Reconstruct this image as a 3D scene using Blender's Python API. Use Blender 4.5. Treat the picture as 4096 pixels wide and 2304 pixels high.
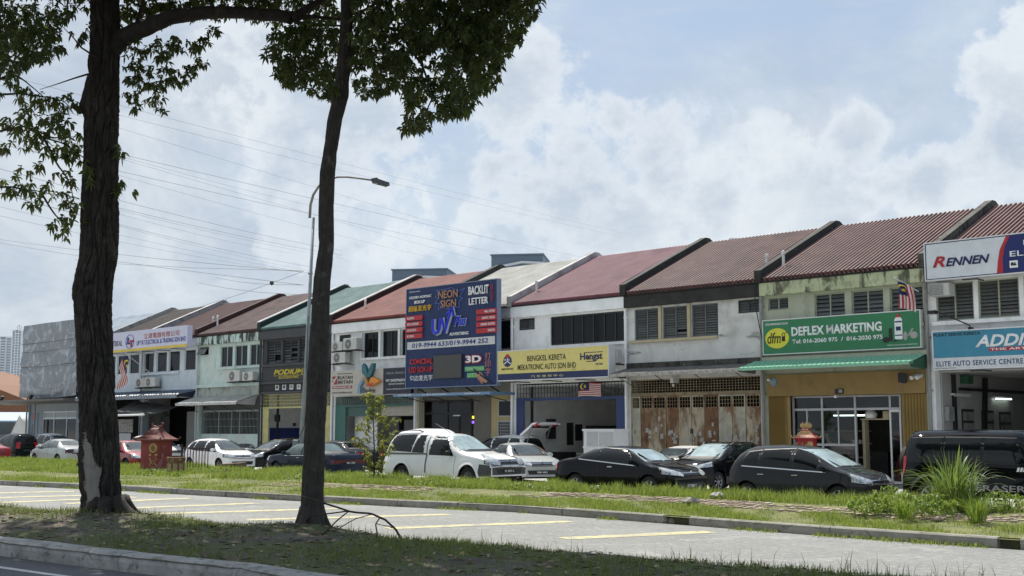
import bpy, bmesh, math, random
import numpy as np
from mathutils import Vector, Matrix, noise
from mathutils.bvhtree import BVHTree
from mathutils.geometry import tessellate_polygon
random.seed(7); np.random.seed(7)
R = math.radians
scn = bpy.context.scene
for o in list(bpy.data.objects): bpy.data.objects.remove(o)
# ------------------------------------------------------------------ camera
EYE = 1.9; FOC = 4850.0; HOR = 1720.0
PITCH = math.atan((HOR-1152)/FOC)
cam_d = bpy.data.cameras.new('camera'); cam = bpy.data.objects.new('camera', cam_d)
scn.collection.objects.link(cam); scn.camera = cam
cam_d.sensor_width = 36; cam_d.lens = 36*FOC/4096; cam_d.clip_start = .1; cam_d.clip_end = 6000
cam.location = (0, 0, EYE); cam.rotation_euler = (math.pi/2+PITCH, 0, 0)
# ------------------------------------------------------------------ sun + sky
SUN_EL = R(58); SUN_AZ = R(-24)            # azimuth measured from +Y towards +X
sdir = Vector((math.sin(SUN_AZ)*math.cos(SUN_EL), math.cos(SUN_AZ)*math.cos(SUN_EL), math.sin(SUN_EL)))
sd = bpy.data.lights.new('sun', 'SUN'); sd.energy = 3.4; sd.angle = R(.6); sd.color = (1, .95, .86)
so = bpy.data.objects.new('sun', sd); scn.collection.objects.link(so)
so.rotation_euler = sdir.to_track_quat('Z', 'Y').to_euler(); so.location = (0, 0, 60)
scn.view_settings.view_transform = 'Standard'; scn.view_settings.look = 'None'
scn.view_settings.gamma = 1; scn.view_settings.use_curve_mapping = False
scn.view_settings.exposure = 0.88
w = bpy.data.worlds.new('World'); scn.world = w; w.use_nodes = True
nt = w.node_tree; N = nt.nodes; Lk = nt.links
for n in list(N): N.remove(n)
out = N.new('ShaderNodeOutputWorld'); bg = N.new('ShaderNodeBackground'); bg.inputs['Strength'].default_value = .1
Lk.new(bg.outputs[0], out.inputs[0])
sky = N.new('ShaderNodeTexSky'); sky.sky_type = 'NISHITA'; sky.sun_disc = False
sky.sun_elevation = SUN_EL; sky.sun_rotation = SUN_AZ; sky.dust_density = 2.5; sky.air_density = 1.2; sky.altitude = 40
tc = N.new('ShaderNodeTexCoord')
def mth(op, a, b=None, clamp=False):
    n = N.new('ShaderNodeMath'); n.operation = op; n.use_clamp = clamp
    for i, v in enumerate((a, b)):
        if v is None: continue
        if isinstance(v, (int, float)): n.inputs[i].default_value = v
        else: Lk.new(v, n.inputs[i])
    return n.outputs[0]
def nz(scale, detail=8, rough=.55, stretch=(1, 1, 1), off=(0, 0, 0), dist=0):
    mp = N.new('ShaderNodeMapping'); mp.inputs['Scale'].default_value = stretch; mp.inputs['Location'].default_value = off
    Lk.new(tc.outputs['Generated'], mp.inputs[0])
    n = N.new('ShaderNodeTexNoise'); n.inputs['Scale'].default_value = scale; n.inputs['Detail'].default_value = detail
    n.inputs['Roughness'].default_value = rough; n.inputs['Distortion'].default_value = dist
    Lk.new(mp.outputs[0], n.inputs['Vector']); return n.outputs['Fac']
def sstep(v, a, b):
    n = N.new('ShaderNodeMapRange'); n.interpolation_type = 'SMOOTHSTEP'
    n.inputs['From Min'].default_value = a; n.inputs['From Max'].default_value = b
    Lk.new(v, n.inputs['Value']); return n.outputs[0]
def mixc(f, a, b):
    n = N.new('ShaderNodeMix'); n.data_type = 'RGBA'
    if isinstance(f, (int, float)): n.inputs['Factor'].default_value = f
    else: Lk.new(f, n.inputs['Factor'])
    for k, v in (('A', a), ('B', b)):
        i = [s for s in n.inputs if s.name == k and s.type == 'RGBA'][0]
        if isinstance(v, tuple): i.default_value = (*v, 1)
        else: Lk.new(v, i)
    return [s for s in n.outputs if s.type == 'RGBA'][0]
def pixdir(px, py):
    u = (px-2048)/FOC; v = (1152-py)/FOC; c, s = math.cos(PITCH), math.sin(PITCH)
    return Vector((u, c-v*s, s+v*c)).normalized()
# cumulus heads: pixel position in the photograph only names a direction of the sky; radius in radians
heads = [(2330, 590, .050), (2470, 490, .034), (2580, 600, .042), (2300, 800, .09), (2640, 740, .042), (2850, 780, .040), (2480, 900, .08),
         (3150, 830, .050), (3290, 900, .045), (3430, 530, .026), (4180, 420, .070), (4110, 620, .055), (1350, 480, .10), (2080, 330, .045), (3700, 740, .035)]
def vdist(d):
    n = N.new('ShaderNodeVectorMath'); n.operation = 'DISTANCE'; Lk.new(tc.outputs['Generated'], n.inputs[0]); n.inputs[1].default_value = d; return n.outputs['Value']
fld = None
warp = nz(11, 9, .6); warp2 = nz(34, 6, .62)
for (px, py, r) in heads:
    v = mth('SUBTRACT', 1.0, mth('DIVIDE', vdist(pixdir(px, py)), r))
    fld = v if fld is None else mth('MAXIMUM', fld, v)
fld2 = mth('ADD', mth('ADD', fld, mth('MULTIPLY', mth('SUBTRACT', warp, .5), 3.4)), mth('MULTIPLY', mth('SUBTRACT', warp2, .5), 1.3))
cum = mth('MULTIPLY', sstep(fld2, -.22, .38), .86)
big = nz(2.6, 10, .60, (1, 1, 1.5), (3.1, .4, 1.7), .25)
sep = N.new('ShaderNodeSeparateXYZ'); Lk.new(tc.outputs['Generated'], sep.inputs[0])
lean = mth('ADD', big, mth('MULTIPLY', sep.outputs['X'], -.46))                      # the deck is thicker towards the left, where the sun stands
gen = mth('MULTIPLY', sstep(lean, .36, .66), .95)
wisp = mth('MULTIPLY', sstep(nz(6.5, 9, .62, (1, 1, 4.0), (.3, 2.4, .8), .4), .48, .80), .6)
mask = mth('MAXIMUM', mth('MAXIMUM', cum, gen), wisp)
hz = sstep(sep.outputs['Z'], .30, .02)
K_ = .68
def c3(*v): return tuple(x*K_ for x in v)
blue = mixc(.78, sky.outputs[0], c3(3.05, 4.0, 5.35))
blue = mixc(mth('MULTIPLY', hz, .75), blue, c3(5.2, 6.1, 7.0))
tone = sstep(nz(5.5, 12, .66, (1, 1, 1.7), (.6, 1.1, .2), .45), .34, .70)
ccol = mixc(tone, c3(4.1, 4.75, 5.6), c3(6.2, 6.65, 7.0))
rim = mth('MULTIPLY', sstep(fld2, .95, .25), sstep(fld2, -.15, .25))
ccol = mixc(mth('MULTIPLY', rim, .5), ccol, c3(7.6, 7.9, 8.1))
fin = mixc(mask, blue, ccol)
Lk.new(fin, bg.inputs['Color'])
# ------------------------------------------------------------------ frames of reference
THETA = R(46.261242513019); ORG = Vector((14.090022, 41.040306, 0))
EX = Vector((math.sin(THETA), -math.cos(THETA), 0)); EY = Vector((math.cos(THETA), math.sin(THETA), 0))
RZ = math.atan2(EX.y, EX.x)
def FP(xl, yl, z=0): return ORG + EX*xl + EY*yl + Vector((0, 0, z))      # a point of the shop row
def ray(px, py):
    u = (px-2048)/FOC; v = (1152-py)/FOC; c, s = math.cos(PITCH), math.sin(PITCH)
    return Vector((u, c-v*s, s+v*c))
def at(px, py, Y): r = ray(px, py); return Vector((0, 0, EYE)) + r*(Y/r.y)
def gnd(px, py, z=0): r = ray(px, py); return Vector((0, 0, EYE)) + r*((z-EYE)/r.z)
def V2(x, y, Y): return at(x*1.59006, y*1.59006, Y)
# ------------------------------------------------------------------ helpers
COL = scn.collection
def link(o, parent=None):
    COL.objects.link(o)
    if parent is not None: o.parent = parent
    return o
def tag(o, label=None, cat=None, group=None, kind=None):
    if label: o['label'] = label
    if cat: o['category'] = cat
    if group: o['group'] = group
    if kind: o['kind'] = kind
    return o
def empty(name, loc=(0, 0, 0), rz=0, label=None, cat=None, group=None, parent=None):
    o = bpy.data.objects.new(name, None); o.location = loc; o.rotation_euler = (0, 0, rz); o.empty_display_size = .3
    link(o, parent); return tag(o, label, cat, group)
def inst(mesh, name, parent, loc=(0, 0, 0), rot=(0, 0, 0), sc=(1, 1, 1)):
    o = bpy.data.objects.new(name, mesh); o.location = loc; o.rotation_euler = rot; o.scale = sc
    return link(o, parent)
class MB:
    def __init__(s): s.v = []; s.f = []; s.m = []; s.cur = 0
    def add(s, vs, fs):
        b = len(s.v); s.v += [tuple(p) for p in vs]
        for f in fs: s.f.append(tuple(b+i for i in f)); s.m.append(s.cur)
        return s
    def box(s, x0, x1, y0, y1, z0, z1):
        s.add([(x0, y0, z0), (x1, y0, z0), (x1, y1, z0), (x0, y1, z0), (x0, y0, z1), (x1, y0, z1), (x1, y1, z1), (x0, y1, z1)],
              [(0, 3, 2, 1), (4, 5, 6, 7), (0, 1, 5, 4), (1, 2, 6, 5), (2, 3, 7, 6), (3, 0, 4, 7)]); return s
    def quad(s, *p): return s.add(p, [tuple(range(len(p)))])
    def prism(s, poly, axis, lo, hi):
        n = len(poly)
        def P(a, b, c): return {'x': (c, a, b), 'y': (a, c, b), 'z': (a, b, c)}[axis]
        vs = [P(a, b, lo) for a, b in poly]+[P(a, b, hi) for a, b in poly]
        fs = [(i, (i+1) % n, n+(i+1) % n, n+i) for i in range(n)]
        tris = tessellate_polygon([[Vector((a, b, 0)) for a, b in poly]])
        fs += [tuple(t) for t in tris]+[tuple(n+i for i in reversed(t)) for t in tris]
        return s.add(vs, fs)
    def tube(s, path, r, n=8, cap=True):
        path = [Vector(p) for p in path]; rs = r if isinstance(r, (list, tuple)) else [r]*len(path)
        vs = []; fs = []
        up = Vector((0, 0, 1)); t0 = (path[1]-path[0]).normalized()
        a = t0.cross(up) if abs(t0.dot(up)) < .95 else t0.cross(Vector((1, 0, 0)))
        a.normalize()
        for i, p in enumerate(path):
            t = (path[min(i+1, len(path)-1)]-path[max(i-1, 0)]).normalized()
            a = (a-t*a.dot(t)).normalized(); b = t.cross(a)
            for k in range(n):
                an = 2*math.pi*k/n; vs.append(p+(a*math.cos(an)+b*math.sin(an))*rs[i])
        for i in range(len(path)-1):
            for k in range(n): fs.append((i*n+k, i*n+(k+1) % n, (i+1)*n+(k+1) % n, (i+1)*n+k))
        if cap: fs += [tuple(reversed(range(n))), tuple(range((len(path)-1)*n, len(path)*n))]
        return s.add(vs, fs)
    def lathe(s, prof, n=20, c=(0, 0, 0), axis='z'):
        vs = []; fs = []
        for (r, h) in prof:
            for k in range(n):
                a = 2*math.pi*k/n; x, y = r*math.cos(a), r*math.sin(a)
                p = (x, y, h) if axis == 'z' else ((x, h, y) if axis == 'y' else (h, x, y))
                vs.append((p[0]+c[0], p[1]+c[1], p[2]+c[2]))
        for i in range(len(prof)-1):
            for k in range(n): fs.append((i*n+k, i*n+(k+1) % n, (i+1)*n+(k+1) % n, (i+1)*n+k))
        return s.add(vs, fs)
    def mesh(s, name, mats, smooth=False):
        me = bpy.data.meshes.new(name); me.from_pydata(s.v, [], s.f)
        for m in (mats if isinstance(mats, (list, tuple)) else [mats]): me.materials.append(m)
        if isinstance(mats, (list, tuple)) and len(mats) > 1: me.polygons.foreach_set('material_index', s.m)
        if smooth: me.polygons.foreach_set('use_smooth', [True]*len(me.polygons))
        me.update(); return me
    def build(s, name, mats, parent=None, smooth=False, loc=(0, 0, 0)):
        return inst(s.mesh(name, mats, smooth), name, parent, loc)
def fix_normals(o):
    bm = bmesh.new(); bm.from_mesh(o.data); bmesh.ops.recalc_face_normals(bm, faces=bm.faces); bm.to_mesh(o.data); bm.free(); return o
def bevel(o, w=.01, seg=2):
    m = o.modifiers.new('bevel', 'BEVEL'); m.width = w; m.segments = seg; m.limit_method = 'ANGLE'; return o
def np_mesh(name, V, F, mat, parent=None, smooth=False, mi=None):
    V = np.asarray(V, np.float32); F = np.asarray(F, np.int32); me = bpy.data.meshes.new(name)
    k = F.shape[1]; me.vertices.add(len(V)); me.vertices.foreach_set('co', V.ravel())
    me.loops.add(F.size); me.loops.foreach_set('vertex_index', F.ravel())
    me.polygons.add(len(F)); me.polygons.foreach_set('loop_start', np.arange(len(F), dtype=np.int32)*k)
    for m in (mat if isinstance(mat, (list, tuple)) else [mat]): me.materials.append(m)
    if mi is not None: me.polygons.foreach_set('material_index', np.asarray(mi, np.int32))
    if smooth: me.polygons.foreach_set('use_smooth', np.ones(len(F), bool))
    me.update(calc_edges=True); me.validate()
    return inst(me, name, parent)
# ------------------------------------------------------------------ materials
def newmat(name):
    m = bpy.data.materials.new(name); m.use_nodes = True
    return m, m.node_tree, m.node_tree.nodes['Principled BSDF']
def _noise(t, scale, detail=6, rough=.6, stretch=(1, 1, 1), coord='Object', off=(0, 0, 0), dist=0):
    c = t.nodes.new('ShaderNodeTexCoord'); mp = t.nodes.new('ShaderNodeMapping'); mp.inputs['Scale'].default_value = stretch
    mp.inputs['Location'].default_value = off
    if coord == 'World':
        g = t.nodes.new('ShaderNodeNewGeometry'); t.links.new(g.outputs['Position'], mp.inputs[0])
    else: t.links.new(c.outputs[coord], mp.inputs[0])
    n = t.nodes.new('ShaderNodeTexNoise'); n.inputs['Scale'].default_value = scale; n.inputs['Detail'].default_value = detail
    n.inputs['Roughness'].default_value = rough; n.inputs['Distortion'].default_value = dist
    t.links.new(mp.outputs[0], n.inputs['Vector']); return n.outputs['Fac']
def _step(t, v, a, b, lo=0, hi=1):
    n = t.nodes.new('ShaderNodeMapRange'); n.interpolation_type = 'SMOOTHSTEP'
    for k, x in (('From Min', a), ('From Max', b), ('To Min', lo), ('To Max', hi)): n.inputs[k].default_value = x
    t.links.new(v, n.inputs['Value']); return n.outputs[0]
def _mix(t, f, a, b, mode='MIX'):
    n = t.nodes.new('ShaderNodeMix'); n.data_type = 'RGBA'; n.blend_type = mode
    if isinstance(f, (int, float)): n.inputs[0].default_value = f
    else: t.links.new(f, n.inputs[0])
    for k, v in ((6, a), (7, b)):
        if isinstance(v, tuple): n.inputs[k].default_value = (*v[:3], 1)
        else: t.links.new(v, n.inputs[k])
    return n.outputs[2]
def M(name, col, rough=.6, metal=0, var=.12, vs=3, bump=0, bs=40, coat=0, spec=.5, emit=None, estr=1, stains=(), coord='Object'):
    """stains: (colour, scale, lo, hi, stretch[, strength])"""
    m, t, b = newmat(name)
    b.inputs['Roughness'].default_value = rough; b.inputs['Metallic'].default_value = metal
    b.inputs['Specular IOR Level'].default_value = spec
    if coat: b.inputs['Coat Weight'].default_value = coat; b.inputs['Coat Roughness'].default_value = .04
    c = tuple(col)
    if var:
        f = _noise(t, vs, 5, .6, coord=coord)
        c = _mix(t, _step(t, f, .3, .7), tuple(x*(1-var) for x in col), tuple(min(1, x*(1+var)) for x in col))
    for i, s in enumerate(stains):
        f = _noise(t, s[1], 7, .62, s[4] if len(s) > 4 else (1, 1, 1), coord, (i*3.7, 1.3*i, .9*i), .4)
        c = _mix(t, _step(t, f, s[2], s[3], 0, s[5] if len(s) > 5 else 1), c, tuple(s[0]))
    if isinstance(c, tuple): b.inputs['Base Color'].default_value = (*c, 1)
    else: t.links.new(c, b.inputs['Base Color'])
    if bump:
        bn = t.nodes.new('ShaderNodeBump'); bn.inputs['Strength'].default_value = bump; bn.inputs['Distance'].default_value = .02
        t.links.new(_noise(t, bs, 5, .6, coord=coord), bn.inputs['Height']); t.links.new(bn.outputs[0], b.inputs['Normal'])
    if emit: b.inputs['Emission Color'].default_value = (*emit, 1); b.inputs['Emission Strength'].default_value = estr
    return m
def leafmat(name, c1, c2, trans=.35, rough=.45, tcol=None, vs=1.2):
    m, t, b = newmat(name)
    f = _noise(t, vs, 3, .6, coord='World'); g = t.nodes.new('ShaderNodeNewGeometry')
    rnd = _step(t, g.outputs['Random Per Island'], 0, 1)
    mx = t.nodes.new('ShaderNodeMath'); mx.operation = 'MULTIPLY_ADD'; t.links.new(rnd, mx.inputs[0]); mx.inputs[1].default_value = .7
    t.links.new(_step(t, f, .3, .7, 0, .3), mx.inputs[2])
    c = _mix(t, mx.outputs[0], c1, c2); t.links.new(c, b.inputs['Base Color']); b.inputs['Roughness'].default_value = rough
    tr = t.nodes.new('ShaderNodeBsdfTranslucent'); t.links.new(_mix(t, .5, c, tcol or c2), tr.inputs[0])
    ms = t.nodes.new('ShaderNodeMixShader'); ms.inputs[0].default_value = trans
    o = t.nodes['Material Output']; t.links.new(b.outputs[0], ms.inputs[1]); t.links.new(tr.outputs[0], ms.inputs[2]); t.links.new(ms.outputs[0], o.inputs[0])
    return m
def flat(name, col, rough=.5, **k): return M(name, col, rough, var=k.pop('var', .05), **k)
_fm = {}
def ink(col, rough=.45):
    k = tuple(round(c, 3) for c in col)+(rough,)
    if k not in _fm: _fm[k] = flat('ink', col, rough, var=.06)
    return _fm[k]
WHITE = (.72, .73, .73)
m_black = flat('black_metal', (.012, .012, .013), .5); m_steel = flat('grey_steel', (.25, .26, .27), .45, metal=.6)
m_glass = M('dark_window_glass', (.008, .010, .011), .06, var=0, spec=.25)
m_void = M('unlit_black', (.010, .010, .010), .9, var=0, spec=.1)  # near-black colour paints in the gloom of unlit rooms
m_alu = flat('aluminium_frame', (.45, .46, .46), .4); m_wpaint = M('white_paint', (.68, .69, .69), .6, var=.05, vs=2)
m_mirrorwhite = flat('white_plastic', (.7, .7, .68), .35)
# ------------------------------------------------------------------ lettering
TEXTS = []
def text(parent, s, x0, x1, z0, z1, mat, y=-.02, bold=0, shear=0, ext=.006, name='lettering', spacing=1):
    cu = bpy.data.curves.new(name, 'FONT'); cu.body = s; cu.offset = bold; cu.shear = shear; cu.extrude = 0; cu.space_character = spacing
    cu.resolution_u = 3
    o = bpy.data.objects.new(name, cu); COL.objects.link(o); o.hide_render = False
    TEXTS.append((o, parent, x0, x1, z0, z1, mat, y, ext, name)); return o
def finish_texts():
    bpy.context.view_layer.update(); dg = bpy.context.evaluated_depsgraph_get()
    res = []
    for t in TEXTS: res.append(bpy.data.meshes.new_from_object(t[0].evaluated_get(dg)))
    for me, (o, parent, x0, x1, z0, z1, mat, y, ext, name) in zip(res, TEXTS):
        cu = o.data; bpy.data.objects.remove(o); bpy.data.curves.remove(cu)
        if len(me.vertices) == 0: continue
        co = np.empty(len(me.vertices)*3, np.float32); me.vertices.foreach_get('co', co); co = co.reshape(-1, 3)
        lo = co.min(0); hi = co.max(0); s = np.maximum(hi-lo, 1e-5)
        nc = np.empty_like(co); nc[:, 0] = x0+(co[:, 0]-lo[0])/s[0]*(x1-x0); nc[:, 2] = z0+(co[:, 1]-lo[1])/s[1]*(z1-z0); nc[:, 1] = y
        bm = bmesh.new(); bm.from_mesh(me); bm.verts.ensure_lookup_table()
        for i, v in enumerate(bm.verts): v.co = nc[i]
        r = bmesh.ops.extrude_face_region(bm, geom=bm.faces[:]); 
        for g in r['geom']:
            if isinstance(g, bmesh.types.BMVert): g.co.y -= ext
        bmesh.ops.recalc_face_normals(bm, faces=bm.faces); bm.to_mesh(me); bm.free()
        me.name = name; me.materials.clear(); me.materials.append(mat); me.update()
        inst(me, name, parent)
def disc(mb, cx, cz, rx, rz, y0, y1, n=28, a0=0, a1=360):
    pts = [(cx+rx*math.cos(R(a0+(a1-a0)*k/n)), cz+rz*math.sin(R(a0+(a1-a0)*k/n))) for k in range(n if a1-a0 == 360 else n+1)]
    mb.prism(pts, 'y', y0, y1)
# ================================================================== GROUND
m_asph = M('pale_asphalt', (.235, .236, .228), .9, var=.10, vs=.5, bump=.5, bs=60, coord='World',
           stains=(((.16, .16, .155), 7, .50, .66, (1, 1, 1), .75), ((.42, .42, .40), 9, .55, .68, (1, 1, 1), .8), ((.12, .12, .115), 28, .55, .68, (1, 1, 1), .6), ((.17, .17, .16), .45, .5, .7, (1, 1, 1), .55), ((.10, .10, .095), 1.4, .60, .74, (1, 1, 1), .55), ((.36, .355, .33), .9, .56, .7, (1, 1, 1), .5)))  # light grey asphalt with darker and paler patches
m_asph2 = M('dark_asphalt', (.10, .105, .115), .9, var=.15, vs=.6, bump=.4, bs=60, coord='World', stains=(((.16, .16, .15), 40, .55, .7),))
m_lot = M('parking_asphalt', (.40, .395, .375), .9, var=.15, vs=.4, bump=.4, bs=50, coord='World')
m_dirt = M('brown_dirt', (.088, .074, .058), .95, var=.35, vs=1.2, bump=.9, bs=18, coord='World',
           stains=(((.075, .095, .03), 1.3, .42, .58, (1, 1, 1), .85), ((.17, .14, .11), 9, .56, .72, (1, 1, 1), .6), ((.03, .025, .02), 6, .6, .75, (1, 1, 1), .7)))
m_soil = M('verge_soil', (.13, .14, .045), .95, var=.3, vs=1, bump=.6, bs=20, coord='World', stains=(((.24, .19, .13), 1.7, .56, .7, (1, 1, 1), .8),))
m_kerb = M('old_concrete', (.30, .285, .25), .9, var=.2, vs=2, bump=.5, bs=30, coord='World',
           stains=(((.13, .12, .10), 4, .5, .7, (1, 1, 1.5), .8), ((.16, .17, .11), 1.4, .52, .7, (1, 1, 1), .6)))
m_kerb2 = M('grey_concrete', (.34, .335, .32), .9, var=.2, vs=2, bump=.6, bs=25, coord='World',
            stains=(((.11, .105, .095), 5, .5, .7, (1, 1, 1.5), .8), ((.15, .17, .10), 2, .56, .7, (1, 1, 1), .6)))  # grey stained concrete of the median kerb
m_yel = M('worn_yellow_paint', (.54, .48, .24), .8, var=.1, coord='World', stains=(((.27, .27, .255), 5, .46, .64, (1, 1, 1), .9), ((.25, .25, .24), 1.1, .48, .66, (1, 1, 1), .75)))
m_wline = M('white_road_paint', (.6, .6, .6), .8, var=.1, coord='World', stains=(((.25, .25, .25), 20, .52, .7),))
m_pav = M('pink_brick', (.44, .34, .28), .9, var=.25, vs=4, bump=.3, bs=30, coord='World', stains=(((.45, .38, .3), 2.3, .5, .66),))
g = MB(); g.quad((-2500, -600, -.08), (2500, -600, -.08), (2500, 4000, -.08), (-2500, 4000, -.08))
tag(g.build('ground', m_lot), kind='structure')
KP = [(-75, 84), (-40, 59), (-17.73, 42.49), (-11.95, 38.35), (-10.13, 36.71), (-6.39, 33.58), (-2.85, 30.65), (0, 28.7), (3.11, 25.2), (5.71, 22.15), (8.0, 19.81), (13, 14.7), (30, -2.5)]
VP = [(-75, 108), (-42, 80), (-25.2, 64.5), (-16, 55.5), (-9.2, 48.6), (-2.9, 39.2), (6.2, 29.2), (9.5, 26.3), (20, 16), (40, -4)]
MP = [(-75, 62), (-30, 38), (-14, 28.9), (-7.98, 25), (-3.32, 21.99), (1.23, 18.06), (3.71, 16.2), (5.33, 14.94), (12, 9.2), (30, -7)]
NP = [(-75, 75.6-8), (-30, 37.5-3), (-14, 24), (-7.79, 18.77), (-5.31, 16.72), (-3.38, 15.29), (-2.74, 14.51), (8, 5.4), (30, -13)]
def qs(pl): return np.array([p[0]*EX.x+p[1]*EX.y for p in pl]), np.array(pl, float)
def along(pl):
    q, P = qs(pl)
    return lambda x: np.stack([np.interp(x, q, P[:, 0]), np.interp(x, q, P[:, 1])], -1)
Kf, Vf, Mf, Nf = along(KP), along(VP), along(MP), along(NP)
Bf = lambda x: np.stack([ORG.x+EX.x*(x-(ORG.x*EX.x+ORG.y*EX.y))+EY.x*3, ORG.y+EX.y*(x-(ORG.x*EX.x+ORG.y*EX.y))+EY.y*3], -1)
def n2(x, y, s): return noise.noise(Vector((x*s, y*s, 3.3)))
def strip(name, fa, fb, zf, mat, q0, q1, dq, no, smooth=True):
    Q = np.arange(q0, q1+.001, dq); A = fa(Q); B = fb(Q); V = []; 
    for i in range(len(Q)):
        for j in range(no+1):
            o = j/no; p = A[i]*(1-o)+B[i]*o; d = math.hypot(*(p-A[i])); wd = math.hypot(*(B[i]-A[i]))
            V.append((p[0], p[1], zf(o, Q[i], p[0], p[1], d, wd)))
    F = [(i*(no+1)+j, (i+1)*(no+1)+j, (i+1)*(no+1)+j+1, i*(no+1)+j+1) for i in range(len(Q)-1) for j in range(no)]
    return np_mesh(name, V, F, mat, smooth=smooth)
def ss(a, b, x): t = min(1, max(0, (x-a)/(b-a))); return t*t*(3-2*t)
def verge_z(o, q, x, y, d, wd):
    base = .15+.13*ss(1.5, 4, d)*(1-.35*ss(.8, 1, o))
    base += .10*ss(-16, -9, q)*ss(3.2, 5, d)
    if o >= .999: base = -.02
    return base + .03*n2(x, y, 1.1)*ss(.2, 1, d)
def median_z(o, q, x, y, d, wd):
    z = .20+.12*math.sin(math.pi*min(1, o*1.15))*ss(0, .2, o)-.20*ss(.72, 1, o)
    for tx, ty, r in ((-7.41, 22.42, 1.5), (-3.26, 20.08, .9), (-12.2, 25.2, 2.0)): z += .14*math.exp(-((x-tx)**2+(y-ty)**2)/r**2)
    return z+.035*n2(x, y, 1.6)*ss(0, .1, o)+.015*n2(x, y, 5)
tag(strip('road', Mf, Kf, lambda *a: 0, m_asph, -95, 30, 1.5, 6), kind='structure')
tag(strip('parking_lot', Vf, Bf, lambda *a: 0, m_lot, -110, 30, 3, 6), kind='structure')
tag(strip('grass_verge', Kf, Vf, verge_z, m_soil, -95, 28, .45, 26), kind='structure')
tag(strip('median_strip', Nf, Mf, median_z, m_dirt, -70, 24, .3, 30), kind='structure')
def nearf(x):
    return Nf(x)-np.array([EY.x, EY.y])*30
tag(strip('near_road', nearf, Nf, lambda *a: 0, m_asph2, -80, 30, 2, 6), kind='structure')
# painted marks
yl = [((-11.6, 31.9), (-9.05, 34.42)), ((-9.9, 29.7), (-6.67, 32.1)), ((-8.13, 28.03), (-4.24, 29.92)), ((-5.65, 26.18), (-1.42, 27.83)), ((-2.42, 23.93), (1.25, 25.73)),
      ((.9, 21.7), (3.73, 23.14)), ((-15.8, 34.0), (-12.39, 35.9)), ((-17.4, 36.4), (-13.62, 38.2)), ((-21, 39), (-17, 41)), ((-13.6, 32.2), (-10.7, 35.0))]
for k, (a, b) in enumerate(yl):
    a, b = Vector(a), Vector(b); d = (b-a).normalized(); n = Vector((-d.y, d.x))*.24
    mb = MB(); mb.quad((*(a-n), .005), (*(b-n), .005), (*(b+n), .005), (*(a+n), .005))
    tag(mb.build('road_marking', m_yel), kind='structure')
mb = MB(); Q = np.arange(-60, 10, 1.0); A = Nf(Q); e = np.array([EY.x, EY.y])
for i in range(len(Q)-1):
    a0, a1 = A[i]-e*.85, A[i+1]-e*.85; b0, b1 = A[i]-e*.72, A[i+1]-e*.72
    mb.quad((*a0, .005), (*a1, .005), (*b1, .005), (*b0, .005))
tag(mb.build('edge_line', m_wline), kind='structure')
# kerbs: one object for each cast segment
def kerb(fa, breaks, mat, wid, h, root, side, gap=.012, ch=.03):
    for a, b in zip(breaks[:-1], breaks[1:]):
        n = max(2, int((b-a)/.7)+1); Q = np.linspace(a+gap, b-gap, n); P = fa(Q); mb = MB(); vs = []
        dz = random.uniform(-.012, .012); jo = random.uniform(-.012, .012)
        for i in range(n):
            t = P[min(i+1, n-1)]-P[max(i-1, 0)]; t = t/np.hypot(*t); nn = np.array([-t[1], t[0]])*side
            for (o, z) in ((0+.02, -.05), (.0, h*.55), (.012, h-ch), (ch+.012, h), (wid, h), (wid, -.05)):
                p = P[i]+nn*(o+jo); vs.append((p[0], p[1], z+(dz if z > 0 else 0)+.006*n2(p[0], p[1], 3)))
        fs = [(i*6+k, i*6+k+1, (i+1)*6+k+1, (i+1)*6+k) for i in range(n-1) for k in range(5)]+[tuple(range(6)), tuple(range((n-1)*6+5, (n-1)*6-1, -1))]
        mb.add(vs, fs); fix_normals(mb.build('kerb_stone', mat, root))
kr = tag(empty('kerb'), kind='structure')
mb = MB(); Q = np.arange(-62, 18, 1.0); A = Kf(Q)+np.array([EY.x, EY.y])*.12
for i in range(len(Q)-1): mb.quad((*A[i], -.05), (*A[i+1], -.05), (*A[i+1], .17), (*A[i], .17))
mb.build('soil_face', m_dirt, kr)
def qpix(px, py): p = gnd(px, py); return p.x*EX.x+p.y*EX.y
bx = [-62]+[-62+i*2.6 for i in range(1, 10)]+[qpix(*p) for p in [(240, 1955), (480, 1965), (700, 1977), (900, 1988), (1113, 2000), (1290, 2010), (1590, 2027), (1830, 2038), (2263, 2062)]]+[qpix(2650, 2094)]
bx = sorted(b for b in bx)
kerb(Kf, bx, m_kerb, .16, .17, kr, 1)
kerb(Kf, [qpix(2750, 2102), qpix(3320, 2146), qpix(4000, 2192)], m_kerb, .16, .18, kr, 1)
kerb(Kf, [qpix(4000, 2192)+.35, 12, 16], m_kerb, .16, .18, kr, 1)
kr2 = tag(empty('median_kerb'), kind='structure')
kerb(Nf, [-60, -55, -50, -46, -42, -38, -34, -31, -28, -25, qpix(300, 2190), qpix(780, 2250)+.2, -8.6, -5, -1, 4], m_kerb2, .34, .23, kr2, 1, ch=.05)
# broken kerb pieces lying in the gap
for i in range(5):
    p = Kf(qpix(2668+18*i, 2090)); mb = MB()
    mb.lathe([(0, -.04), (.07, -.03), (.09, .02), (.05, .08), (0, .09)], 6)
    o = mb.build('kerb_rubble', m_kerb, kr); o.location = (p[0]+random.uniform(.02, .14), p[1]+random.uniform(.02, .14), .02+.05*(i % 2)); o.rotation_euler = (random.random(), random.random(), random.random()*6)
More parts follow.
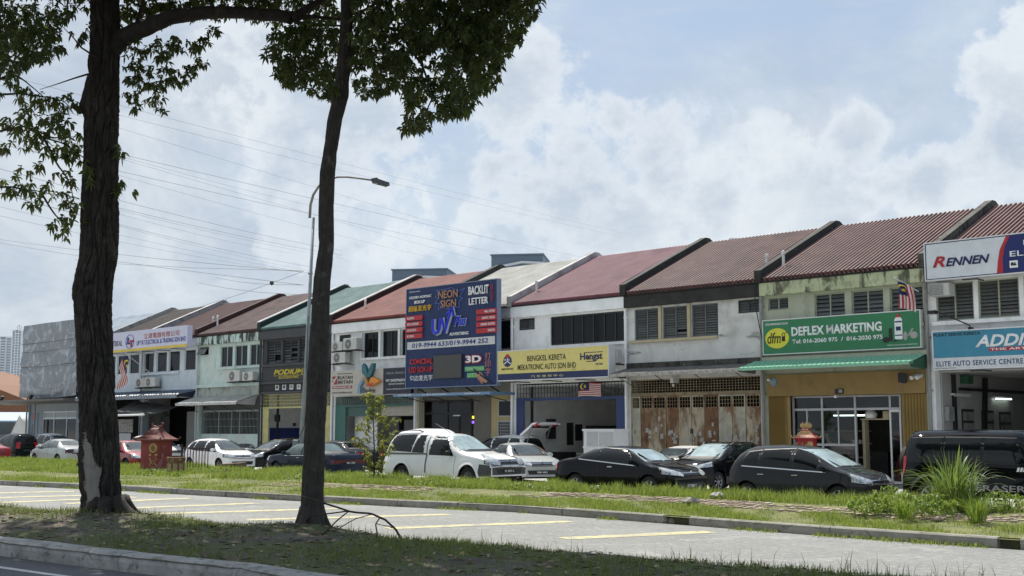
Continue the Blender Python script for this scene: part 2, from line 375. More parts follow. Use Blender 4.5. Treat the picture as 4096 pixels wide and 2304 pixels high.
# paved path in the verge: each paver an object
pr = tag(empty('brick_path'), kind='structure')
pmb = MB(); pmb.prism([(-.105, -.052), (.105, -.052), (.105, .052), (-.105, .052)], 'z', -.03, .0)
pmesh = pmb.mesh('paver', m_pav)
def on_verge(q, d, dz=0):
    a = Kf(q); b = Vf(q); wd = np.hypot(*(b-a)); o = d/wd; p = a*(1-o)+b*o
    return Vector((p[0], p[1], verge_z(o, q, p[0], p[1], d, wd)+dz))
cnt = 0; pav_far = MB()
for i in range(900):
    q = -6.6-i*.235
    for r in range(5):
        d = 2.55+r*.215+(.0 if i % 2 else .03)
        gapn = n2(q*.8, r*.5, 1.0)
        if gapn < -.22 or (q < -22 and n2(q*.35, 9, 1) < .05): continue
        p = on_verge(q, d*1.0, .022+random.uniform(-.006, .008)); rot = (random.uniform(-.03, .03), random.uniform(-.03, .03), RZ+math.pi/2*((i+r) % 2)+random.uniform(-.05, .05))
        if cnt < 300: inst(pmesh, 'paver', pr, p, rot, (1.05, 1.0, 1)); cnt += 1
        elif q > -40: pav_far.quad(*[tuple(p+Matrix.Rotation(rot[2], 3, 'Z') @ Vector(c)) for c in ((-.1, -.05, 0), (.1, -.05, 0), (.1, .05, 0), (-.1, .05, 0))])
tag(pav_far.build('far_pavers', m_pav, pr), kind='stuff')
# ================================================================== SHOP ROW
BAY = 6.5
def wall_holes(mb, x0, x1, z0, z1, y0, y1, holes):
    xs = sorted({x0, x1, *[min(max(h[i], x0), x1) for h in holes for i in (0, 1)]}); zs = sorted({z0, z1, *[min(max(h[i], z0), z1) for h in holes for i in (2, 3)]})
    def hole(a, b): return any(h[0]-1e-6 < a < h[1]+1e-6 and h[2]-1e-6 < b < h[3]+1e-6 for h in holes)
    g = [[hole((xs[i]+xs[i+1])/2, (zs[j]+zs[j+1])/2) for j in range(len(zs)-1)] for i in range(len(xs)-1)]
    for i in range(len(xs)-1):
        for j in range(len(zs)-1):
            if g[i][j]: continue
            a, b, c, d = xs[i], xs[i+1], zs[j], zs[j+1]
            mb.quad((a, y0, c), (b, y0, c), (b, y0, d), (a, y0, d)); mb.quad((b, y1, c), (a, y1, c), (a, y1, d), (b, y1, d))
            if i == 0 or g[i-1][j]: mb.quad((a, y1, c), (a, y0, c), (a, y0, d), (a, y1, d))
            if i == len(xs)-2 or g[i+1][j]: mb.quad((b, y0, c), (b, y1, c), (b, y1, d), (b, y0, d))
            if j == 0 or g[i][j-1]: mb.quad((a, y1, c), (b, y1, c), (b, y0, c), (a, y0, c))
            if j == len(zs)-2 or g[i][j+1]: mb.quad((a, y0, d), (b, y0, d), (b, y1, d), (a, y1, d))
_slats = {}
def window(root, x0, x1, z0, z1, kind='casement', n=2, fm=m_alu, gm=m_glass, sm=None, y=.16, rows=9, fw=.05, gaps=()):
    """frame mesh (part) > panes or louvre slats (sub-parts)"""
    f = MB(); f.box(x0, x1, y, y+.07, z0, z0+fw); f.box(x0, x1, y, y+.07, z1-fw, z1)
    for i in range(n+1):
        c = x0+(x1-x0)*i/n; a = max(x0, c-fw/2) if 0 < i else x0; b = a+fw if i < n else x1
        if i == n: a = x1-fw
        f.box(a, b, y-.004, y+.074, z0+fw, z1-fw)
    w = f.build('window', fm, root)
    b = MB(); b.box(x0+.01, x1-.01, y+.12, y+.13, z0+.01, z1-.01); b.build('unlit_room_sheet', m_void, w)  # black sheet stands in for the unlit room behind the window
    pw = (x1-x0)/n
    for i in range(n):
        a, c = x0+pw*i+(fw if i == 0 else fw/2), x0+pw*(i+1)-(fw if i == n-1 else fw/2)
        if kind == 'casement':
            p = MB(); p.box(a, c, y+.03, y+.038, z0+fw, z1-fw); p.build('pane', gm, w)
        else:
            key = (round(c-a, 3), id(sm)); hh = (z1-z0-2*fw)/rows
            if key not in _slats:
                s = MB(); s.box(0, c-a, -.003, .003, -.5, .5); _slats[key] = s.mesh('louvre_slat', sm)
            for r in range(rows):
                if (i, r) in gaps: continue
                tl = random.uniform(.5, .75)
                inst(_slats[key], 'louvre_slat', w, (a, y+.035, z0+fw+hh*(r+.5)), (-tl, 0, 0), (1, 1, hh*1.12))
    return w
def grille(mb, x0, x1, z0, z1, y, nx, nz, r=.008):
    for i in range(nx+1): x = x0+(x1-x0)*i/nx; mb.box(x-r, x+r, y-r, y+r, z0, z1)
    for j in range(nz+1): z = z0+(z1-z0)*j/nz; mb.box(x0, x1, y-r*1.6, y-r*1.05, z-r, z+r)
def roof_mesh(x0, x1, pitch, ya=-.2, za=7.46, yb=5.84, zb=10.22, h=.12):
    prof = []; x = x0
    while x < x1-pitch*.5:
        prof += [(x, 0), (x+pitch*.42, 0), (x+pitch*.52, h), (x+pitch*.78, h)]; x += pitch
    prof.append((x1, 0)); mb = MB(); n = len(prof); dz = (zb-za)/(yb-ya); L = math.hypot(1, dz); ny, nzv = -dz/L, 1/L
    segs = 3; 
    for k in range(segs+1):
        y = ya+(yb-ya)*k/segs; z = za+(zb-za)*k/segs
        for (px, ph) in prof: mb.v.append((px, y+ny*ph, z+nzv*ph))
    for k in range(segs):
        for i in range(n-1): mb.f.append((k*n+i, k*n+i+1, (k+1)*n+i+1, (k+1)*n+i)); mb.m.append(0)
    mb.quad((x0, yb, zb), (x1, yb, zb), (x1, 12, 7.4), (x0, 12, 7.4))           # rear slope
    mb.quad((x0, ya+.02, za-.03), (x1, ya+.02, za-.03), (x1, yb, zb-.05), (x0, yb, zb-.05))
    return mb
def shop(k, label, wall, fascia, roof, party, pipe, holes, wid=BAY, capm=None, pitch=.18, lowz=3.9, spandrel=True, piercol=None):
    left = -BAY*(k+1) if wid == BAY else -BAY*k-wid
    r = empty('shophouse', FP(left, 0), RZ, label, 'shophouse', 'terraced shophouses in the row'); r['left'] = left
    H = [(a-left, b-left, c, d) for a, b, c, d in holes]
    mb = MB(); wall_holes(mb, .0, wid, lowz, 6.95, .1, .3, H); mb.build('upper_wall', wall, r)
    mb = MB(); mb.box(.002, wid-.002, -.12, .098, 6.91, 7.4); bevel(mb.build('fascia', fascia, r), .02)
    mb = MB(); mb.box(.06, wid-.06, -.16, .28, 7.405, 7.455); mb.build('gutter', m_black, r)
    for a_ in (0, wid-.16): mb = MB(); mb.box(a_, a_+.16, .1, .5, 0, lowz-.003); mb.build('pier', piercol or wall, r)
    mb = MB(); mb.box(-.003, wid, 11.7, 11.9, 0, 7.4); mb.build('rear_wall', wall, r); mb = MB(); mb.box(-.08, .08, .52, 11.68, 0, 7.38); mb.build('party_wall_base', m_w_conc, r)
    rf = roof_mesh(.13, wid-.13, pitch).build('roof', roof, r)
    mb = MB(); mb.prism([(5.6, 10.14), (5.84, 10.30), (6.08, 10.14), (5.84, 10.26)], 'x', .14, wid-.14); mb.build('ridge_cap', roof, rf)
    mb = MB(); s = (10.22-7.46)/6.04
    mb.prism([(-.2, 7.41), (-.2, 7.88), (5.7, 10.52), (6.0, 10.52), (12, 7.88), (12, 7.41)], 'x', -.14, .14); bevel(mb.build('party_wall', party, r), .02)
    if capm:
        mb = MB(); mb.prism([(-.23, 7.885), (-.23, 7.935), (5.69, 10.575), (6.02, 10.575), (6.0, 10.525), (5.7, 10.525), ], 'x', -.17, .17); mb.build('party_wall_coping', capm, r)
    mb = MB(); mb.tube([(.02, -.03, 0), (.02, -.03, 6.9)], .06, 10)
    for z in (1.2, 3.2, 5.0, 6.5): mb.box(-.06, .1, -.05, .1, z, z+.04)
    mb.build('downpipe', pipe, r, smooth=False)
    return r, left
def W(c, st=(), **k): return M('painted_wall', c, .85, var=k.pop('var', .08), vs=k.pop('vs', 1.5), bump=.15, bs=30, stains=st, **k)
mould = (.035, .035, .03)
m_w_white = W((.86, .87, .87), ((( .45, .45, .43), 2, .55, .75, (1, 1, .5), .5),))
m_w_green = W((.42, .44, .34), (((.14, .15, .11), 2.2, .55, .75, (1, 1, .4), .6),))
m_f_green = W((.48, .52, .33), (((.08, .08, .055), 2.6, .47, .60, (1, 1, .35), .95), ((.22, .22, .14), 5, .5, .65, (1, 1, .6), .6)))
m_w_rusty = W((.66, .66, .63), (((.42, .41, .38), 1.1, .45, .7, (1, 1, .8), .8), ((.06, .06, .055), 1.3, .60, .74, (.5, 1, 1.6), .85)))
m_mould = W((.030, .030, .027), (((.16, .15, .13), 3.5, .62, .74, (1, 1, .7), .8),), var=.3)
m_mould2 = W((.075, .072, .06), (((.02, .02, .018), 2, .45, .62, (1, 1, .7), .9), ((.26, .25, .2), 3, .6, .75, (1, 1, .5), .8)), var=.3)
m_w_grey = W((.28, .28, .27), (((.13, .13, .12), 2, .5, .7),))
m_party_white = W((.42, .42, .41), (((.20, .20, .19), 2, .5, .7, (1, .6, .6), .8),))
m_w_cream = W((.52, .48, .36), (((.25, .22, .17), 2.4, .55, .7, (1, 1, .6), .6),))
m_w_turq = W((.58, .69, .65), (((.24, .26, .23), 2.4, .55, .74, (1, 1, .4), .7), ((.62, .60, .54), 1.3, .50, .66, (1, 1, .5), .7)))
m_f_turq = W((.55, .68, .64), (((.03, .03, .025), 3.2, .44, .56, (1, 1, .28), .95),))
m_w_char = W((.060, .062, .068), (), var=.1)
m_w_blue = W((.60, .67, .73), (((.33, .35, .36), 1.6, .58, .76, (1, 1, .6), .6),))
m_w_conc = W((.34, .34, .33), (((.12, .12, .115), 2, .5, .7),))
def RM(name, c, st=()): return M(name, c, .55, var=.14, vs=1.2, spec=.4, stains=st)
flake = ((.42, .20, .14), 5, .60, .70, (1, 1, 1), .8)
m_r_red = RM('maroon_metal_roof', (.175, .095, .082), (((.10, .06, .052), .8, .45, .7, (1, .4, .4), .7), flake))
m_r_pink = RM('faded_maroon_metal_roof', (.27, .125, .145), (((.17, .08, .10), .8, .5, .7, (1, .4, .4), .6),))
m_r_white = RM('white_metal_roof', (.50, .49, .44)); m_r_salmon = RM('salmon_metal_roof', (.33, .125, .10), (((.24, .09, .08), .8, .5, .7),))
m_r_green = RM('green_metal_roof', (.17, .27, .25), (((.25, .33, .33), 1, .5, .7),)); m_r_brown = RM('brown_metal_roof', (.17, .105, .095), (((.09, .05, .045), 1, .45, .7),))
m_r_dred = RM('dark_red_metal_roof', (.11, .045, .042)); m_r_dark = RM('dark_brown_metal_roof', (.085, .065, .055)); m_r_pale = RM('pale_blue_metal_roof', (.45, .50, .54))
m_slat = M('grey_louvre_glass', (.13, .14, .145), .25, var=.2, vs=4); m_slat2 = M('dusty_louvre_glass', (.14, .145, .14), .45, var=.3, vs=5)
m_gframe = flat('green_frame', (.33, .36, .27), .6); m_cream = W((.48, .41, .27)); m_dframe = flat('dark_frame', (.03, .03, .03), .5)
m_rust = M('rusty_steel', (.19, .11, .06), .85, var=.3, vs=3, bump=.2, stains=(((.48, .43, .31), 1.5, .40, .60, (1, 1, .5), .9), ((.12, .05, .02), 2.6, .50, .64, (1, 1, .35), .85), ((.5, .48, .42), 5, .66, .72, (1, 1, .8), .6)))
m_rust2 = M('bare_rusty_steel', (.17, .088, .045), .85, var=.35, vs=2.2, bump=.2, stains=(((.40, .30, .18), 1.8, .54, .70, (1, 1, .35), .85), ((.07, .035, .02), 2.6, .55, .7, (1, 1, .3), .7)))
m_rust3 = M('peeling_cream_steel', (.42, .40, .31), .85, var=.2, vs=2, bump=.2, stains=(((.20, .10, .045), 1.7, .50, .64, (1, 1, .4), .9), ((.12, .06, .03), 4, .58, .7, (1, 1, .5), .8)))
m_grust = M('rusty_grille', (.26, .21, .13), .8, var=.3)
m_ochre = W((.29, .20, .075), (((.2, .14, .06), 1.3, .5, .7, (1, 1, .6), .6),)); m_shut = M('ochre_shutter', (.31, .215, .075), .5, var=.1)
m_sky_blue = flat('light_blue_metal', (.16, .26, .40), .5)
def vents(root, x0, x1, z0=6.35, z1=6.83, fm=m_dframe, sm=None): return window(root, x0, x1, z0, z1, 'louvre', 2, fm, sm=sm or m_slat, rows=4, fw=.04)
STDW = (5.55, 6.83)
# ---------------------------------------------------------------- bay -1 : service centre at the right edge
S = {}
r, L = shop(-1, 'white workshop shophouse with open garage bay at the right edge', m_w_white, m_mould2, m_r_red, m_mould2, m_w_grey,
            [(.3, 1.6, *STDW), (1.75, 3.1, *STDW), (3.25, 4.6, *STDW)], piercol=m_w_white)
S[-1] = r
for a, b in ((.3, 1.6), (1.75, 3.1), (3.25, 4.6)): window(r, a, b, *STDW, 'louvre', 2, m_gframe, sm=m_slat2, rows=10)
mb = MB(); mb.box(.2, 6.3, -.06, .098, 5.4, 5.52); mb.build('window_sill', m_w_white, r)
m_in_grey = W((.40, .40, .39)); m_floor = M('concrete_floor', (.2, .2, .19), .8)
def room(root, wm, depth=9, wid=BAY, h=3.88, fm=m_floor, backm=None):
    mb = MB(); mb.box(.17, .22, .5, depth, .02, h); mb.box(wid-.22, wid-.17, .5, depth, .02, h); mb.box(.22, wid-.22, .31, depth, h-.05, h); mb.build('inner_wall', wm, root)
    mb = MB(); mb.box(.22, wid-.22, depth-.05, depth, .02, h-.05); mb.build('back_wall', backm or wm, root)
    mb = MB(); mb.box(.0, wid, -1.5, depth, -.02, .02); mb.build('shop_floor', fm, root)
room(r, m_in_grey)
for y0, y1, z0, z1 in ((1.94, 2.89, 1.9, 2.62), (3.6, 4.61, 1.9, 2.6), (5.16, 6.17, 1.88, 2.56)):
    mb = MB(); mb.box(.22, .26, y0, y1, z0-.5, z1); wv = mb.build('shuttered_window', m_dframe, r)
    mb = MB(); 
    for i in range(3): mb.box(.262, .275, y0+.05, y1-.05, z0-.45+i*(z1-z0+.45)/3, z0-.5+(i+.9)*(z1-z0+.45)/3)
    mb.build('pane', m_w_grey, wv)
m_tube = M('lit_tube', (.9, .95, .9), .4, var=0, emit=(.85, 1, .9), estr=2.2)
for (y0, y1, z, lit) in ((1.08, 2.5, 3.08, 0), (4.55, 6.1, 3.05, 1)):
    mb = MB(); mb.box(.24, .36, y0, y1, z, z+.07); fx = mb.build('tube_light', m_wpaint, r)
    mb = MB(); mb.tube([(.36, y0+.06, z-.02), (.36, y1-.06, z-.02)], .02, 8); mb.build('tube', m_tube if lit else m_wpaint, fx)
mb = MB(); mb.box(.24, .34, 1.75, 7.6, 3.26, 3.36); mb.prism([(3.3, 0), (3.5, 0), (4.0, 3.76), (3.8, 3.76)], 'x', .24, .36); mb.box(.24, .36, 1.2, 1.3, 0, 3.8); mb.build('hoist_frame', m_black, r)
mb = MB(); mb.box(.22, .4, .55, .98, 2.2, 2.68); mb.build('switch_box', m_w_grey, r)
mb = MB(); mb.box(.22, .5, 1.95, 2.4, 3.5, 3.78); mb.build('wall_fan', flat('green_paint', (.03, .12, .06)), r)
mb = MB(); mb.box(2.2, 5.6, 6.2, 8.8, .02, 1.3); mb.box(4.2, 5.8, 5, 6, .02, 2.2); mb.build('workshop_shelves', m_dframe, r)
# signs
def sign(name, x0, x1, z0, z1, yo, label, board, frame=m_alu, fw=.04, depth=.18, cat='signboard', brackets=2):
    e = empty(name, FP((x0+x1)/2, yo, z0), RZ, label, cat, 'shop signboards along the row'); hw = (x1-x0)/2; h = z1-z0
    mb = MB(); mb.box(-hw, hw, 0, depth, 0, h); mb.build('board', board, e)
    if frame:
        mb = MB(); mb.box(-hw-.012, hw+.012, -.02, depth+.01, -fw*.5, fw*.5); mb.box(-hw-.012, hw+.012, -.02, depth+.01, h-fw*.5, h+fw*.5)
        mb.box(-hw-.014, -hw+fw*.6, -.018, depth+.012, fw*.5, h-fw*.5); mb.box(hw-fw*.6, hw+.014, -.018, depth+.012, fw*.5, h-fw*.5); mb.build('frame', frame, e)
    if brackets:
        mb = MB()
        for i in range(brackets):
            x = -hw+(x1-x0)*(i+.7)/(brackets+.4); mb.box(x-.02, x+.02, depth, -yo+.1, h*.25, h*.25+.04); mb.box(x-.02, x+.02, depth, -yo+.1, h*.8, h*.8+.04)
            mb.box(x-.5, x, -.01, .03, -.09, -.05); mb.box(x-.02, x+.02, .03, depth+.3, -.1, -.06)
        mb.build('bracket', m_black, e)
    return e, (lambda x: x-(x0+x1)/2), (lambda z: z-z0)
m_sg_white = flat('white_sign_board', (.66, .70, .73), .4)
e, X, Zf = sign('signboard', .24, 6.3, 6.88, 8.15, -.5, 'white and navy signboard over the roof edge of the corner workshop, RENNEN lettering', m_sg_white, flat('white_trim', (.7, .7, .7)))
navy = ink((.012, .018, .10)); red = ink((.45, .02, .03)); wht = ink((.85, .85, .85)); blk = ink((.012, .012, .012))
mb = MB(); mb.box(X(.27), X(6.28), -.004, 0, .02, .05); mb.box(X(.27), X(6.28), -.004, 0, 1.22, 1.25); mb.box(X(.27), X(.30), -.004, 0, .05, 1.22); mb.build('border', navy, e)
mb = MB(); mb.prism([(X(2.86), .05), (X(6.27), .05), (X(6.27), 1.22), (X(3.12), 1.22), (X(2.95), .9), (X(2.86), .5)], 'y', -.006, 0); mb.build('navy_panel', ink((.01, .02, .13)), e)
mb = MB(); mb.prism([(X(2.66), .05), (X(2.86), .05), (X(2.86), .5), (X(2.95), .9), (X(3.12), 1.22), (X(3.0), 1.22), (X(2.78), .8), (X(2.70), .4)], 'y', -.009, 0); mb.build('red_swoosh', red, e)
text(e, 'R', X(.52), X(.95), Zf(7.30), Zf(7.66), red, -.01, bold=.03, shear=.3); text(e, 'ENNEN', X(.97), X(2.45), Zf(7.30), Zf(7.58), navy, -.01, bold=.03, shear=.3)
text(e, 'ELITE AUTO', X(3.1), X(5.6), Zf(7.42), Zf(7.6), wht, -.012, bold=.01); text(e, 'PUSAT SERVIS', X(3.55), X(5.9), Zf(7.75), Zf(7.92), wht, -.012, bold=.01)
for i in range(5):
    mb = MB(); mb.box(X(3.08+i*.5), X(3.34+i*.5), -.012, 0, Zf(7.06), Zf(7.29)); b = mb.build('pictogram_tile', wht, e)
    mb = MB(); mb.box(X(3.12+i*.5), X(3.3+i*.5), -.016, -.012, Zf(7.13), Zf(7.18)); disc(mb, X(3.16+i*.5), Zf(7.2), .04, .04, -.016, -.012, 10); mb.box(X(3.2+i*.5), X(3.28+i*.5), -.016, -.012, Zf(7.19), Zf(7.22)); mb.build('pictogram', blk, b)
m_teal = flat('teal_sign_board', (.045, .24, .36), .4)
e, X, Zf = sign('signboard', .31, 6.3, 3.90, 5.17, -.3, 'teal and white signboard over the open garage bay, ELITE AUTO SERVICE CENTRE lettering', m_teal, flat('white_trim', (.7, .7, .7)))
mb = MB(); mb.box(X(.34), X(6.28), -.006, 0, .02, .38); mb.build('white_band', ink((.62, .64, .66)), e)
text(e, 'ELITE AUTO SERVICE CENTRE', X(.42), X(3.28), Zf(4.0), Zf(4.17), ink((.02, .07, .17)), -.008, bold=.012, spacing=1.1)
text(e, 'PUSAT SERVIS KERETA', X(.36), X(1.95), Zf(5.0), Zf(5.1), blk, -.004, bold=.008)
text(e, 'ADDINOL', X(1.75), X(4.6), Zf(4.58), Zf(4.98), wht, -.004, bold=.03, shear=.3)
mb = MB(); mb.box(X(2.2), X(4.5), -.006, 0, Zf(4.44), Zf(4.55)); mb.build('red_band', red, e); text(e, 'THE ART OF OIL', X(2.24), X(4.4), Zf(4.46), Zf(4.53), wht, -.008, bold=.02)
text(e, 'MBPJ/LT280000002170/2023', X(.36), X(1.1), Zf(3.92), Zf(3.95), blk, -.008)
# ---------------------------------------------------------------- air conditioners
m_acbody = flat('ac_casing', (.55, .55, .52), .5); m_acgr = flat('ac_grille', (.12, .12, .12), .6)
def aircon(x0, x1, z0, z1, yo, label, fan=True, depth=.34, shelf=True):
    e = empty('air_conditioner', FP((x0+x1)/2, yo, z0), RZ, label, 'air conditioner', 'air conditioner boxes on the facades'); hw = (x1-x0)/2; h = z1-z0
    mb = MB(); mb.box(-hw, hw, 0, depth, .03, h); bevel(mb.build('casing', m_acbody, e), .02)
    mb = MB()
    if fan:
        disc(mb, -hw*.25, h*.52, h*.40, h*.40, -.012, -.001, 22); f = mb.build('fan_grille', m_acgr, e)
        mb = MB()
        for rr in (.14, .25, .36): mb.tube([(-hw*.25+h*rr*math.cos(R(a)), -.018, h*.52+h*rr*math.sin(R(a))) for a in range(0, 361, 24)], .007, 5)
        disc(mb, -hw*.25, h*.52, h*.08, h*.08, -.022, -.012, 12); mb.build('fan_guard', m_acbody, f)
    else:
        mb.box(-hw*.95, hw*.45, -.008, -.001, h*.12, h*.92); f = mb.build('front_grille', m_acgr, e)
        mb = MB(); grille(mb, -hw*.95, hw*.45, h*.12, h*.92, -.014, 12, 7, .006); mb.build('grille_bars', m_acbody, f)
    if shelf:
        mb = MB(); mb.box(-hw-.06, hw+.06, -.02, depth+.06, -.02, .0); mb.box(-hw, -hw+.03, 0, -yo+.1, -.05, -.02); mb.box(hw-.03, hw, 0, -yo+.1, -.05, -.02); mb.build('bracket', m_black, e)
    return e
aircon(.3, 1.0, 6.32, 6.78, -.42, 'boxy window air conditioner below the white and navy signboard', fan=False, shelf=False, depth=.5)
# floodlight on an arm above the teal sign
e = empty('floodlight', FP(1.6, -.3, 5.2), RZ, 'black floodlight on a long arm above the teal signboard', 'floodlight')
mb = MB(); mb.tube([(0, .1, .0), (0, .0, .12), (-.85, -.75, .62)], .022, 6); mb.box(-.05, .05, -.03, .2, -.02, .06); mb.build('arm', m_black, e)
mb = MB(); mb.box(-1.0, -.74, -.95, -.72, .48, .60); mb.build('lamp_head', m_black, e); mb = MB(); mb.box(-.98, -.76, -.93, -.74, .465, .479); mb.build('lamp_glass', m_wpaint, e)
# ---------------------------------------------------------------- bay 0 : green shop with ochre shutters
r, L = shop(0, 'pale green shophouse with ochre folding shutters under a green tile awning', m_w_green, m_f_green, m_r_red, m_mould, m_w_grey,
            [(-6.26, -5.38, 6.36, 6.83), (-4.3, -3.07, *STDW), (-2.82, -1.59, *STDW), (-1.36, -.14, *STDW)], lowz=3.94)
S[0] = r; X = lambda x: x+6.5
window(r, X(-6.26), X(-5.38), 6.36, 6.83, 'louvre', 2, m_gframe, sm=m_slat, rows=4, fw=.04)
for a, b in ((-4.3, -3.07), (-2.82, -1.59), (-1.36, -.14)): window(r, X(a), X(b), *STDW, 'louvre', 2, m_gframe, sm=m_slat, rows=8)
mb = MB(); mb.box(.02, 6.48, -.08, .098, 4.45, 4.6); mb.box(2.1, 6.4, -.03, .098, 5.42, 5.53); mb.build('ledge', m_w_green, r)
mb = MB(); mb.box(.16, 6.34, .03, .2, 3.14, 3.94); mb.build('shutter_box', m_ochre, r)
# awning with separate roof tiles
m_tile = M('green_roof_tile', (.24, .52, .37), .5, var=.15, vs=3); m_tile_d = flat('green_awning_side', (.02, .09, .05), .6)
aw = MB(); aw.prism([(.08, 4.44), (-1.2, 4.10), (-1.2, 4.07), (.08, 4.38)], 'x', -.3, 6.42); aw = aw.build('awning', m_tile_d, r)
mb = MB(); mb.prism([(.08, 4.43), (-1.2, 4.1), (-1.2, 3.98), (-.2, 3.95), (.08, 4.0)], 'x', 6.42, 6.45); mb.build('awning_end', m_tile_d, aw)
nt_ = 36; tw = 6.7/nt_; tl = MB(); n = 5
for i in range(n): 
    a0, a1 = math.pi*i/n, math.pi*(i+1)/n
    tl.quad((tw/2-tw*.5*math.cos(a0), 0, .075*math.sin(a0)), (tw/2-tw*.5*math.cos(a1), 0, .075*math.sin(a1)), (tw/2-tw*.46*math.cos(a1), .36, .02+.045*math.sin(a1)), (tw/2-tw*.46*math.cos(a0), .36, .02+.045*math.sin(a0)))
    tl.quad((tw/2-tw*.5*math.cos(a0), 0, .075*math.sin(a0)), (tw/2-tw*.5*math.cos(a0), .01, -.05), (tw/2-tw*.5*math.cos(a1), .01, -.05), (tw/2-tw*.5*math.cos(a1), 0, .075*math.sin(a1)))
tl = tl.mesh('roof_tile', m_tile)
for rw in range(4):
    yy = -1.22+rw*.32; zz = 4.115+rw*.32*.266
    for i in range(nt_): inst(tl, 'roof_tile', aw, (-.3+i*tw, yy, zz), (R(12), 0, 0))
# folding shutters: one object for each pleat
def pleats(root, xa, xb, z0, z1, n, mat, y=.12, d=.09):
    w = (xb-xa)/n; p = MB(); p.prism([(0, 0), (w*.5, -d), (w, 0), (w, .012), (w*.5, -d+.012), (0, .012)], 'z', z0, z1); me = p.mesh('shutter_pleat', mat)
    for i in range(n): inst(me, 'shutter_pleat', root, (xa+i*w, y, 0))
mb = MB(); mb.box(.16, 1.06, .14, .16, 0, 3.13); sh = mb.build('folding_shutter', m_shut, r); pleats(sh, .2, .92, .05, 3.12, 10, m_shut)
mb = MB(); mb.box(5.42, 6.34, .14, .16, 0, 3.13); sh = mb.build('folding_shutter', m_shut, r); pleats(sh, 5.46, 6.34, .05, 3.12, 8, m_shut)
# glazed shopfront
fr = MB(); yf = .34
for x in (1.06, 2.24, 3.55, 4.88, 5.26): fr.box(x-.035, x+.035, yf, yf+.08, .05, 3.13)
fr.box(1.06, 5.3, yf-.006, yf+.086, 2.60, 2.68); fr.box(1.06, 3.55, yf-.006, yf+.086, 1.33, 1.41); fr.box(1.06, 5.3, yf-.004, yf+.084, 3.07, 3.13)
for x in (1.62, 2.88): fr.box(x-.025, x+.025, yf, yf+.07, 1.41, 2.6)
fr.box(1.06, 3.55, yf-.004, yf+.084, .3, .36); sf = fr.build('shopfront_frame', m_alu, r)
m_pane = M('clear_shop_glass', (.010, .012, .012), .05, var=0, spec=.5)
m_clear, t_, b_ = newmat('shop_glass'); 
g1 = t_.nodes.new('ShaderNodeBsdfGlossy'); g1.inputs['Roughness'].default_value = .03; tr = t_.nodes.new('ShaderNodeBsdfTransparent'); tr.inputs[0].default_value = (.72, .75, .74, 1)
fz = t_.nodes.new('ShaderNodeFresnel'); fz.inputs[0].default_value = 1.45; mx = t_.nodes.new('ShaderNodeMixShader'); t_.links.new(fz.outputs[0], mx.inputs[0]); t_.links.new(tr.outputs[0], mx.inputs[1]); t_.links.new(g1.outputs[0], mx.inputs[2])
t_.links.new(mx.outputs[0], t_.nodes['Material Output'].inputs[0])
for a, b, c, d in ((1.09, 2.2, 2.68, 3.07), (2.28, 3.51, 2.68, 3.07), (3.59, 4.84, 2.68, 3.07), (4.92, 5.22, 2.68, 3.07), (1.09, 1.6, 1.41, 2.6), (1.65, 2.2, 1.41, 2.6), (2.28, 2.86, 1.41, 2.6), (2.9, 3.51, 1.41, 2.6), (1.09, 2.2, .36, 1.33), (2.28, 3.51, .36, 1.33)):
    mb = MB(); mb.box(a, b, yf+.035, yf+.042, c, d); mb.build('pane', m_clear, sf)
mb = MB(); mb.box(4.86, 4.92, yf-.02, yf+.05, .05, 2.6); mb.box(5.22, 5.28, yf-.02, yf+.05, .05, 2.6); mb.box(4.92, 5.22, yf-.02, yf+.05, .05, .13); mb.box(4.92, 5.22, yf-.02, yf+.05, 2.52, 2.6); dr = mb.build('open_glass_door', m_wpaint, r)
mb = MB(); mb.box(4.92, 5.22, yf, yf+.01, .13, 2.52); mb.build('pane', m_clear, dr)
room(r, W((.16, .15, .13)), 7)
mb = MB()
for z in (.9, 1.4, 1.85): mb.box(1.2, 3.5, 1.2, 1.6, z, z+.03)
mb.box(3.62, 3.72, .7, 1.0, 0, 2.3); mb.build('shelf', m_cream, r)
for i in range(4): 
    mb = MB(); mb.lathe([(0, 0), (.05, 0), (.05, .12), (0, .12)], 10); o = mb.build('cup', m_wpaint, r); o.location = (2.95+i*.13, 1.3, 1.43)
mb = MB(); mb.lathe([(0, 0), (.2, .02), (.22, .18), (.14, .3), (0, .32)], 14); o = mb.build('jerrycan', m_mirrorwhite, r); o.location = (3.95, .75, 2.3)
mb = MB(); mb.box(3.6, 4.85, .6, 1.1, 2.26, 2.3); mb.box(4.45, 4.8, .65, .95, 2.3, 2.56); mb.build('overhead_shelf', m_cream, r)
mb = MB(); mb.box(1.5, 2.9, 2.5, 2.6, 2.42, 2.47); mb.build('tube', m_tube, r)
mb = MB(); mb.box(3.75, 4.6, 3, 4, .02, 1.0); mb.box(2.4, 3.4, 3, 4.5, .02, 1.1); mb.build('counter', m_dframe, r)
mb = MB(); mb.box(X(-3.53), X(-3.2), -.0, .03, 3.18, 3.36); np_ = mb.build('house_number_plate', m_black, r); text(np_, '10', X(-3.36), X(-3.24), 3.22, 3.33, wht, -.004)
mb = MB(); disc(mb, X(-6.05), 3.68, .15, .15, .0, .03, 22); wd = mb.build('round_wall_badge', ink((.14, .28, .42)), r); text(wd, 'ACR', X(-6.14), X(-5.96), 3.63, 3.73, ink((.6, .55, .2)), -.004, bold=.02)
for xx in (.32, 3.05):
    mb = MB(); mb.lathe([(0, 0), (.05, .0), (.055, .1), (.03, .16), (0, .16)], 10, axis='y'); o = mb.build('cctv_camera', m_wpaint, r); o.location = (xx, -.14, 3.75 if xx < 1 else 3.08)
e = empty('convex_sign', FP(-.85, -.2, 3.3), RZ, 'dark rounded mirror back on a stick at the ochre beam', 'mirror')
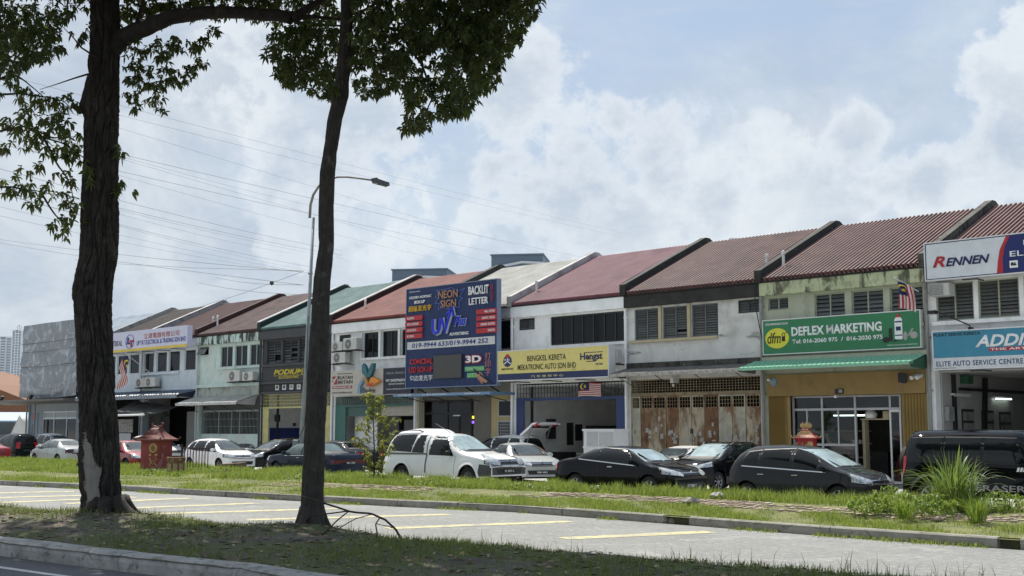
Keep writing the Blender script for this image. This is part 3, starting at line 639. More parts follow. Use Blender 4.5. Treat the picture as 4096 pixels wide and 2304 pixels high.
mb = MB(); mb.prism([(-.14, .22), (.08, .18), (.16, .22), (.18, .44), (.14, .52), (-.08, .56), (-.16, .5)], 'y', -.03, 0); bevel(mb.build('mirror_back', m_black, e), .02)
mb = MB(); mb.tube([(-.16, .2, -.1), (-.02, .02, .3)], .015, 6); mb.build('stick', m_steel, e)
e = empty('spotlight', FP(-.35, -.05, 3.68), RZ, 'pair of small white spotlights at the end of the ochre beam', 'spotlight')
for s in (-1, 1):
    mb = MB(); mb.tube([(s*.1, 0, .05), (s*.1-.06, -.22, -.03)], [.05, .07], 10); mb.build('lamp_head', m_mirrorwhite, e)
mb = MB(); mb.box(-.14, .14, 0, .06, .02, .1); mb.build('base', m_mirrorwhite, e)
m_sgreen = M('green_sign_board', (.022, .19, .075), .35, var=.06)
e, X, Zf = sign('signboard', -6.37, -.17, 4.69, 5.965, -.12, 'long green signboard with yellow oval and white DEFLEX MARKETING lettering', m_sgreen, flat('white_trim', (.62, .65, .63)), brackets=0)
text(e, 'KEDAI BARANGAN LOGAM', X(-6.25), X(-5.3), Zf(5.77), Zf(5.86), wht, -.004, bold=.01)
mb = MB(); disc(mb, X(-5.76), Zf(5.28), .5, .375, -.008, 0, 36); ov = mb.build('yellow_oval', ink((.72, .66, .05)), e)
text(e, 'dfm', X(-6.17), X(-5.6), Zf(5.1), Zf(5.5), blk, -.012, bold=.005, shear=.2)
mb = MB(); mb.box(X(-5.55), X(-5.42), -.016, -.008, Zf(5.16), Zf(5.34)); mb.tube([(X(-5.535), -.012, Zf(5.34)), (X(-5.535), -.012, Zf(5.44)), (X(-5.485), -.012, Zf(5.48)), (X(-5.435), -.012, Zf(5.44)), (X(-5.435), -.012, Zf(5.34))], .012, 6); mb.build('padlock_emblem', blk, e)
text(e, 'TM', X(-5.41), X(-5.34), Zf(5.45), Zf(5.5), blk, -.012)
text(e, 'DEFLEX MARKETING', X(-5.15), X(-1.58), Zf(5.32), Zf(5.66), wht, -.004, bold=.035)
text(e, 'Tel: 016-2060 975  /  016-2030 975', X(-5.12), X(-1.56), Zf(5.04), Zf(5.2), wht, -.004, bold=.025)
text(e, 'PEMILIK OLEH DEFLEX MARKETING', X(-1.4), X(-.3), Zf(4.79), Zf(4.83), wht, -.004)
mb = MB(); mb.prism([(X(-1.11), Zf(5.0)), (X(-.83), Zf(5.0)), (X(-.83), Zf(5.68)), (X(-.89), Zf(5.76)), (X(-1.05), Zf(5.76)), (X(-1.11), Zf(5.68))], 'y', -.008, 0); bo = mb.build('bottle_picture', wht, e)
mb = MB(); mb.box(X(-1.04), X(-.9), -.012, -.0, Zf(5.76), Zf(5.86)); mb.build('red_cap_picture', red, e)
mb = MB(); mb.box(X(-1.1), X(-.84), -.011, -.008, Zf(5.58), Zf(5.63)); mb.box(X(-1.06), X(-.88), -.011, -.008, Zf(5.3), Zf(5.44)); mb.box(X(-1.1), X(-.84), -.011, -.008, Zf(5.12), Zf(5.16)); mb.build('bottle_label', navy, bo)
mb = MB(); mb.box(X(-1.33), X(-1.2), -.01, 0, Zf(4.95), Zf(5.4)); disc(mb, X(-1.43), Zf(5.0), .14, .1, -.009, 0, 18); mb.prism([(X(-1.2), Zf(4.9)), (X(-.95), Zf(4.96)), (X(-1.1), Zf(5.02))], 'y', -.008, 0); mb.build('belt_picture', blk, e)
mb = MB(); disc(mb, X(-.73), Zf(5.1), .075, .15, -.008, 0, 14); disc(mb, X(-.42), Zf(5.12), .13, .12, -.009, 0, 18); mb.prism([(X(-.66), Zf(5.1)), (X(-.47), Zf(5.36)), (X(-.42), Zf(5.34)), (X(-.6), Zf(5.1))], 'y', -.009, 0); mb.build('tape_picture', ink((.40, .36, .36)), e)
def vent_pipe(root, x, y, h=.55, m=m_mirrorwhite):
    z = 7.46+(y+.2)*.457; mb = MB(); mb.lathe([(.055, -.1), (.055, h*.8), (.075, h*.82), (.07, h), (0, h+.03)], 10); o = mb.build('vent_pipe', m, root); o.location = (x, y, z)
vent_pipe(S[0], .42, 1.0, .7); 
# ---------------------------------------------------------------- bay 1 : shop with rusty doors
r, L = shop(1, 'weathered grey shophouse with rusty steel doors and black mouldy fascia', m_w_rusty, m_mould, m_r_red, m_mould, m_w_white,
            [(-12.6, -11.36, 5.55, 6.83), (-11.17, -9.93, 5.55, 6.83), (-9.75, -8.5, 5.55, 6.83), (-7.58, -6.64, 6.34, 6.85)], lowz=3.94)
S[1] = r; X = lambda x: x+13
vent_pipe(r, 6.1, 1.15, .6)
for a, b, gp in ((-12.6, -11.36, ()), (-11.17, -9.93, ((1, 2),)), (-9.75, -8.5, ())): window(r, X(a), X(b), 5.55, 6.83, 'louvre', 2, flat('blue_grey_frame', (.12, .14, .15), .6), sm=m_slat2, rows=12, gaps=gp)
vents(r, X(-7.58), X(-6.64))
mb = MB(); mb.box(.2, 4.5, -.02, .098, 5.44, 5.545); mb.box(1.66, 1.81, .02, .16, 5.55, 6.9); mb.box(3.08, 3.23, .02, .16, 5.55, 6.9); mb.build('window_surround', m_cream, r)
mb = MB(); mb.box(.02, 6.48, -.06, .098, 4.38, 4.62); mb.build('ledge', m_mould2, r)
m_corr = M('weathered_awning_sheet', (.20, .19, .175), .8, var=.3, vs=2, stains=(((.08, .075, .07), 2, .45, .65, (1, 1, 1), .8),))
m_corrw = M('scalloped_awning_edge', (.38, .36, .33), .8, var=.3, vs=8)
def awning(root, x0, x1, yf_, zf_, zb, mat, edge, val=.13, pitch=.07, amp=.02, endm=None):
    mb = MB(); n = int((x1-x0)/pitch*2)
    def dz(i): return amp if i % 2 else 0
    for i in range(n):
        a, b = x0+(x1-x0)*i/n, x0+(x1-x0)*(i+1)/n
        mb.quad((a, yf_, zf_+dz(i)), (b, yf_, zf_+dz(i+1)), (b, .09, zb+dz(i+1)), (a, .09, zb+dz(i)))
    a_ = mb.build('awning', mat, root)
    mb = MB()
    for i in range(n):
        a, b = x0+(x1-x0)*i/n, x0+(x1-x0)*(i+1)/n; ya, yb = yf_-.005-(.02 if i % 2 else 0), yf_-.005-(.02 if (i+1) % 2 else 0)
        mb.quad((a, ya, zf_-val+(.02 if i % 2 else 0)), (b, yb, zf_-val+(.02 if (i+1) % 2 else 0)), (b, yb, zf_+dz(i+1)), (a, ya, zf_+dz(i)))
    mb.build('awning_edge', edge, a_)
    for xe in (x1-.02, x0): mb = MB(); mb.prism([(yf_, zf_), (yf_, zf_-.1), (-.1, zf_-.15), (.09, zb-.02)], 'x', xe, xe+.02); mb.build('awning_end', endm or mat, a_)
    mb = MB()
    for i in range(4): x = x0+.3+(x1-x0-.6)*i/3; mb.tube([(x, yf_+.03, zf_-.03), (x, .1, zf_-.5)], .015, 5)
    mb.build('awning_strut', m_black, a_)
    return a_
awning(r, X(-12.95), X(-6.75), -1.2, 4.14, 4.42, m_corr, m_corrw)
mb = MB(); mb.box(.16, 6.34, .12, .2, 3.27, 3.39); mb.box(.16, 6.34, .12, .2, 3.90, 3.94); mb.box(.16, .2, .12, .2, 0, 3.9); mb.box(6.3, 6.34, .12, .2, 0, 3.9); mb.build('door_frame', m_grust, r)
mb = MB(); grille(mb, .2, 6.3, 3.39, 3.9, .16, 44, 5, .009); mb.build('upper_grille', m_grust, r)
mb = MB(); mb.box(.16, 6.34, .9, .92, 0, 3.94); mb.build('unlit_room_backing', m_void, r)  # black sheet paints in the unlit interior, no room is built
px_ = [-12.84, -12.37, -11.75, -11.09, -10.48, -9.85, -9.24, -8.61, -7.97, -7.36, -6.70]
pmats = [m_rust3, m_rust, m_rust, m_rust2, m_rust, m_rust, m_rust2, m_rust3, m_rust3, m_rust]
for i in range(10):
    a, b = X(px_[i])+.012, X(px_[i+1])-.012; yj = .13+.012*(i % 2)
    mb = MB(); mb.box(a, b, yj, yj+.03, .03, 2.78); mb.box(a, a+.05, yj, yj+.03, 2.78, 3.26); mb.box(b-.05, b, yj, yj+.03, 2.78, 3.26); mb.box(a+.05, b-.05, yj, yj+.03, 3.2, 3.26); d = mb.build('door_panel', pmats[i], r)
    mb = MB(); grille(mb, a+.05, b-.05, 2.78, 3.2, yj+.015, 4, 3, .008); mb.build('panel_grille', m_grust, d)
m_paper = flat('torn_paper', (.40, .39, .36), .8, var=.2)
for i in range(48):
    k = random.randrange(10); a, b = X(px_[k])+.06, X(px_[k+1])-.16; w_, h_ = random.uniform(.08, .19), random.uniform(.09, .2); x = random.uniform(a, b); z = 1.35+abs(random.gauss(0, .35)); yj = .124+.012*(k % 2)-.0004*i
    mb = MB(); mb.prism([(x, z), (x+w_, z+random.uniform(-.02, .02)), (x+w_*.95, z+h_), (x+random.uniform(0, .03), z+h_*random.uniform(.8, 1))], 'y', yj, yj+.001); mb.build('paper_scrap', m_paper, r)
mb = MB(); mb.box(X(-9.9), X(-9.8), .09, .13, 1.75, 1.95); mb.tube([(X(-9.78), .1, 1.7), (X(-9.7), .1, 1.6), (X(-9.72), .1, 1.45), (X(-9.8), .1, 1.5)], .012, 6); mb.build('padlock', m_dframe, r)
mb = MB(); mb.box(X(-10.55), X(-10.40), -.3, .1, 3.75, 3.95); mb.lathe([(0, 0), (.06, .02), (.05, .1), (0, .12)], 10, (X(-10.47), -.2, 3.6)); mb.build('porch_lamp', m_mirrorwhite, r)
mb = MB(); mb.tube([(6.42, -.16, 7.4), (6.36, -.2, 7.2), (6.35, -.15, 6.6), (6.45, -.1, 5.9), (6.6, -.1, 5.2), (6.62, -.1, 4.6)], .018, 6); mb.build('drain_cable', m_black, r)
# ---------------------------------------------------------------- bay 2 : car workshop
r, L = shop(2, 'white shophouse with a ribbon of dark windows above an open car workshop', m_w_white, W((.87, .89, .90)), m_r_pink, m_party_white, m_w_white,
            [(-19.17, -18.2, 6.34, 6.86), (-17.26, -13.05, 5.57, 6.83)], lowz=3.94)
S[2] = r; X = lambda x: x+19.5
vent_pipe(r, .5, 1.1, .6)
vents(r, X(-19.17), X(-18.2)); window(r, X(-17.26), X(-13.05), 5.57, 6.83, 'casement', 7, flat('dark_mullion', (.022, .022, .02), .5), fw=.06)
mb = MB(); mb.box(X(-17.3), X(-13.02), -.03, .098, 5.44, 5.55); mb.build('window_sill', m_w_white, r)
m_blue = flat('blue_door_paint', (.02, .04, .14), .5)
mb = MB(); mb.box(.17, 6.34, .1, .18, 3.18, 3.30); mb.box(.17, .62, .1, .16, 0, 3.18); mb.box(5.88, 6.34, .1, .16, 0, 3.18); mb.build('folded_steel_door', m_blue, r)
mb = MB(); grille(mb, .2, 6.32, 3.30, 3.92, .15, 34, 3, .009); mb.build('upper_grille', flat('navy_grille', (.02, .025, .05)), r)
m_iw = W((.78, .78, .75)); room(r, m_iw, 8.5)
mb = MB(); mb.tube([(.3, 1.0, 0), (.3, 1.0, 3.85)], .06, 8); mb.build('inner_pipe', m_dframe, r)
mb = MB(); mb.prism([(3.6, 3.0), (8.4, .2), (8.4, .0), (8.4, .0), (7.9, .0), (3.6, 2.6)], 'x', 4.9, 6.25); mb.build('staircase', m_iw, r)
mb = MB(); mb.box(.23, .25, 3.44, 3.9, 1.2, 2.24); mb.box(.23, .25, 4.04, 4.55, 1.4, 2.17); mb.box(.23, .4, 2.0, 2.5, 1.5, 2.4); mb.build('wall_poster', m_dframe, r)
mb = MB(); mb.box(.25, .8, 4.8, 6.8, .02, 2.1); mb.box(2.5, 4.5, 7.6, 8.4, .02, 2.0); mb.box(.3, 1.0, 2.2, 3.2, .02, .9); mb.build('tool_shelf', m_dframe, r)
mb = MB(); mb.box(1.2, 3.2, 3.0, 3.6, .8, .85)
for xx in (1.25, 3.1): mb.box(xx, xx+.05, 3.05, 3.55, 0, .8)
mb.build('work_table', m_iw, r)
mb = MB(); mb.box(1.7, 2.2, 3.05, 3.5, .85, 1.25); mb.build('plastic_crate', flat('pale_blue_plastic', (.25, .38, .42)), r)
mb = MB(); mb.lathe([(.1, 0), (.28, .02), (.24, .3), (.05, .5), (0, .5)], 9); o = mb.build('white_sack', m_paper, r); o.location = (2.6, 2.3, .02)
m_sy = M('pale_yellow_sign', (.70, .60, .20), .4, var=.05); 
e, X, Zf = sign('signboard', -19.44, -13.1, 4.05, 5.345, -1.0, 'pale yellow signboard with navy base strip, BENGKEL KERETA lettering', m_sy, flat('white_trim', (.7, .7, .7)), depth=.42, brackets=3)
mb = MB(); mb.box(X(-19.42), X(-13.12), -.006, 0, .02, .3); mb.build('navy_strip', ink((.012, .022, .085)), e)
text(e, 'BENGKEL KERETA', X(-17.63), X(-15.4), Zf(4.85), Zf(5.09), blk, -.004, bold=.008); text(e, 'MEKATRONIC AUTO SDN BHD', X(-18.2), X(-14.85), Zf(4.48), Zf(4.72), blk, -.004, bold=.008)
text(e, '汽 车 维 修 中 心', X(-17.4), X(-15.55), Zf(4.14), Zf(4.25), ink((.6, .55, .25)), -.01, bold=.01)
text(e, 'MEKATRONIC', X(-19.17), X(-18.45), Zf(4.52), Zf(4.6), blk, -.004, bold=.015)
mb = MB(); disc(mb, X(-18.82), Zf(4.9), .26, .25, -.008, 0, 26); em = mb.build('emblem', navy, e)
mb = MB(); 
for a in (90, 210, 330): mb.prism([(X(-18.82)+.02*math.cos(R(a+90)), Zf(4.9)+.02*math.sin(R(a+90))), (X(-18.82)+.24*math.cos(R(a))+.02*math.cos(R(a+90)), Zf(4.9)+.24*math.sin(R(a))+.02*math.sin(R(a+90))), (X(-18.82)+.24*math.cos(R(a))-.02*math.cos(R(a+90)), Zf(4.9)+.24*math.sin(R(a))-.02*math.sin(R(a+90))), (X(-18.82)-.02*math.cos(R(a+90)), Zf(4.9)-.02*math.sin(R(a+90)))], 'y', -.012, -.008)
mb.build('emblem_spokes', wht, em); mb = MB(); mb.prism([(X(-18.9), Zf(5.04)), (X(-18.74), Zf(5.04)), (X(-18.7), Zf(5.16)), (X(-18.82), Zf(5.22)), (X(-18.94), Zf(5.16))], 'y', -.013, -.0085); mb.build('emblem_crown', red, em)
text(e, 'M', X(-19.02), X(-18.9), Zf(4.92), Zf(5.01), wht, -.013, bold=.02); text(e, 'K', X(-18.75), X(-18.65), Zf(4.92), Zf(5.01), wht, -.013, bold=.02)
text(e, 'Hengst', X(-14.62), X(-13.42), Zf(4.70), Zf(5.07), navy, -.004, bold=.03); mb = MB(); mb.box(X(-14.4), X(-13.4), -.006, 0, Zf(5.07), Zf(5.1)); mb.box(X(-14.3), X(-13.8), -.006, 0, Zf(4.70), Zf(4.73)); mb.build('logo_bars', navy, e)
text(e, 'FILTER', X(-13.78), X(-13.4), Zf(4.55), Zf(4.63), navy, -.004, bold=.015); text(e, 'JM0852218', X(-15.1), X(-14.85), Zf(4.40), Zf(4.43), blk, -.004)
aircon(-13.75, -13.05, 4.6, 5.2, -.52, 'white air conditioner outdoor unit peeking behind the right end of the pale yellow signboard')
# ---------------------------------------------------------------- bay 3 : sign maker
r, L = shop(3, 'cream shophouse of the sign maker, mostly hidden by the tall navy hoarding', m_w_cream, m_party_white, m_r_white, m_mould, m_w_white,
            [(-25.6, -24.4, *STDW), (-24.2, -23, *STDW), (-22.8, -21.6, *STDW), (-20.5, -19.68, 5.56, 6.85)], lowz=3.6)
S[3] = r; X = lambda x: x+26
for a, b in ((-25.6, -24.4), (-24.2, -23), (-22.8, -21.6)): window(r, X(a), X(b), *STDW)
window(r, X(-20.5), X(-19.68), 5.56, 6.85, n=1, fm=m_dframe)
m_taupe = W((.16, .145, .125)); 
mb = MB(); wall_holes(mb, .16, 6.34, 0, 3.598, .35, .5, [(X(-25.86), X(-22.28), 0, 3.32), (X(-20.63), X(-19.78), 2.5, 3.25), (X(-20.66), X(-19.82), 1.55, 2.32)]); mb.build('ground_wall', m_taupe, r)
mb = MB(); mb.box(X(-21.1), 6.33, .32, .348, 0, 3.55); 
wall_holes(mb, X(-21.1), 6.3, 0, 3.55, .30, .345, [(X(-20.63), X(-19.78), 2.5, 3.25), (X(-20.66), X(-19.82), 1.55, 2.32)]); mb.build('yellow_wall', W((.46, .38, .19)), r)
window(r, X(-20.63), X(-19.78), 2.5, 3.25, n=1, y=.26, gm=m_glass); wv = window(r, X(-20.66), X(-19.82), 1.55, 2.32, n=1, y=.26)
mb = MB(); grille(mb, X(-20.6), X(-19.88), 1.6, 2.27, .25, 6, 5, .01); mb.build('grille', m_alu, wv)
mb = MB(); xs_ = [X(-25.86), X(-24.22), X(-22.6), X(-22.28)]
for x in xs_: mb.box(x-.04, x+.04, .46, .54, 0, 3.3)
mb.box(xs_[0], xs_[-1], .455, .545, 2.64, 2.74); mb.box(xs_[0], xs_[-1], .455, .545, 3.24, 3.32); mb.box(X(-23.45), X(-23.38), .46, .54, 0, 2.64); sf = mb.build('shopfront_frame', m_black, r)
for a, b in ((xs_[0], xs_[1]), (xs_[1], xs_[2]), (xs_[2], xs_[3])):
    for c, d in ((2.74, 3.24), (.1, 2.64)):
        mb = MB(); mb.box(a+.04, b-.04, .50, .508, c, d); mb.build('pane', m_clear, sf)
mb = MB(); mb.box(.2, 6.3, 4, 4.1, 0, 3.55); mb.box(.2, .3, .6, 4, 0, 3.55); mb.box(.2, 6.3, .6, 4, 3.5, 3.55); mb.build('inner_wall', W((.12, .12, .12)), r)
m_poster = M('colourful_poster', (.10, .10, .12), .5, var=.3, stains=(((.45, .25, .05), 7, .55, .6), ((.04, .16, .30), 6, .56, .62), ((.4, .04, .06), 8, .6, .64)))
mb = MB(); mb.box(X(-25.6), X(-24.55), .56, .58, 1.3, 2.62); mb.build('window_poster', m_poster, r)
m_neon_y = M('yellow_neon', (.9, .7, .1), .4, var=0, emit=(1, .75, .05), estr=1.6); m_neon_p = M('violet_neon', (.3, .1, .9), .4, var=0, emit=(.25, .1, 1), estr=2)
text(r, 'NO', X(-22.5), X(-22.3), 2.42, 2.56, m_neon_y, .45, bold=.01, name='neon_lettering'); text(r, 'OPEN', X(-22.52), X(-22.3), 2.2, 2.32, m_neon_p, .45, bold=.01, name='neon_lettering')
mb = MB(); mb.box(X(-23.8), X(-23.3), .44, .46, 2.55, 2.61); mb.build('door_plate', m_wpaint, r)
# thin blue canopy with lettering
mb = MB(); mb.box(X(-25.9), X(-19.42), -1.5, .09, 3.46, 3.58); cn = mb.build('canopy', m_sky_blue, r)
for s_, a, b in (('019-9944 633', -25.5, -24.6), ('UV PLUS ADVERTISING', -23.8, -22.2), ('019-9944 252', -21.0, -20.0)): text(cn, s_, X(a), X(b), 3.49, 3.555, wht, -1.505, bold=.012)
mb = MB()
for x in (-25.3, -23.5, -21.6, -19.9): mb.tube([(X(x), -1.4, 3.46), (X(x), .08, 3.2)], .02, 6)
mb.build('canopy_strut', m_black, cn)
# the hoarding
m_hoard = M('navy_ribbed_board', (.012, .034, .125), .45, var=.1)
e = empty('hoarding', FP(-22.5, -1.0, 3.88), RZ, 'tall navy hoarding with blue UV Plus logo, phone strip and red pill plates', 'billboard', 'shop signboards along the row'); X = lambda x: x+22.5; Zf = lambda z: z-3.88
mb = MB(); hw = 3.05; mb.box(-hw, hw, .03, .22, 0, 4.73)
n = 76
for i in range(n): x = -hw+2*hw*i/n; mb.box(x+.006, x+2*hw/n-.012, .0, .03, .02, 4.71)
mb.build('board', m_hoard, e)
mb = MB(); mb.box(-hw-.02, hw+.02, -.03, .23, -.03, .015); mb.box(-hw-.02, hw+.02, -.03, .23, 4.715, 4.75); mb.box(-hw-.025, -hw+.01, -.028, .228, .015, 4.715); mb.box(hw-.01, hw+.025, -.028, .228, .015, 4.715); mb.build('frame', flat('hoarding_trim', (.2, .26, .36)), e)
mb = MB()
for x in (-2.4, -.8, .8, 2.4): mb.box(x-.04, x+.04, .22, 1.1, .5, .58); mb.box(x-.04, x+.04, .22, 1.1, 3.0, 3.08); mb.tube([(x, .15, 0), (x, 1.0, -.35)], .03, 6)
mb.build('support_frame', m_black, e)
for (x0, x1, z0, z1, lines, al) in ((-25.57, -24.34, 6.19, 7.34, ('BILLBOARD', 'METAL SIGNBOARD', 'LED LIGHTBOX', '3D DESIGN'), 0), (-20.72, -19.43, 6.19, 7.33, ('WALL STICKER', 'GRAPHIC VEHICLE', 'BANNER / BUNTING', 'SUNBLIND'), 1)):
    st = (z1-z0)/4
    for i, s_ in enumerate(lines):
        zc = z1-st*(i+.5); mb = MB(); mb.prism([(X(x0), Zf(zc-.11)), (X(x1)-(.0 if al else .05), Zf(zc-.11)), (X(x1), Zf(zc-.05)), (X(x1), Zf(zc+.08)), (X(x1)-.05, Zf(zc+.11)), (X(x0), Zf(zc+.11))], 'y', -.07, -.001); pl = mb.build('red_plate', red, e)
        a = X(x0)+.15 if not al else X(x1)-.1-.055*len(s_); text(pl, s_, a, a+.055*len(s_), Zf(zc-.055), Zf(zc+.055), wht, -.072, bold=.012)
mb = MB(); mb.box(X(-25.45), X(-19.58), -.03, -.001, Zf(5.70), Zf(6.06)); ps = mb.build('phone_strip', ink((.6, .61, .6)), e); text(ps, '019-9944 633/019-9944 252', X(-25.1), X(-20.0), Zf(5.77), Zf(5.99), ink((.01, .03, .22)), -.032, bold=.02, shear=.1)
mb = MB(); mb.box(X(-23.5), X(-21.63), -.12, -.001, Zf(4.27), Zf(5.33)); mb.build('led_screen', flat('dead_screen', (.055, .055, .05), .4), e)
text(e, 'PENGIKLANAN', X(-25.35), X(-24.6), Zf(8.44), Zf(8.49), wht, -.004)
text(e, 'LIQUID ACRYLIC', X(-25.3), X(-23.75), Zf(8.1), Zf(8.24), wht, -.03, bold=.02, shear=.15, ext=.03); text(e, 'BOX-UP', X(-24.95), X(-24.2), Zf(7.87), Zf(8.02), wht, -.03, bold=.02, shear=.15, ext=.03)
text(e, '超级发光字', X(-25.35), X(-23.75), Zf(7.50), Zf(7.78), ink((.75, .45, .03)), -.03, bold=.01, ext=.03)
neo = ink((.42, .22, .13)); text(e, 'NEON', X(-23.25), X(-21.95), Zf(7.98), Zf(8.35), neo, -.04, bold=.015, ext=.03); text(e, 'SIGN', X(-23.1), X(-22.05), Zf(7.55), Zf(7.9), neo, -.04, bold=.015, ext=.03)
mb = MB()
star = [(-23.5, 8.1), (-23.3, 8.0), (-23.5, 7.8), (-23.2, 7.78), (-23.3, 7.5), (-22.9, 7.55), (-22.5, 7.45), (-22.1, 7.52), (-21.85, 7.5), (-21.9, 7.75), (-21.65, 7.9), (-21.85, 8.0), (-21.5, 8.35), (-21.9, 8.25), (-22.4, 8.45), (-22.8, 8.4), (-23.4, 8.4), (-23.3, 8.2)]
for i in range(len(star)): a, b = star[i], star[(i+1) % len(star)]; mb.tube([(X(a[0]), -.03, Zf(a[1])), (X(b[0]), -.03, Zf(b[1]))], .014, 5)
mb.build('star_outline', ink((.12, .2, .6)), e)
text(e, 'BACKLIT', X(-21.25), X(-19.95), Zf(8.0), Zf(8.4), wht, -.03, bold=.02, ext=.03); text(e, 'LETTER', X(-21.22), X(-19.98), Zf(7.55), Zf(7.86), wht, -.03, bold=.02, ext=.03)
text(e, '背\n光\n字', X(-19.9), X(-19.66), Zf(7.6), Zf(8.4), ink((.35, .03, .03)), -.02, bold=.01)
bl = ink((.01, .03, .62), .3); lo = ink((.45, .5, .6))
def stroke(mat, pts, r_, y, nm='logo_stroke', parent=None): mb = MB(); mb.tube([(X(a), y, Zf(b)) for a, b in pts], r_, 8); return mb.build(nm, mat, parent or e)
U = [(-23.55, 7.05), (-23.55, 6.6), (-23.5, 6.45), (-23.35, 6.38), (-23.18, 6.42), (-23.08, 6.6), (-23.02, 7.05)]
Vv = [(-22.95, 7.05), (-22.72, 6.42), (-22.35, 7.35)]
for nm, m_, r_, y in (('logo_outline', lo, .125, -.03), ('logo_stroke', bl, .095, -.085)):
    stroke(m_, U, r_, y, nm); stroke(m_, Vv, r_, y, nm); stroke(m_, [(-22.62, 7.2), (-22.25, 7.52), (-22.18, 7.12)], r_*.75, y, nm)
text(e, 'Plus', X(-22.2), X(-21.35), Zf(6.62), Zf(7.12), lo, -.03, bold=.05, shear=.35, ext=.02); text(e, 'Plus', X(-22.17), X(-21.38), Zf(6.65), Zf(7.09), bl, -.055, bold=.02, shear=.35, ext=.02)
text(e, 'ADVERTISING', X(-22.5), X(-21.25), Zf(6.22), Zf(6.36), wht, -.03, bold=.015, ext=.02)
text(e, 'CONCEAL', X(-25.22), X(-23.6), Zf(4.98), Zf(5.24), red, -.04, bold=.04, ext=.03); text(e, 'LED BOX-UP', X(-25.25), X(-23.6), Zf(4.6), Zf(4.86), red, -.04, bold=.03, ext=.03)
text(e, '包边发光字', X(-25.25), X(-23.65), Zf(4.2), Zf(4.47), wht, -.03, bold=.008)
text(e, '3D', X(-21.45), X(-20.35), Zf(4.88), Zf(5.28), red, -.03, bold=.07, ext=.02); text(e, '3D', X(-21.4), X(-20.4), Zf(4.92), Zf(5.24), wht, -.06, bold=.035, ext=.02)
text(e, '打\n印\n字', X(-20.2), X(-19.82), Zf(4.32), Zf(5.35), ink((.45, .18, .18)), -.02, bold=.01)
gr = ink((.10, .42, .12))
for s_, a, b, z in (('PRINTING', -21.5, -20.25, 4.56), ('LETTER', -21.35, -20.4, 4.27)):
    mb = MB(); mb.box(X(a), X(b), -.02, -.001, Zf(z-.02), Zf(z+.19)); pb = mb.build('green_plate', gr, e); text(pb, s_, X(a+.04), X(b-.04), Zf(z+.01), Zf(z+.16), ink((.45, .62, .45)), -.022, bold=.01)
# printed hand holding a pen
sk = ink((.55, .28, .20)); mb = MB()
mb.prism([(X(-20.75), Zf(4.42)), (X(-20.55), Zf(4.5)), (X(-20.35), Zf(4.36)), (X(-20.2), Zf(4.22)), (X(-20.02), Zf(4.1)), (X(-20.12), Zf(4.0)), (X(-20.4), Zf(4.02)), (X(-20.66), Zf(4.2))], 'y', -.03, -.001)
for i, (a, b) in enumerate(((-20.7, 4.3), (-20.62, 4.2), (-20.52, 4.1), (-20.42, 4.03))): mb.tube([(X(a+.2), -.03, Zf(b+.08)), (X(a+.05), -.05, Zf(b)), (X(a+.1), -.04, Zf(b-.09))], .035, 6)
mb.build('hand_picture', sk, e); mb = MB(); mb.prism([(X(-20.95), Zf(4.62)), (X(-20.9), Zf(4.66)), (X(-19.7), Zf(3.95)), (X(-19.72), Zf(3.92)), (X(-20.7), Zf(4.42))], 'y', -.045, -.03); mb.build('pen_picture', blk, e)
# ---------------------------------------------------------------- bay 4 : water filter shop
r, L = shop(4, 'white shophouse with salmon roof and green shutter beside the navy hoarding', m_w_white, W((.88, .89, .90)), m_r_salmon, W((.03, .018, .016)), m_w_white,
            [(-32.1, -31.14, 6.36, 6.82), (-30.08, -28.8, *STDW), (-28.61, -27.32, *STDW), (-27.13, -26.15, *STDW)], capm=m_party_white, lowz=3.62)
S[4] = r; X = lambda x: x+32.5
vent_pipe(r, .9, 1.4, .6); vents(r, X(-32.1), X(-31.14))
for a, b in ((-30.08, -28.8), (-28.61, -27.32), (-27.13, -26.15)): window(r, X(a), X(b), *STDW, n=2, fm=m_dframe)
mb = MB(); mb.box(X(-30.2), 6.48, -.04, .098, 5.42, 5.54); mb.box(X(-30.22), X(-30.1), -.03, .098, 5.54, 6.85); mb.box(X(-28.78), X(-28.63), -.03, .098, 5.54, 6.85); mb.box(X(-27.3), X(-27.15), -.03, .098, 5.54, 6.85); mb.build('window_surround', m_w_white, r)
m_tgreen = flat('teal_green_paint', (.035, .13, .11), .5)
mb = MB(); mb.box(.17, 6.34, .1, .18, 3.08, 3.18); mb.box(.17, 1.02, .1, .16, 0, 3.08); mb.build('steel_door_frame', m_tgreen, r)
mb = MB(); grille(mb, .2, 6.3, 3.18, 3.6, .15, 34, 4, .009); mb.build('upper_grille', m_tgreen, r)
mb = MB()
for i in range(9): mb.box(1.04, 3.65, .2, .23+.012*(i % 2), 2.6+i*.052, 2.65+i*.052)
mb.build('roller_shutter', flat('green_slats', (.05, .12, .105)), r)
room(r, m_iw, 3.2); mb = MB(); mb.box(1.04, 2.85, .7, .75, .02, 2.6); mb.build('partition', m_iw, r); mb = MB(); mb.box(3.7, 6.1, .25, .3, 2.6, 3.08); mb.build('blind', flat('beige_blind', (.42, .38, .32)), r)
mb = MB(); mb.box(3.6, 6.25, 1.5, 1.6, 0, 2.6); mb.build('unlit_room_backing', m_void, r); mb = MB(); mb.box(4.8, 6.2, .8, 1.3, 0, 2.4); mb.build('fridge', flat('dark_fridge', (.03, .03, .03), .2), r)
m_sbeige = flat('beige_sign_board', (.50, .46, .40), .45)
e, X, Zf = sign('signboard', -32.0, -27.82, 3.64, 4.92, -.5, 'beige signboard with kingfisher relief and BUATAN BRITAIN lettering', m_sbeige, None)
char = ink((.035, .035, .045)); dred = ink((.28, .02, .03))
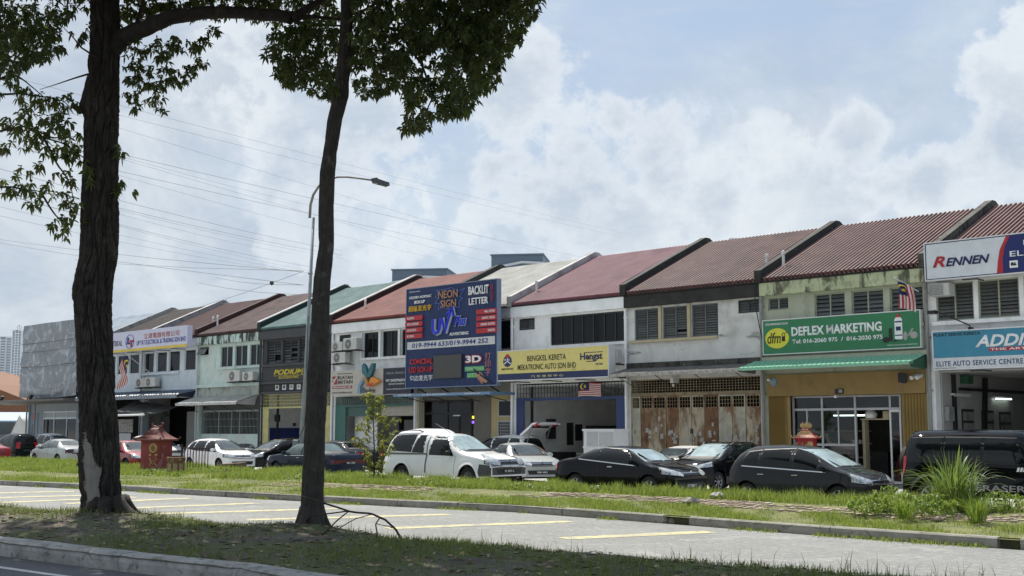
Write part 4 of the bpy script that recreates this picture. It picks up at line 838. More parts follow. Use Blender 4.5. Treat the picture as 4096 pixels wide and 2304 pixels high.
text(e, 'BUATAN', X(-31.4), X(-30.2), Zf(4.47), Zf(4.65), char, -.004, bold=.02); text(e, 'BRITAIN', X(-31.4), X(-30.2), Zf(4.24), Zf(4.42), char, -.004, bold=.02); text(e, 'PENAPIS AIR SERAMIK', X(-31.4), X(-30.2), Zf(4.73), Zf(4.78), char, -.004)
mb = MB(); mb.box(X(-31.85), X(-31.45), -.006, 0, Zf(4.22), Zf(4.64)); fl = mb.build('union_flag_tile', dred, e); mb = MB(); mb.prism([(X(-31.84), Zf(4.23)), (X(-31.76), Zf(4.23)), (X(-31.46), Zf(4.56)), (X(-31.46), Zf(4.63)), (X(-31.54), Zf(4.63)), (X(-31.84), Zf(4.31))], 'y', -.01, -.006); mb.box(X(-31.84), X(-31.6), -.009, -.006, Zf(4.44), Zf(4.5)); mb.build('flag_cross', ink((.5, .46, .4)), fl)
mb = MB(); mb.box(X(-31.85), X(-30.22), -.006, 0, Zf(4.0), Zf(4.14)); rb = mb.build('red_band', dred, e); text(rb, 'PENGAHAN AIR', X(-31.78), X(-30.3), Zf(4.03), Zf(4.11), wht, -.008, bold=.012)
text(e, 'www.doulton.my', X(-31.86), X(-30.24), Zf(3.72), Zf(3.86), char, -.004, bold=.005); text(e, 'Doulton', X(-29.35), X(-28.4), Zf(3.74), Zf(3.98), char, -.03, bold=.012)
# kingfisher relief
def wing(nm, pts, m_, y0=-.14, y1=-.02): mb = MB(); mb.prism([(X(a), Zf(b)) for a, b in pts], 'y', y0, y1); bevel(mb.build(nm, m_, e), .012)
wing('bird_wing', [(-28.95, 4.5), (-29.25, 4.75), (-29.28, 5.1), (-29.18, 5.22), (-29.0, 5.05), (-28.85, 4.7)], ink((.03, .16, .19)), -.16); wing('bird_wing', [(-28.95, 4.45), (-28.7, 4.95), (-28.5, 5.2), (-28.35, 5.18), (-28.4, 4.9), (-28.6, 4.55)], ink((.03, .14, .16)), -.17)
wing('bird_body', [(-29.2, 4.5), (-28.9, 4.5), (-28.75, 4.2), (-28.85, 4.08), (-29.05, 4.3)], ink((.45, .24, .08)), -.18); wing('bird_tail', [(-29.65, 3.75), (-29.45, 3.72), (-29.4, 4.1), (-29.15, 4.4), (-29.25, 4.5), (-29.5, 4.2)], ink((.2, .34, .5)))
wing('bird_breast', [(-28.8, 4.1), (-28.5, 4.5), (-28.2, 4.45), (-27.86, 4.3), (-28.25, 4.15), (-28.6, 4.05)], ink((.75, .28, .03)), -.19); wing('bird_beak', [(-28.85, 4.08), (-28.6, 4.05), (-28.3, 4.2), (-28.65, 4.2)], ink((.6, .06, .02)), -.21, -.19)
e, X, Zf = sign('signboard', -27.8, -25.75, 3.66, 4.92, -.5, 'small dark blue shop signboard right of the kingfisher sign, partly hidden by the hoarding', ink((.012, .014, .035)), None)
text(e, 'PENJUAL PENAPIS AIR', X(-27.6), X(-26.0), Zf(4.58), Zf(4.72), ink((.35, .36, .4)), -.004, bold=.012); text(e, 'MY SHOPNSAVE', X(-27.6), X(-26.05), Zf(4.24), Zf(4.38), wht, -.004, bold=.02); text(e, 'GROUP SDN.BHD.', X(-27.4), X(-26.2), Zf(4.1), Zf(4.17), wht, -.004); text(e, 'www.shopnsave.my', X(-27.55), X(-26.1), Zf(3.84), Zf(3.93), wht, -.004)
aircon(-32.0, -31.1, 5.93, 6.4, -.5, 'left upper air conditioner unit of the three on the white salmon-roofed shop'); aircon(-31.02, -29.95, 5.94, 6.56, -.5, 'large upper right air conditioner unit of the three on the white salmon-roofed shop'); aircon(-31.95, -30.85, 5.29, 5.88, -.5, 'lower air conditioner unit of the three on the white salmon-roofed shop')
# ---------------------------------------------------------------- bay 5 : charcoal shop
r, L = shop(5, 'charcoal shophouse with green roof and yellow grille behind the lamp post', m_w_char, W((.075, .077, .085)), m_r_green, W((.018, .035, .03)), m_w_char,
            [(-38.55, -37.25, *STDW), (-37.05, -35.72, *STDW), (-35.55, -34.3, *STDW), (-33.7, -32.8, 6.34, 6.83)], capm=m_party_white, lowz=3.88)
S[5] = r; X = lambda x: x+39
for a, b, gp in ((-38.55, -37.25, ((1, 1), (1, 2))), (-37.05, -35.72, ((1, 4), (1, 2))), (-35.55, -34.3, ())): window(r, X(a), X(b), *STDW, 'louvre', 2, flat('char_frame', (.05, .052, .056)), sm=flat('smoked_louvre', (.09, .095, .1), .3), rows=8, gaps=gp)
vents(r, X(-33.7), X(-32.8))
mb = MB()
for z0, z1 in ((5.38, 5.5), (4.43, 4.54), (3.89, 3.99)): mb.box(.25, 6.3, -.14, .098, z0, z1)
mb.build('ledge', W((.07, .072, .08)), r); mb = MB(); mb.box(.3, 6.25, -.06, .096, 4.54, 5.38); pn = mb.build('painted_sign_panel', W((.055, .057, .062)), r)
yel = ink((.62, .50, .03)); text(pn, 'PODIUM', X(-37.64), X(-34.9), 4.90, 5.2, yel, -.064, bold=.035, shear=.25); text(pn, 'AUTOMOTIVE', X(-37.2), X(-35.35), 4.68, 4.82, yel, -.064, bold=.02, shear=.2)
mb = MB(); mb.box(X(-37.65), X(-34.9), -.066, -.06, 4.845, 4.862); mb.build('yellow_line', yel, pn)
text(pn, 'PODIUM', X(-33.9), X(-32.9), 4.85, 5.05, wht, -.064, bold=.03, shear=.25); mb = MB(); mb.prism([(X(-33.5), 5.1), (X(-32.95), 5.1), (X(-32.95), 5.2), (X(-33.2), 5.2), (X(-33.2), 5.4), (X(-33.35), 5.4)], 'y', -.066, -.06); mb.build('thumb_emblem', yel, pn)
for i in range(4):
    x = X(-37.66)+i*.66; mb = MB(); mb.box(x, x+.33, .07, .098, 4.08, 4.36); t_2 = mb.build('badge_tile', wht, r); mb = MB(); disc(mb, x+.165, 4.24, .11, .1, .062, .07, 16); mb.build('badge', ink(((.1, .1, .1), (.03, .06, .2), (.3, .3, .35), (.4, .38, .36))[i]), t_2)
m_dyel = flat('pale_yellow_steel', (.50, .46, .20), .6, var=.15)
mb = MB(); mb.box(.18, .72, .1, .15, 0, 3.08); mb.box(5.85, 6.34, .1, .15, 0, 3.08); mb.box(.16, 6.34, .09, .19, 3.08, 3.16); mb.build('folded_steel_door', m_dyel, r)
mb = MB(); grille(mb, .18, 6.32, 3.16, 3.86, .15, 46, 4, .010); mb.build('upper_grille', m_dyel, r)
m_iblue = flat('blue_dado', (.03, .045, .19), .6); room(r, m_iw, 5.5)
mb = MB(); mb.box(.225, .24, .55, 5.4, .02, 2.02); mb.box(.24, 6.2, 5.4, 5.44, .02, 2.02); mb.build('blue_dado', m_iblue, r)
mb = MB(); mb.box(.9, 1.0, .5, .6, 0, 3.8); mb.box(.75, 1.1, .48, .62, 2.35, 2.75); mb.build('hoist_post', m_black, r); mb = MB(); mb.box(.245, .27, 3.0, 3.35, 2.1, 2.35); mb.box(.245, .27, 2.1, 2.3, 2.12, 2.3); mb.build('wall_notice', ink((.05, .05, .1)), r)
mb = MB(); mb.box(4.2, 5.7, .7, .8, 2.2, 3.0); mb.build('hanging_board', m_void, r)
# ---------------------------------------------------------------- bay 6 : turquoise shop
r, L = shop(6, 'faded turquoise shophouse with mould-streaked fascia and pale scalloped awning', m_w_turq, m_f_turq, m_r_brown, W((.05, .022, .02)), W((.5, .55, .53)),
            [(-45.4, -44.5, 6.34, 6.8), (-43.22, -41.97, 5.53, 6.75), (-41.74, -40.48, 5.53, 6.75), (-40.25, -39.04, 5.53, 6.75)], lowz=3.85)
S[6] = r; X = lambda x: x+45.5
vent_pipe(r, .45, 1.0, .75); vent_pipe(r, -.5, 1.3, .6)
for a, b in ((-43.22, -41.97), (-41.74, -40.48), (-40.25, -39.04)): window(r, X(a), X(b), 5.53, 6.75, n=2, fm=flat('pale_frame', (.42, .5, .48)))
mb = MB(); mb.box(X(-43.5), 6.45, -.04, .098, 5.4, 5.52); mb.box(.05, 6.45, -.08, .098, 4.38, 4.56); mb.build('ledge', m_w_turq, r)
mb = MB(); mb.box(.02, 6.48, .04, .098, 3.85, 4.38); mb.build('weathered_band', W((.42, .46, .42), (((.25, .2, .14), 2, .5, .7), ((.12, .12, .1), 3, .58, .7, (1, 1, .5), .8))), r)
vw = empty('hinged_vent', (X(-45.4), .1, 6.8), 0, parent=r)
for i in range(2):
    mb = MB(); mb.box(.03+i*.45, .42+i*.45, -.015, .015, -.5, 0); o = mb.build('tilted_pane', flat('tilted_glass', (.1, .12, .12), .15), r); o.location = (X(-45.4), .08, 6.79); o.rotation_euler = (R(-32), 0, 0)
bpy.data.objects.remove(vw)
mb = MB(); mb.box(X(-45.4), X(-44.5), .2, .22, 6.34, 6.8); mb.build('unlit_room_backing', m_void, r)
awning(r, X(-45.7), X(-39.35), -1.3, 3.44, 3.86, M('pale_awning_sheet', (.42, .41, .38), .7, var=.2, vs=2), M('pale_awning_edge', (.5, .5, .48), .7, var=.25, vs=6), val=.14, pitch=.12, amp=.03)
mb = MB(); mb.box(.16, 6.34, .3, .4, 0, 1.68); mb.build('low_wall', m_w_turq, r); mb = MB(); mb.box(.16, 6.34, .7, .75, 0, 3.85); mb.build('unlit_room_backing', m_void, r)
mb = MB(); grille(mb, .18, 6.3, 1.68, 2.95, .3, 46, 3, .009)
for x in (2.0, 3.3, 4.15): mb.box(x-.03, x+.03, .27, .33, 1.68, 2.95)
mb.box(.16, 6.34, .27, .33, 2.95, 3.05); mb.build('window_grille', flat('grey_grille', (.26, .29, .28)), r)
mb = MB(); mb.box(.16, 6.34, .35, .37, 3.05, 3.84); mb.build('upper_panel', flat('dark_corrugated', (.05, .055, .05)), r)
aircon(-41.67, -40.45, 4.62, 5.27, -.42, 'larger left air conditioner unit on the turquoise shop'); aircon(-40.17, -39.15, 4.62, 5.15, -.42, 'smaller right air conditioner unit on the turquoise shop')
# ---------------------------------------------------------------- bay 7 + 8 : electrical trader
W2 = (5.47, 6.75)
r, L = shop(7, 'pale blue shophouse of the electrical trader under a navy corrugated awning', m_w_blue, W((.5, .53, .56)), m_r_dred, m_w_conc, W((.48, .5, .5)),
            [(-51.95, -50.75, *W2), (-50.42, -49.2, *W2), (-48.95, -47.68, *W2), (-47.15, -45.9, *W2)], capm=m_party_white, lowz=3.85)
S[7] = r; X = lambda x: x+52
for a, b in ((-51.95, -50.75), (-50.42, -49.2), (-48.95, -47.68), (-47.15, -45.9)): window(r, X(a), X(b), *W2, n=1, fm=m_wpaint)
mb = MB(); mb.box(.05, X(-47.6), -.05, .098, 5.32, 5.45); mb.build('window_sill', m_w_blue, r)
m_navaw = M('navy_corrugated_awning', (.09, .12, .17), .5, var=.15)
awning(r, -6.4, X(-45.75), -1.2, 3.98, 4.28, m_navaw, M('grey_awning_edge', (.19, .22, .26), .5, var=.15), val=.2, pitch=.3, amp=.07, endm=flat('navy_awning_end', (.015, .02, .04)))
mb = MB(); mb.box(.16, 6.34, 2.0, 2.05, 0, 3.85); mb.build('unlit_room_backing', m_void, r); mb = MB(); mb.box(5.0, 6.3, .3, .4, 0, 3.0); mb.build('steel_door', flat('grey_steel_door', (.16, .16, .15)), r)
# canvas sheet hung out as a sunshade
m_canvas = M('dark_canvas', (.055, .055, .052), .9, var=.3, vs=2); 
mb = MB(); n = 10
for i in range(n):
    a, b = i/n, (i+1)/n
    def cp(u, v): return (-.6+u*5.2+v*.25*(1-u), -.1-v*2.3, 3.75-.45*u*(1-v)-v*(.95)-.10*math.sin(math.pi*v)+.03*math.sin(u*25))
    for j in range(5): mb.quad(cp(a, j/5), cp(b, j/5), cp(b, (j+1)/5), cp(a, (j+1)/5))
cv = mb.build('canvas_sunshade', m_canvas, r, smooth=True); mb = MB(); mb.tube([(-.9, -2.42, 2.76), (4.75, -2.42, 2.80)], .06, 8); mb.build('canvas_pole', m_wpaint, cv)
mb = MB()
for i in range(26): x = -.4+i*.09; mb.box(x, x+.07, -1.6+.04*(i % 3), -1.58+.04*(i % 3), 1.75, 2.55)
mb.build('hanging_curtain', M('striped_curtain', (.32, .31, .3), .9, var=.4, vs=8), r)
mb = MB(); mb.box(-.6, 1.6, -1.5, -1.46, .3, 1.7); mb.build('zinc_sheet', flat('zinc', (.3, .32, .33)), r)
m_slil = flat('lilac_white_sign_board', (.60, .60, .74), .4)
e, X, Zf = sign('signboard', -54.6, -45.1, 6.80, 8.07, -1.0, 'lilac white signboard with yellow base strip, LIP TAT ELECTRICAL lettering', m_slil, None, depth=.34, brackets=5)
mb = MB(); mb.box(X(-54.6), X(-45.1), -.006, 0, 0, .16); mb.build('yellow_strip', ink((.7, .5, .05)), e)
bl2 = ink((.02, .03, .28)); text(e, 'LIP TAT ELECTRICAL & TRADING SDN BHD', X(-50.95), X(-45.25), Zf(7.14), Zf(7.42), bl2, -.004, bold=.012)
text(e, '立達電器有限公司', X(-50.1), X(-46.0), Zf(7.5), Zf(7.83), ink((.4, .05, .04)), -.004, bold=.005); text(e, 'TRIKAL', X(-54.0), X(-52.75), Zf(7.2), Zf(7.55), ink((.06, .04, .12)), -.004, bold=.008)
mb = MB(); mb.tube([(X(-51.8)+.5*math.cos(R(a)), -.01, Zf(7.42)+.42*math.sin(R(a))) for a in range(0, 361, 12)], .018, 5); mb.build('logo_ring', bl2, e)
text(e, 'L', X(-52.2), X(-51.7), Zf(7.25), Zf(7.68), bl2, -.02, bold=.06, shear=.15); text(e, 'T', X(-51.85), X(-51.3), Zf(7.08), Zf(7.5), red, -.03, bold=.06, shear=.1)
aircon(-52.0, -50.97, 4.54, 5.12, -.42, 'left of two paired air conditioner units on the pale blue shop'); aircon(-50.93, -49.63, 4.54, 5.14, -.42, 'right of two paired air conditioner units on the pale blue shop')
r, L = shop(8, 'pale blue shophouse half hidden behind the furrowed tree trunk', m_w_blue, W((.5, .53, .56)), m_r_dark, m_w_conc, m_w_grey,
            [(-58.2, -57.0, *W2), (-56.85, -55.6, *W2), (-55.35, -54.05, *W2), (-53.8, -52.55, *W2)], lowz=3.85)
S[8] = r; X = lambda x: x+58.5
for a, b in ((-58.2, -57.0), (-56.85, -55.6), (-55.35, -54.05), (-53.8, -52.55)): window(r, X(a), X(b), *W2, n=1, fm=m_wpaint)
mb = MB(); mb.box(.16, 6.34, 1.0, 1.05, 0, 3.85); mb.build('unlit_room_backing', m_void, r)
# ---------------------------------------------------------------- bay 9 : corner shop behind a tarpaulin
r, L = shop(9, 'corner shophouse at the far left wrapped in a grey tarpaulin over a wide canopy', W((.30, .34, .38)), W((.3, .34, .38)), m_r_pale, m_w_conc, m_w_grey, [], wid=9.5, lowz=3.7)
X = lambda x: x-L; S[9] = r
m_gw = W((.26, .29, .31)); mb = MB(); wall_holes(mb, .16, 9.34, 0, 3.698, .2, .4, [(X(-66), X(-60.9), 0, 3.2)]); mb.build('ground_wall', m_gw, r)
mb = MB(); mb.box(X(-66), X(-60.9), .26, .34, 2.66, 2.78); mb.box(X(-66), X(-60.9), .26, .34, 3.12, 3.2)
for x in (-66, -64.3, -62.4, -60.98): mb.box(X(x), X(x)+.08, .25, .35, 0, 3.2)
sf = mb.build('shopfront_frame', m_w_blue, r)
for a, b in ((-65.9, -64.3), (-64.2, -62.4), (-62.3, -60.98)):
    mb = MB(); mb.box(X(a), X(b), .3, .31, 2.78, 3.12); mb.build('frosted_pane', flat('frosted', (.3, .34, .35)), sf); mb = MB(); mb.box(X(a), X(b), .3, .31, .05, 2.66); mb.build('pane', m_glass, sf)
mb = MB(); mb.box(X(-67.9), X(-66.6), .16, .2, .4, 3.1); bn = mb.build('corner_banner', flat('banner_blue', (.12, .2, .3)), r); mb = MB(); disc(mb, X(-67.2), 2.85, .33, .3, .15, .16, 20); mb.build('banner_badge', ink((.3, .08, .08)), bn); mb = MB(); mb.box(X(-67.7), X(-66.8), .15, .16, 1.0, 1.5); mb.prism([(X(-67.6), 1.6), (X(-67.0), 1.5), (X(-67.1), 2.4), (X(-67.4), 2.3)], 'y', .15, .16); mb.build('banner_picture', ink((.06, .07, .08)), bn)
mb = MB(); mb.prism([(.2, 4.1), (-1.9, 3.98), (-1.9, 3.86), (.2, 3.72)], 'x', X(-71.5), X(-58.6)); cn = mb.build('canopy', M('weathered_canopy', (.14, .13, .12), .8, var=.2), r)
mb = MB(); mb.tube([(X(-66.3), -.2, 0), (X(-66.3), -.2, 3.8)], .06, 8); mb.build('canopy_post', m_w_grey, cn)
for x in (-68.5, -63.9):
    e = empty('floodlight', FP(x, -1.7, 4.0), RZ, 'small dark floodlight on the canopy edge at the far left, %s one' % ('outer' if x < -66 else 'inner'), 'floodlight')
    mb = MB(); mb.prism([(-.3, .12), (.1, .32), (.28, .28), (.2, .12), (-.1, .08)], 'y', -.1, .1); mb.box(-.12, -.06, -.05, .05, 0, .1); mb.box(.1, .16, -.05, .05, 0, .12); mb.build('lamp_head', m_black, e)
# the tarpaulin: a cloth with folds
mt, t_, b_ = newmat('grey_tarpaulin'); b_.inputs['Roughness'].default_value = .42
f1 = _noise(t_, .55, 5, .55, (1, 1, 1.5), dist=2.2); f2 = _noise(t_, 1.5, 5, .6, (1.6, 1, .5), off=(3, 1, 2), dist=1.6)
c_ = _mix(t_, _step(t_, f1, .52, .62, 0, .7), (.20, .22, .25), (.42, .46, .52)); c_ = _mix(t_, _step(t_, f2, .58, .66, 0, .75), c_, (.52, .57, .64)); t_.links.new(c_, b_.inputs['Base Color'])  # pale streaks paint light on folds into the cloth colour
e = empty('tarpaulin', FP(-62.8, -1.0, 4.2), RZ, 'large grey tarpaulin tied over the upper floor of the corner shop', 'tarpaulin')
Vt = []; nx_, nz_ = 90, 60
for j in range(nz_+1):
    for i in range(nx_+1):
        u, v = i/nx_, j/nz_; x = -3.95+u*8.2-.35*(1-v)*(1-u)+.12*math.sin(v*9)*u*(u > .9); z = v*5.08-.12*math.sin(math.pi*u)*(1-v)
        sag = sum(.07*math.exp(-((v-v0-.16*(2*u-1)**2)/.035)**2) for v0 in (.05, .13, .21, .30, .38)) if v < .62 else 0
        y = -.02-sag+.09*noise.noise(Vector((x*.6+z*.35, z*.5, 1)))+.03*noise.noise(Vector((x*2+z, z*1.6, 5)))-(.06 if abs(v-.41) > .01 else 0)+.22*max(0, .08-v)*3
        Vt.append((x, y, z))
F_ = [(j*(nx_+1)+i, j*(nx_+1)+i+1, (j+1)*(nx_+1)+i+1, (j+1)*(nx_+1)+i) for j in range(nz_) for i in range(nx_)]
np_mesh('sheet', Vt, F_, mt, e, True)
mb = MB()
for z in (2.1, 3.15, 3.75): mb.tube([(-4.1, -.16, z), (0, -.24, z-.04), (4.2, -.16, z+.05)], .016, 5)
mb.build('tie_rope', m_dframe, e)
mb = MB(); 
for x in (-3.9, -1, 1.5, 4.0): mb.box(x-.04, x+.04, .1, .9, .2, 5.0)
mb.box(-3.95, 4.15, .1, .9, 4.9, 5.0); mb.quad((-3.95, .06, 0), (-3.95, 1.0, 0), (-3.95, 1.0, 5), (-3.95, .06, 5)); mb.build('hidden_frame', m_steel, e)
# ---------------------------------------------------------------- flags
def flag_mesh(parent, wfun, name='flag_cloth', nx=20, ny=14, W_=1.25, H_=.56):
    V = [wfun(i/nx, j/ny) for j in range(ny+1) for i in range(nx+1)]; F = []; mi = []
    for j in range(ny):
        for i in range(nx):
            F.append((j*(nx+1)+i, j*(nx+1)+i+1, (j+1)*(nx+1)+i+1, (j+1)*(nx+1)+i))
            mi.append(2 if (i < nx/2 and j >= 6) else (0 if j % 2 else 1))
    o = np_mesh(name, V, F, [m_fr, m_fw, m_fb], parent, False, mi)
    mb = MB(); cx, cy = .20, .715
    def P(u, v): a = Vector(wfun(max(0, min(1, u)), max(0, min(1, v)))); return a+Vector((0, -.012, 0))
    cr = []; n = 14
    for k in range(n+1): a = R(40+280*k/n); cr.append((cx+.105*math.cos(a), cy+.23*math.sin(a)))
    for k in range(n, -1, -1): a = R(55+250*k/n); cr.append((cx+.035+.085*math.cos(a), cy+.185*math.sin(a)))
    for k in range(n): mb.quad(P(*cr[k]), P(*cr[k+1]), P(*cr[2*n+1-k-1]), P(*cr[2*n+1-k]))
    mb.build('crescent', m_fy, o); mb = MB(); sp = []
    for k in range(28): a = 2*math.pi*k/28; r_ = .075 if k % 2 else .032; sp.append((cx+.105+r_*math.cos(a), cy+r_*2.2*math.sin(a)))
    for k in range(28): mb.quad(P(cx+.105, cy), P(*sp[k]), P(*sp[(k+1) % 28]))
    mb.build('star', m_fy, o); return o
m_fr = flat('flag_red', (.42, .03, .04), .7); m_fw = flat('flag_white', (.62, .60, .58), .7); m_fb = flat('flag_blue', (.012, .018, .10), .7); m_fy = flat('flag_yellow', (.75, .58, .04), .7)
e = empty('flag', FP(-15.6, .02, 3.32), RZ, 'striped flag with crescent stretched flat on the workshop grille', 'flag', 'striped national flags')
flag_mesh(e, lambda u, v: (u*1.25, -.02+.015*math.sin(u*9), v*.56+.02*math.sin(u*5)))
e = empty('flag', FP(-.35, -.95, 5.75), RZ, 'striped flag drooping from a short pole above the green signboard', 'flag', 'striped national flags')
flag_mesh(e, lambda u, v: (-.13+.56*(1-v)+.06*math.sin(2.5*u)+.04*u*(1-v), -.12-.07*math.sin((1-v)*13+u*1.5), 1.13-.30*(1-v)**1.5-u*(.92-.12*(1-v))), nx=20)
mb = MB(); mb.tube([(.1, .95, .85), (-.15, -.05, 1.2), (-.2, -.2, 1.27)], .02, 6); mb.build('flag_pole', m_wpaint, e)
e = empty('flag', FP(-52.1, -1.3, 4.5), RZ, 'striped flag hanging limp in front of the pale blue shop', 'flag', 'striped national flags')
flag_mesh(e, lambda u, v: (.1+.75*v-.35*u*(1-v)+.35*u*.4-1.0*u*.25, -.1-.10*math.sin(u*9+v*3), 2.0-1.75*u-.35*(1-v)), nx=20)
mb = MB(); mb.tube([(1.3, 1.3, .9), (.55, -.05, 2.1)], .022, 6); mb.build('flag_pole', m_wpaint, e)
# ================================================================== CARS
m_tyre = M('tyre_rubber', (.012, .012, .012), .85, var=.2); m_trim = flat('black_trim', (.014, .014, .015), .5)
m_chrome = M('chrome', (.6, .6, .6), .15, metal=1, var=0); m_rim = M('alloy', (.38, .39, .40), .3, metal=.8, var=.05); m_rimd = flat('dull_rim', (.10, .10, .10), .5)
m_cglass = M('car_glass', (.008, .010, .011), .05, var=0, spec=.35)
m_screen_sheen = M('windscreen_sunshade_sky_sheen', (.34, .43, .44), .08, var=.2, vs=2.5, spec=.8, stains=(((.12, .16, .17), 1.6, .52, .68, (1, 1, 1), .7),))  # pale base colour paints in sky reflection along with a silver sunshade
m_cglass2 = M('tinted_windscreen', (.05, .065, .07), .05, var=.3, vs=2, spec=.9, stains=(((.22, .26, .28), 1.5, .52, .68, (1, 1, 1), .7),))
m_head = M('headlamp', (.42, .45, .47), .12, var=.4, vs=14, spec=.8); m_tail = M('red_lamp', (.35, .01, .015), .15, var=.1); m_plate = flat('number_plate', (.012, .012, .012), .4)
_paint = {}
def paint(c, rough=.28):
    if c not in _paint: dk = max(c) < .1; _paint[c] = M('car_paint', c, .05 if dk else rough, var=.04, vs=1.5, coat=0 if dk else .6, spec=.22 if dk else .5)
    return _paint[c]
def smooth1(x, y, xs, w=.06):
    Y = np.interp(xs, x, y); k = np.exp(-(np.arange(-4, 5)*.5)**2/2); k /= k.sum()
    return np.convolve(np.pad(Y, 4, mode='edge'), k, 'valid')
_wheel = {}
def wheel_meshes(Rw, ww, rim):
    key = (Rw, ww, rim)
    if key in _wheel: return _wheel[key]
    t = MB(); t.lathe([(Rw*.64, -ww/2), (Rw*.9, -ww/2), (Rw*.985, -ww*.38), (Rw, -ww*.2), (Rw, ww*.2), (Rw*.985, ww*.38), (Rw*.9, ww/2), (Rw*.64, ww/2)], 28, axis='y')
    r = MB(); r.lathe([(Rw*.66, ww*.5), (Rw*.64, ww*.35), (Rw*.60, ww*.30)], 28, axis='y'); r.lathe([(Rw*.17, ww*.46), (Rw*.15, ww*.5), (0, ww*.5)], 12, axis='y')
    for k in range(7 if rim != 'steel' else 12):
        a = 2*math.pi*k/(7 if rim != 'steel' else 12); da = .16 if rim != 'steel' else .22
        p = [(Rw*.14*math.cos(a-da), ww*.45, Rw*.14*math.sin(a-da)), (Rw*.14*math.cos(a+da), ww*.45, Rw*.14*math.sin(a+da)), (Rw*.64*math.cos(a+da*.75), ww*.40, Rw*.64*math.sin(a+da*.75)), (Rw*.64*math.cos(a-da*.75), ww*.40, Rw*.64*math.sin(a-da*.75))]
        q = [(x, y-.03, z) for x, y, z in p]; r.add(p+q, [(0, 1, 2, 3), (0, 4, 5, 1), (1, 5, 6, 2), (2, 6, 7, 3), (3, 7, 4, 0)])
    d = MB(); d.lathe([(Rw*.66, ww*.1), (0, ww*.1)], 20, axis='y')
    _wheel[key] = (t.mesh('wheel', m_tyre, True), r.mesh('rim', m_rim if rim == 'alloy' else m_rimd), d.mesh('brake_disc', m_void)); return _wheel[key]
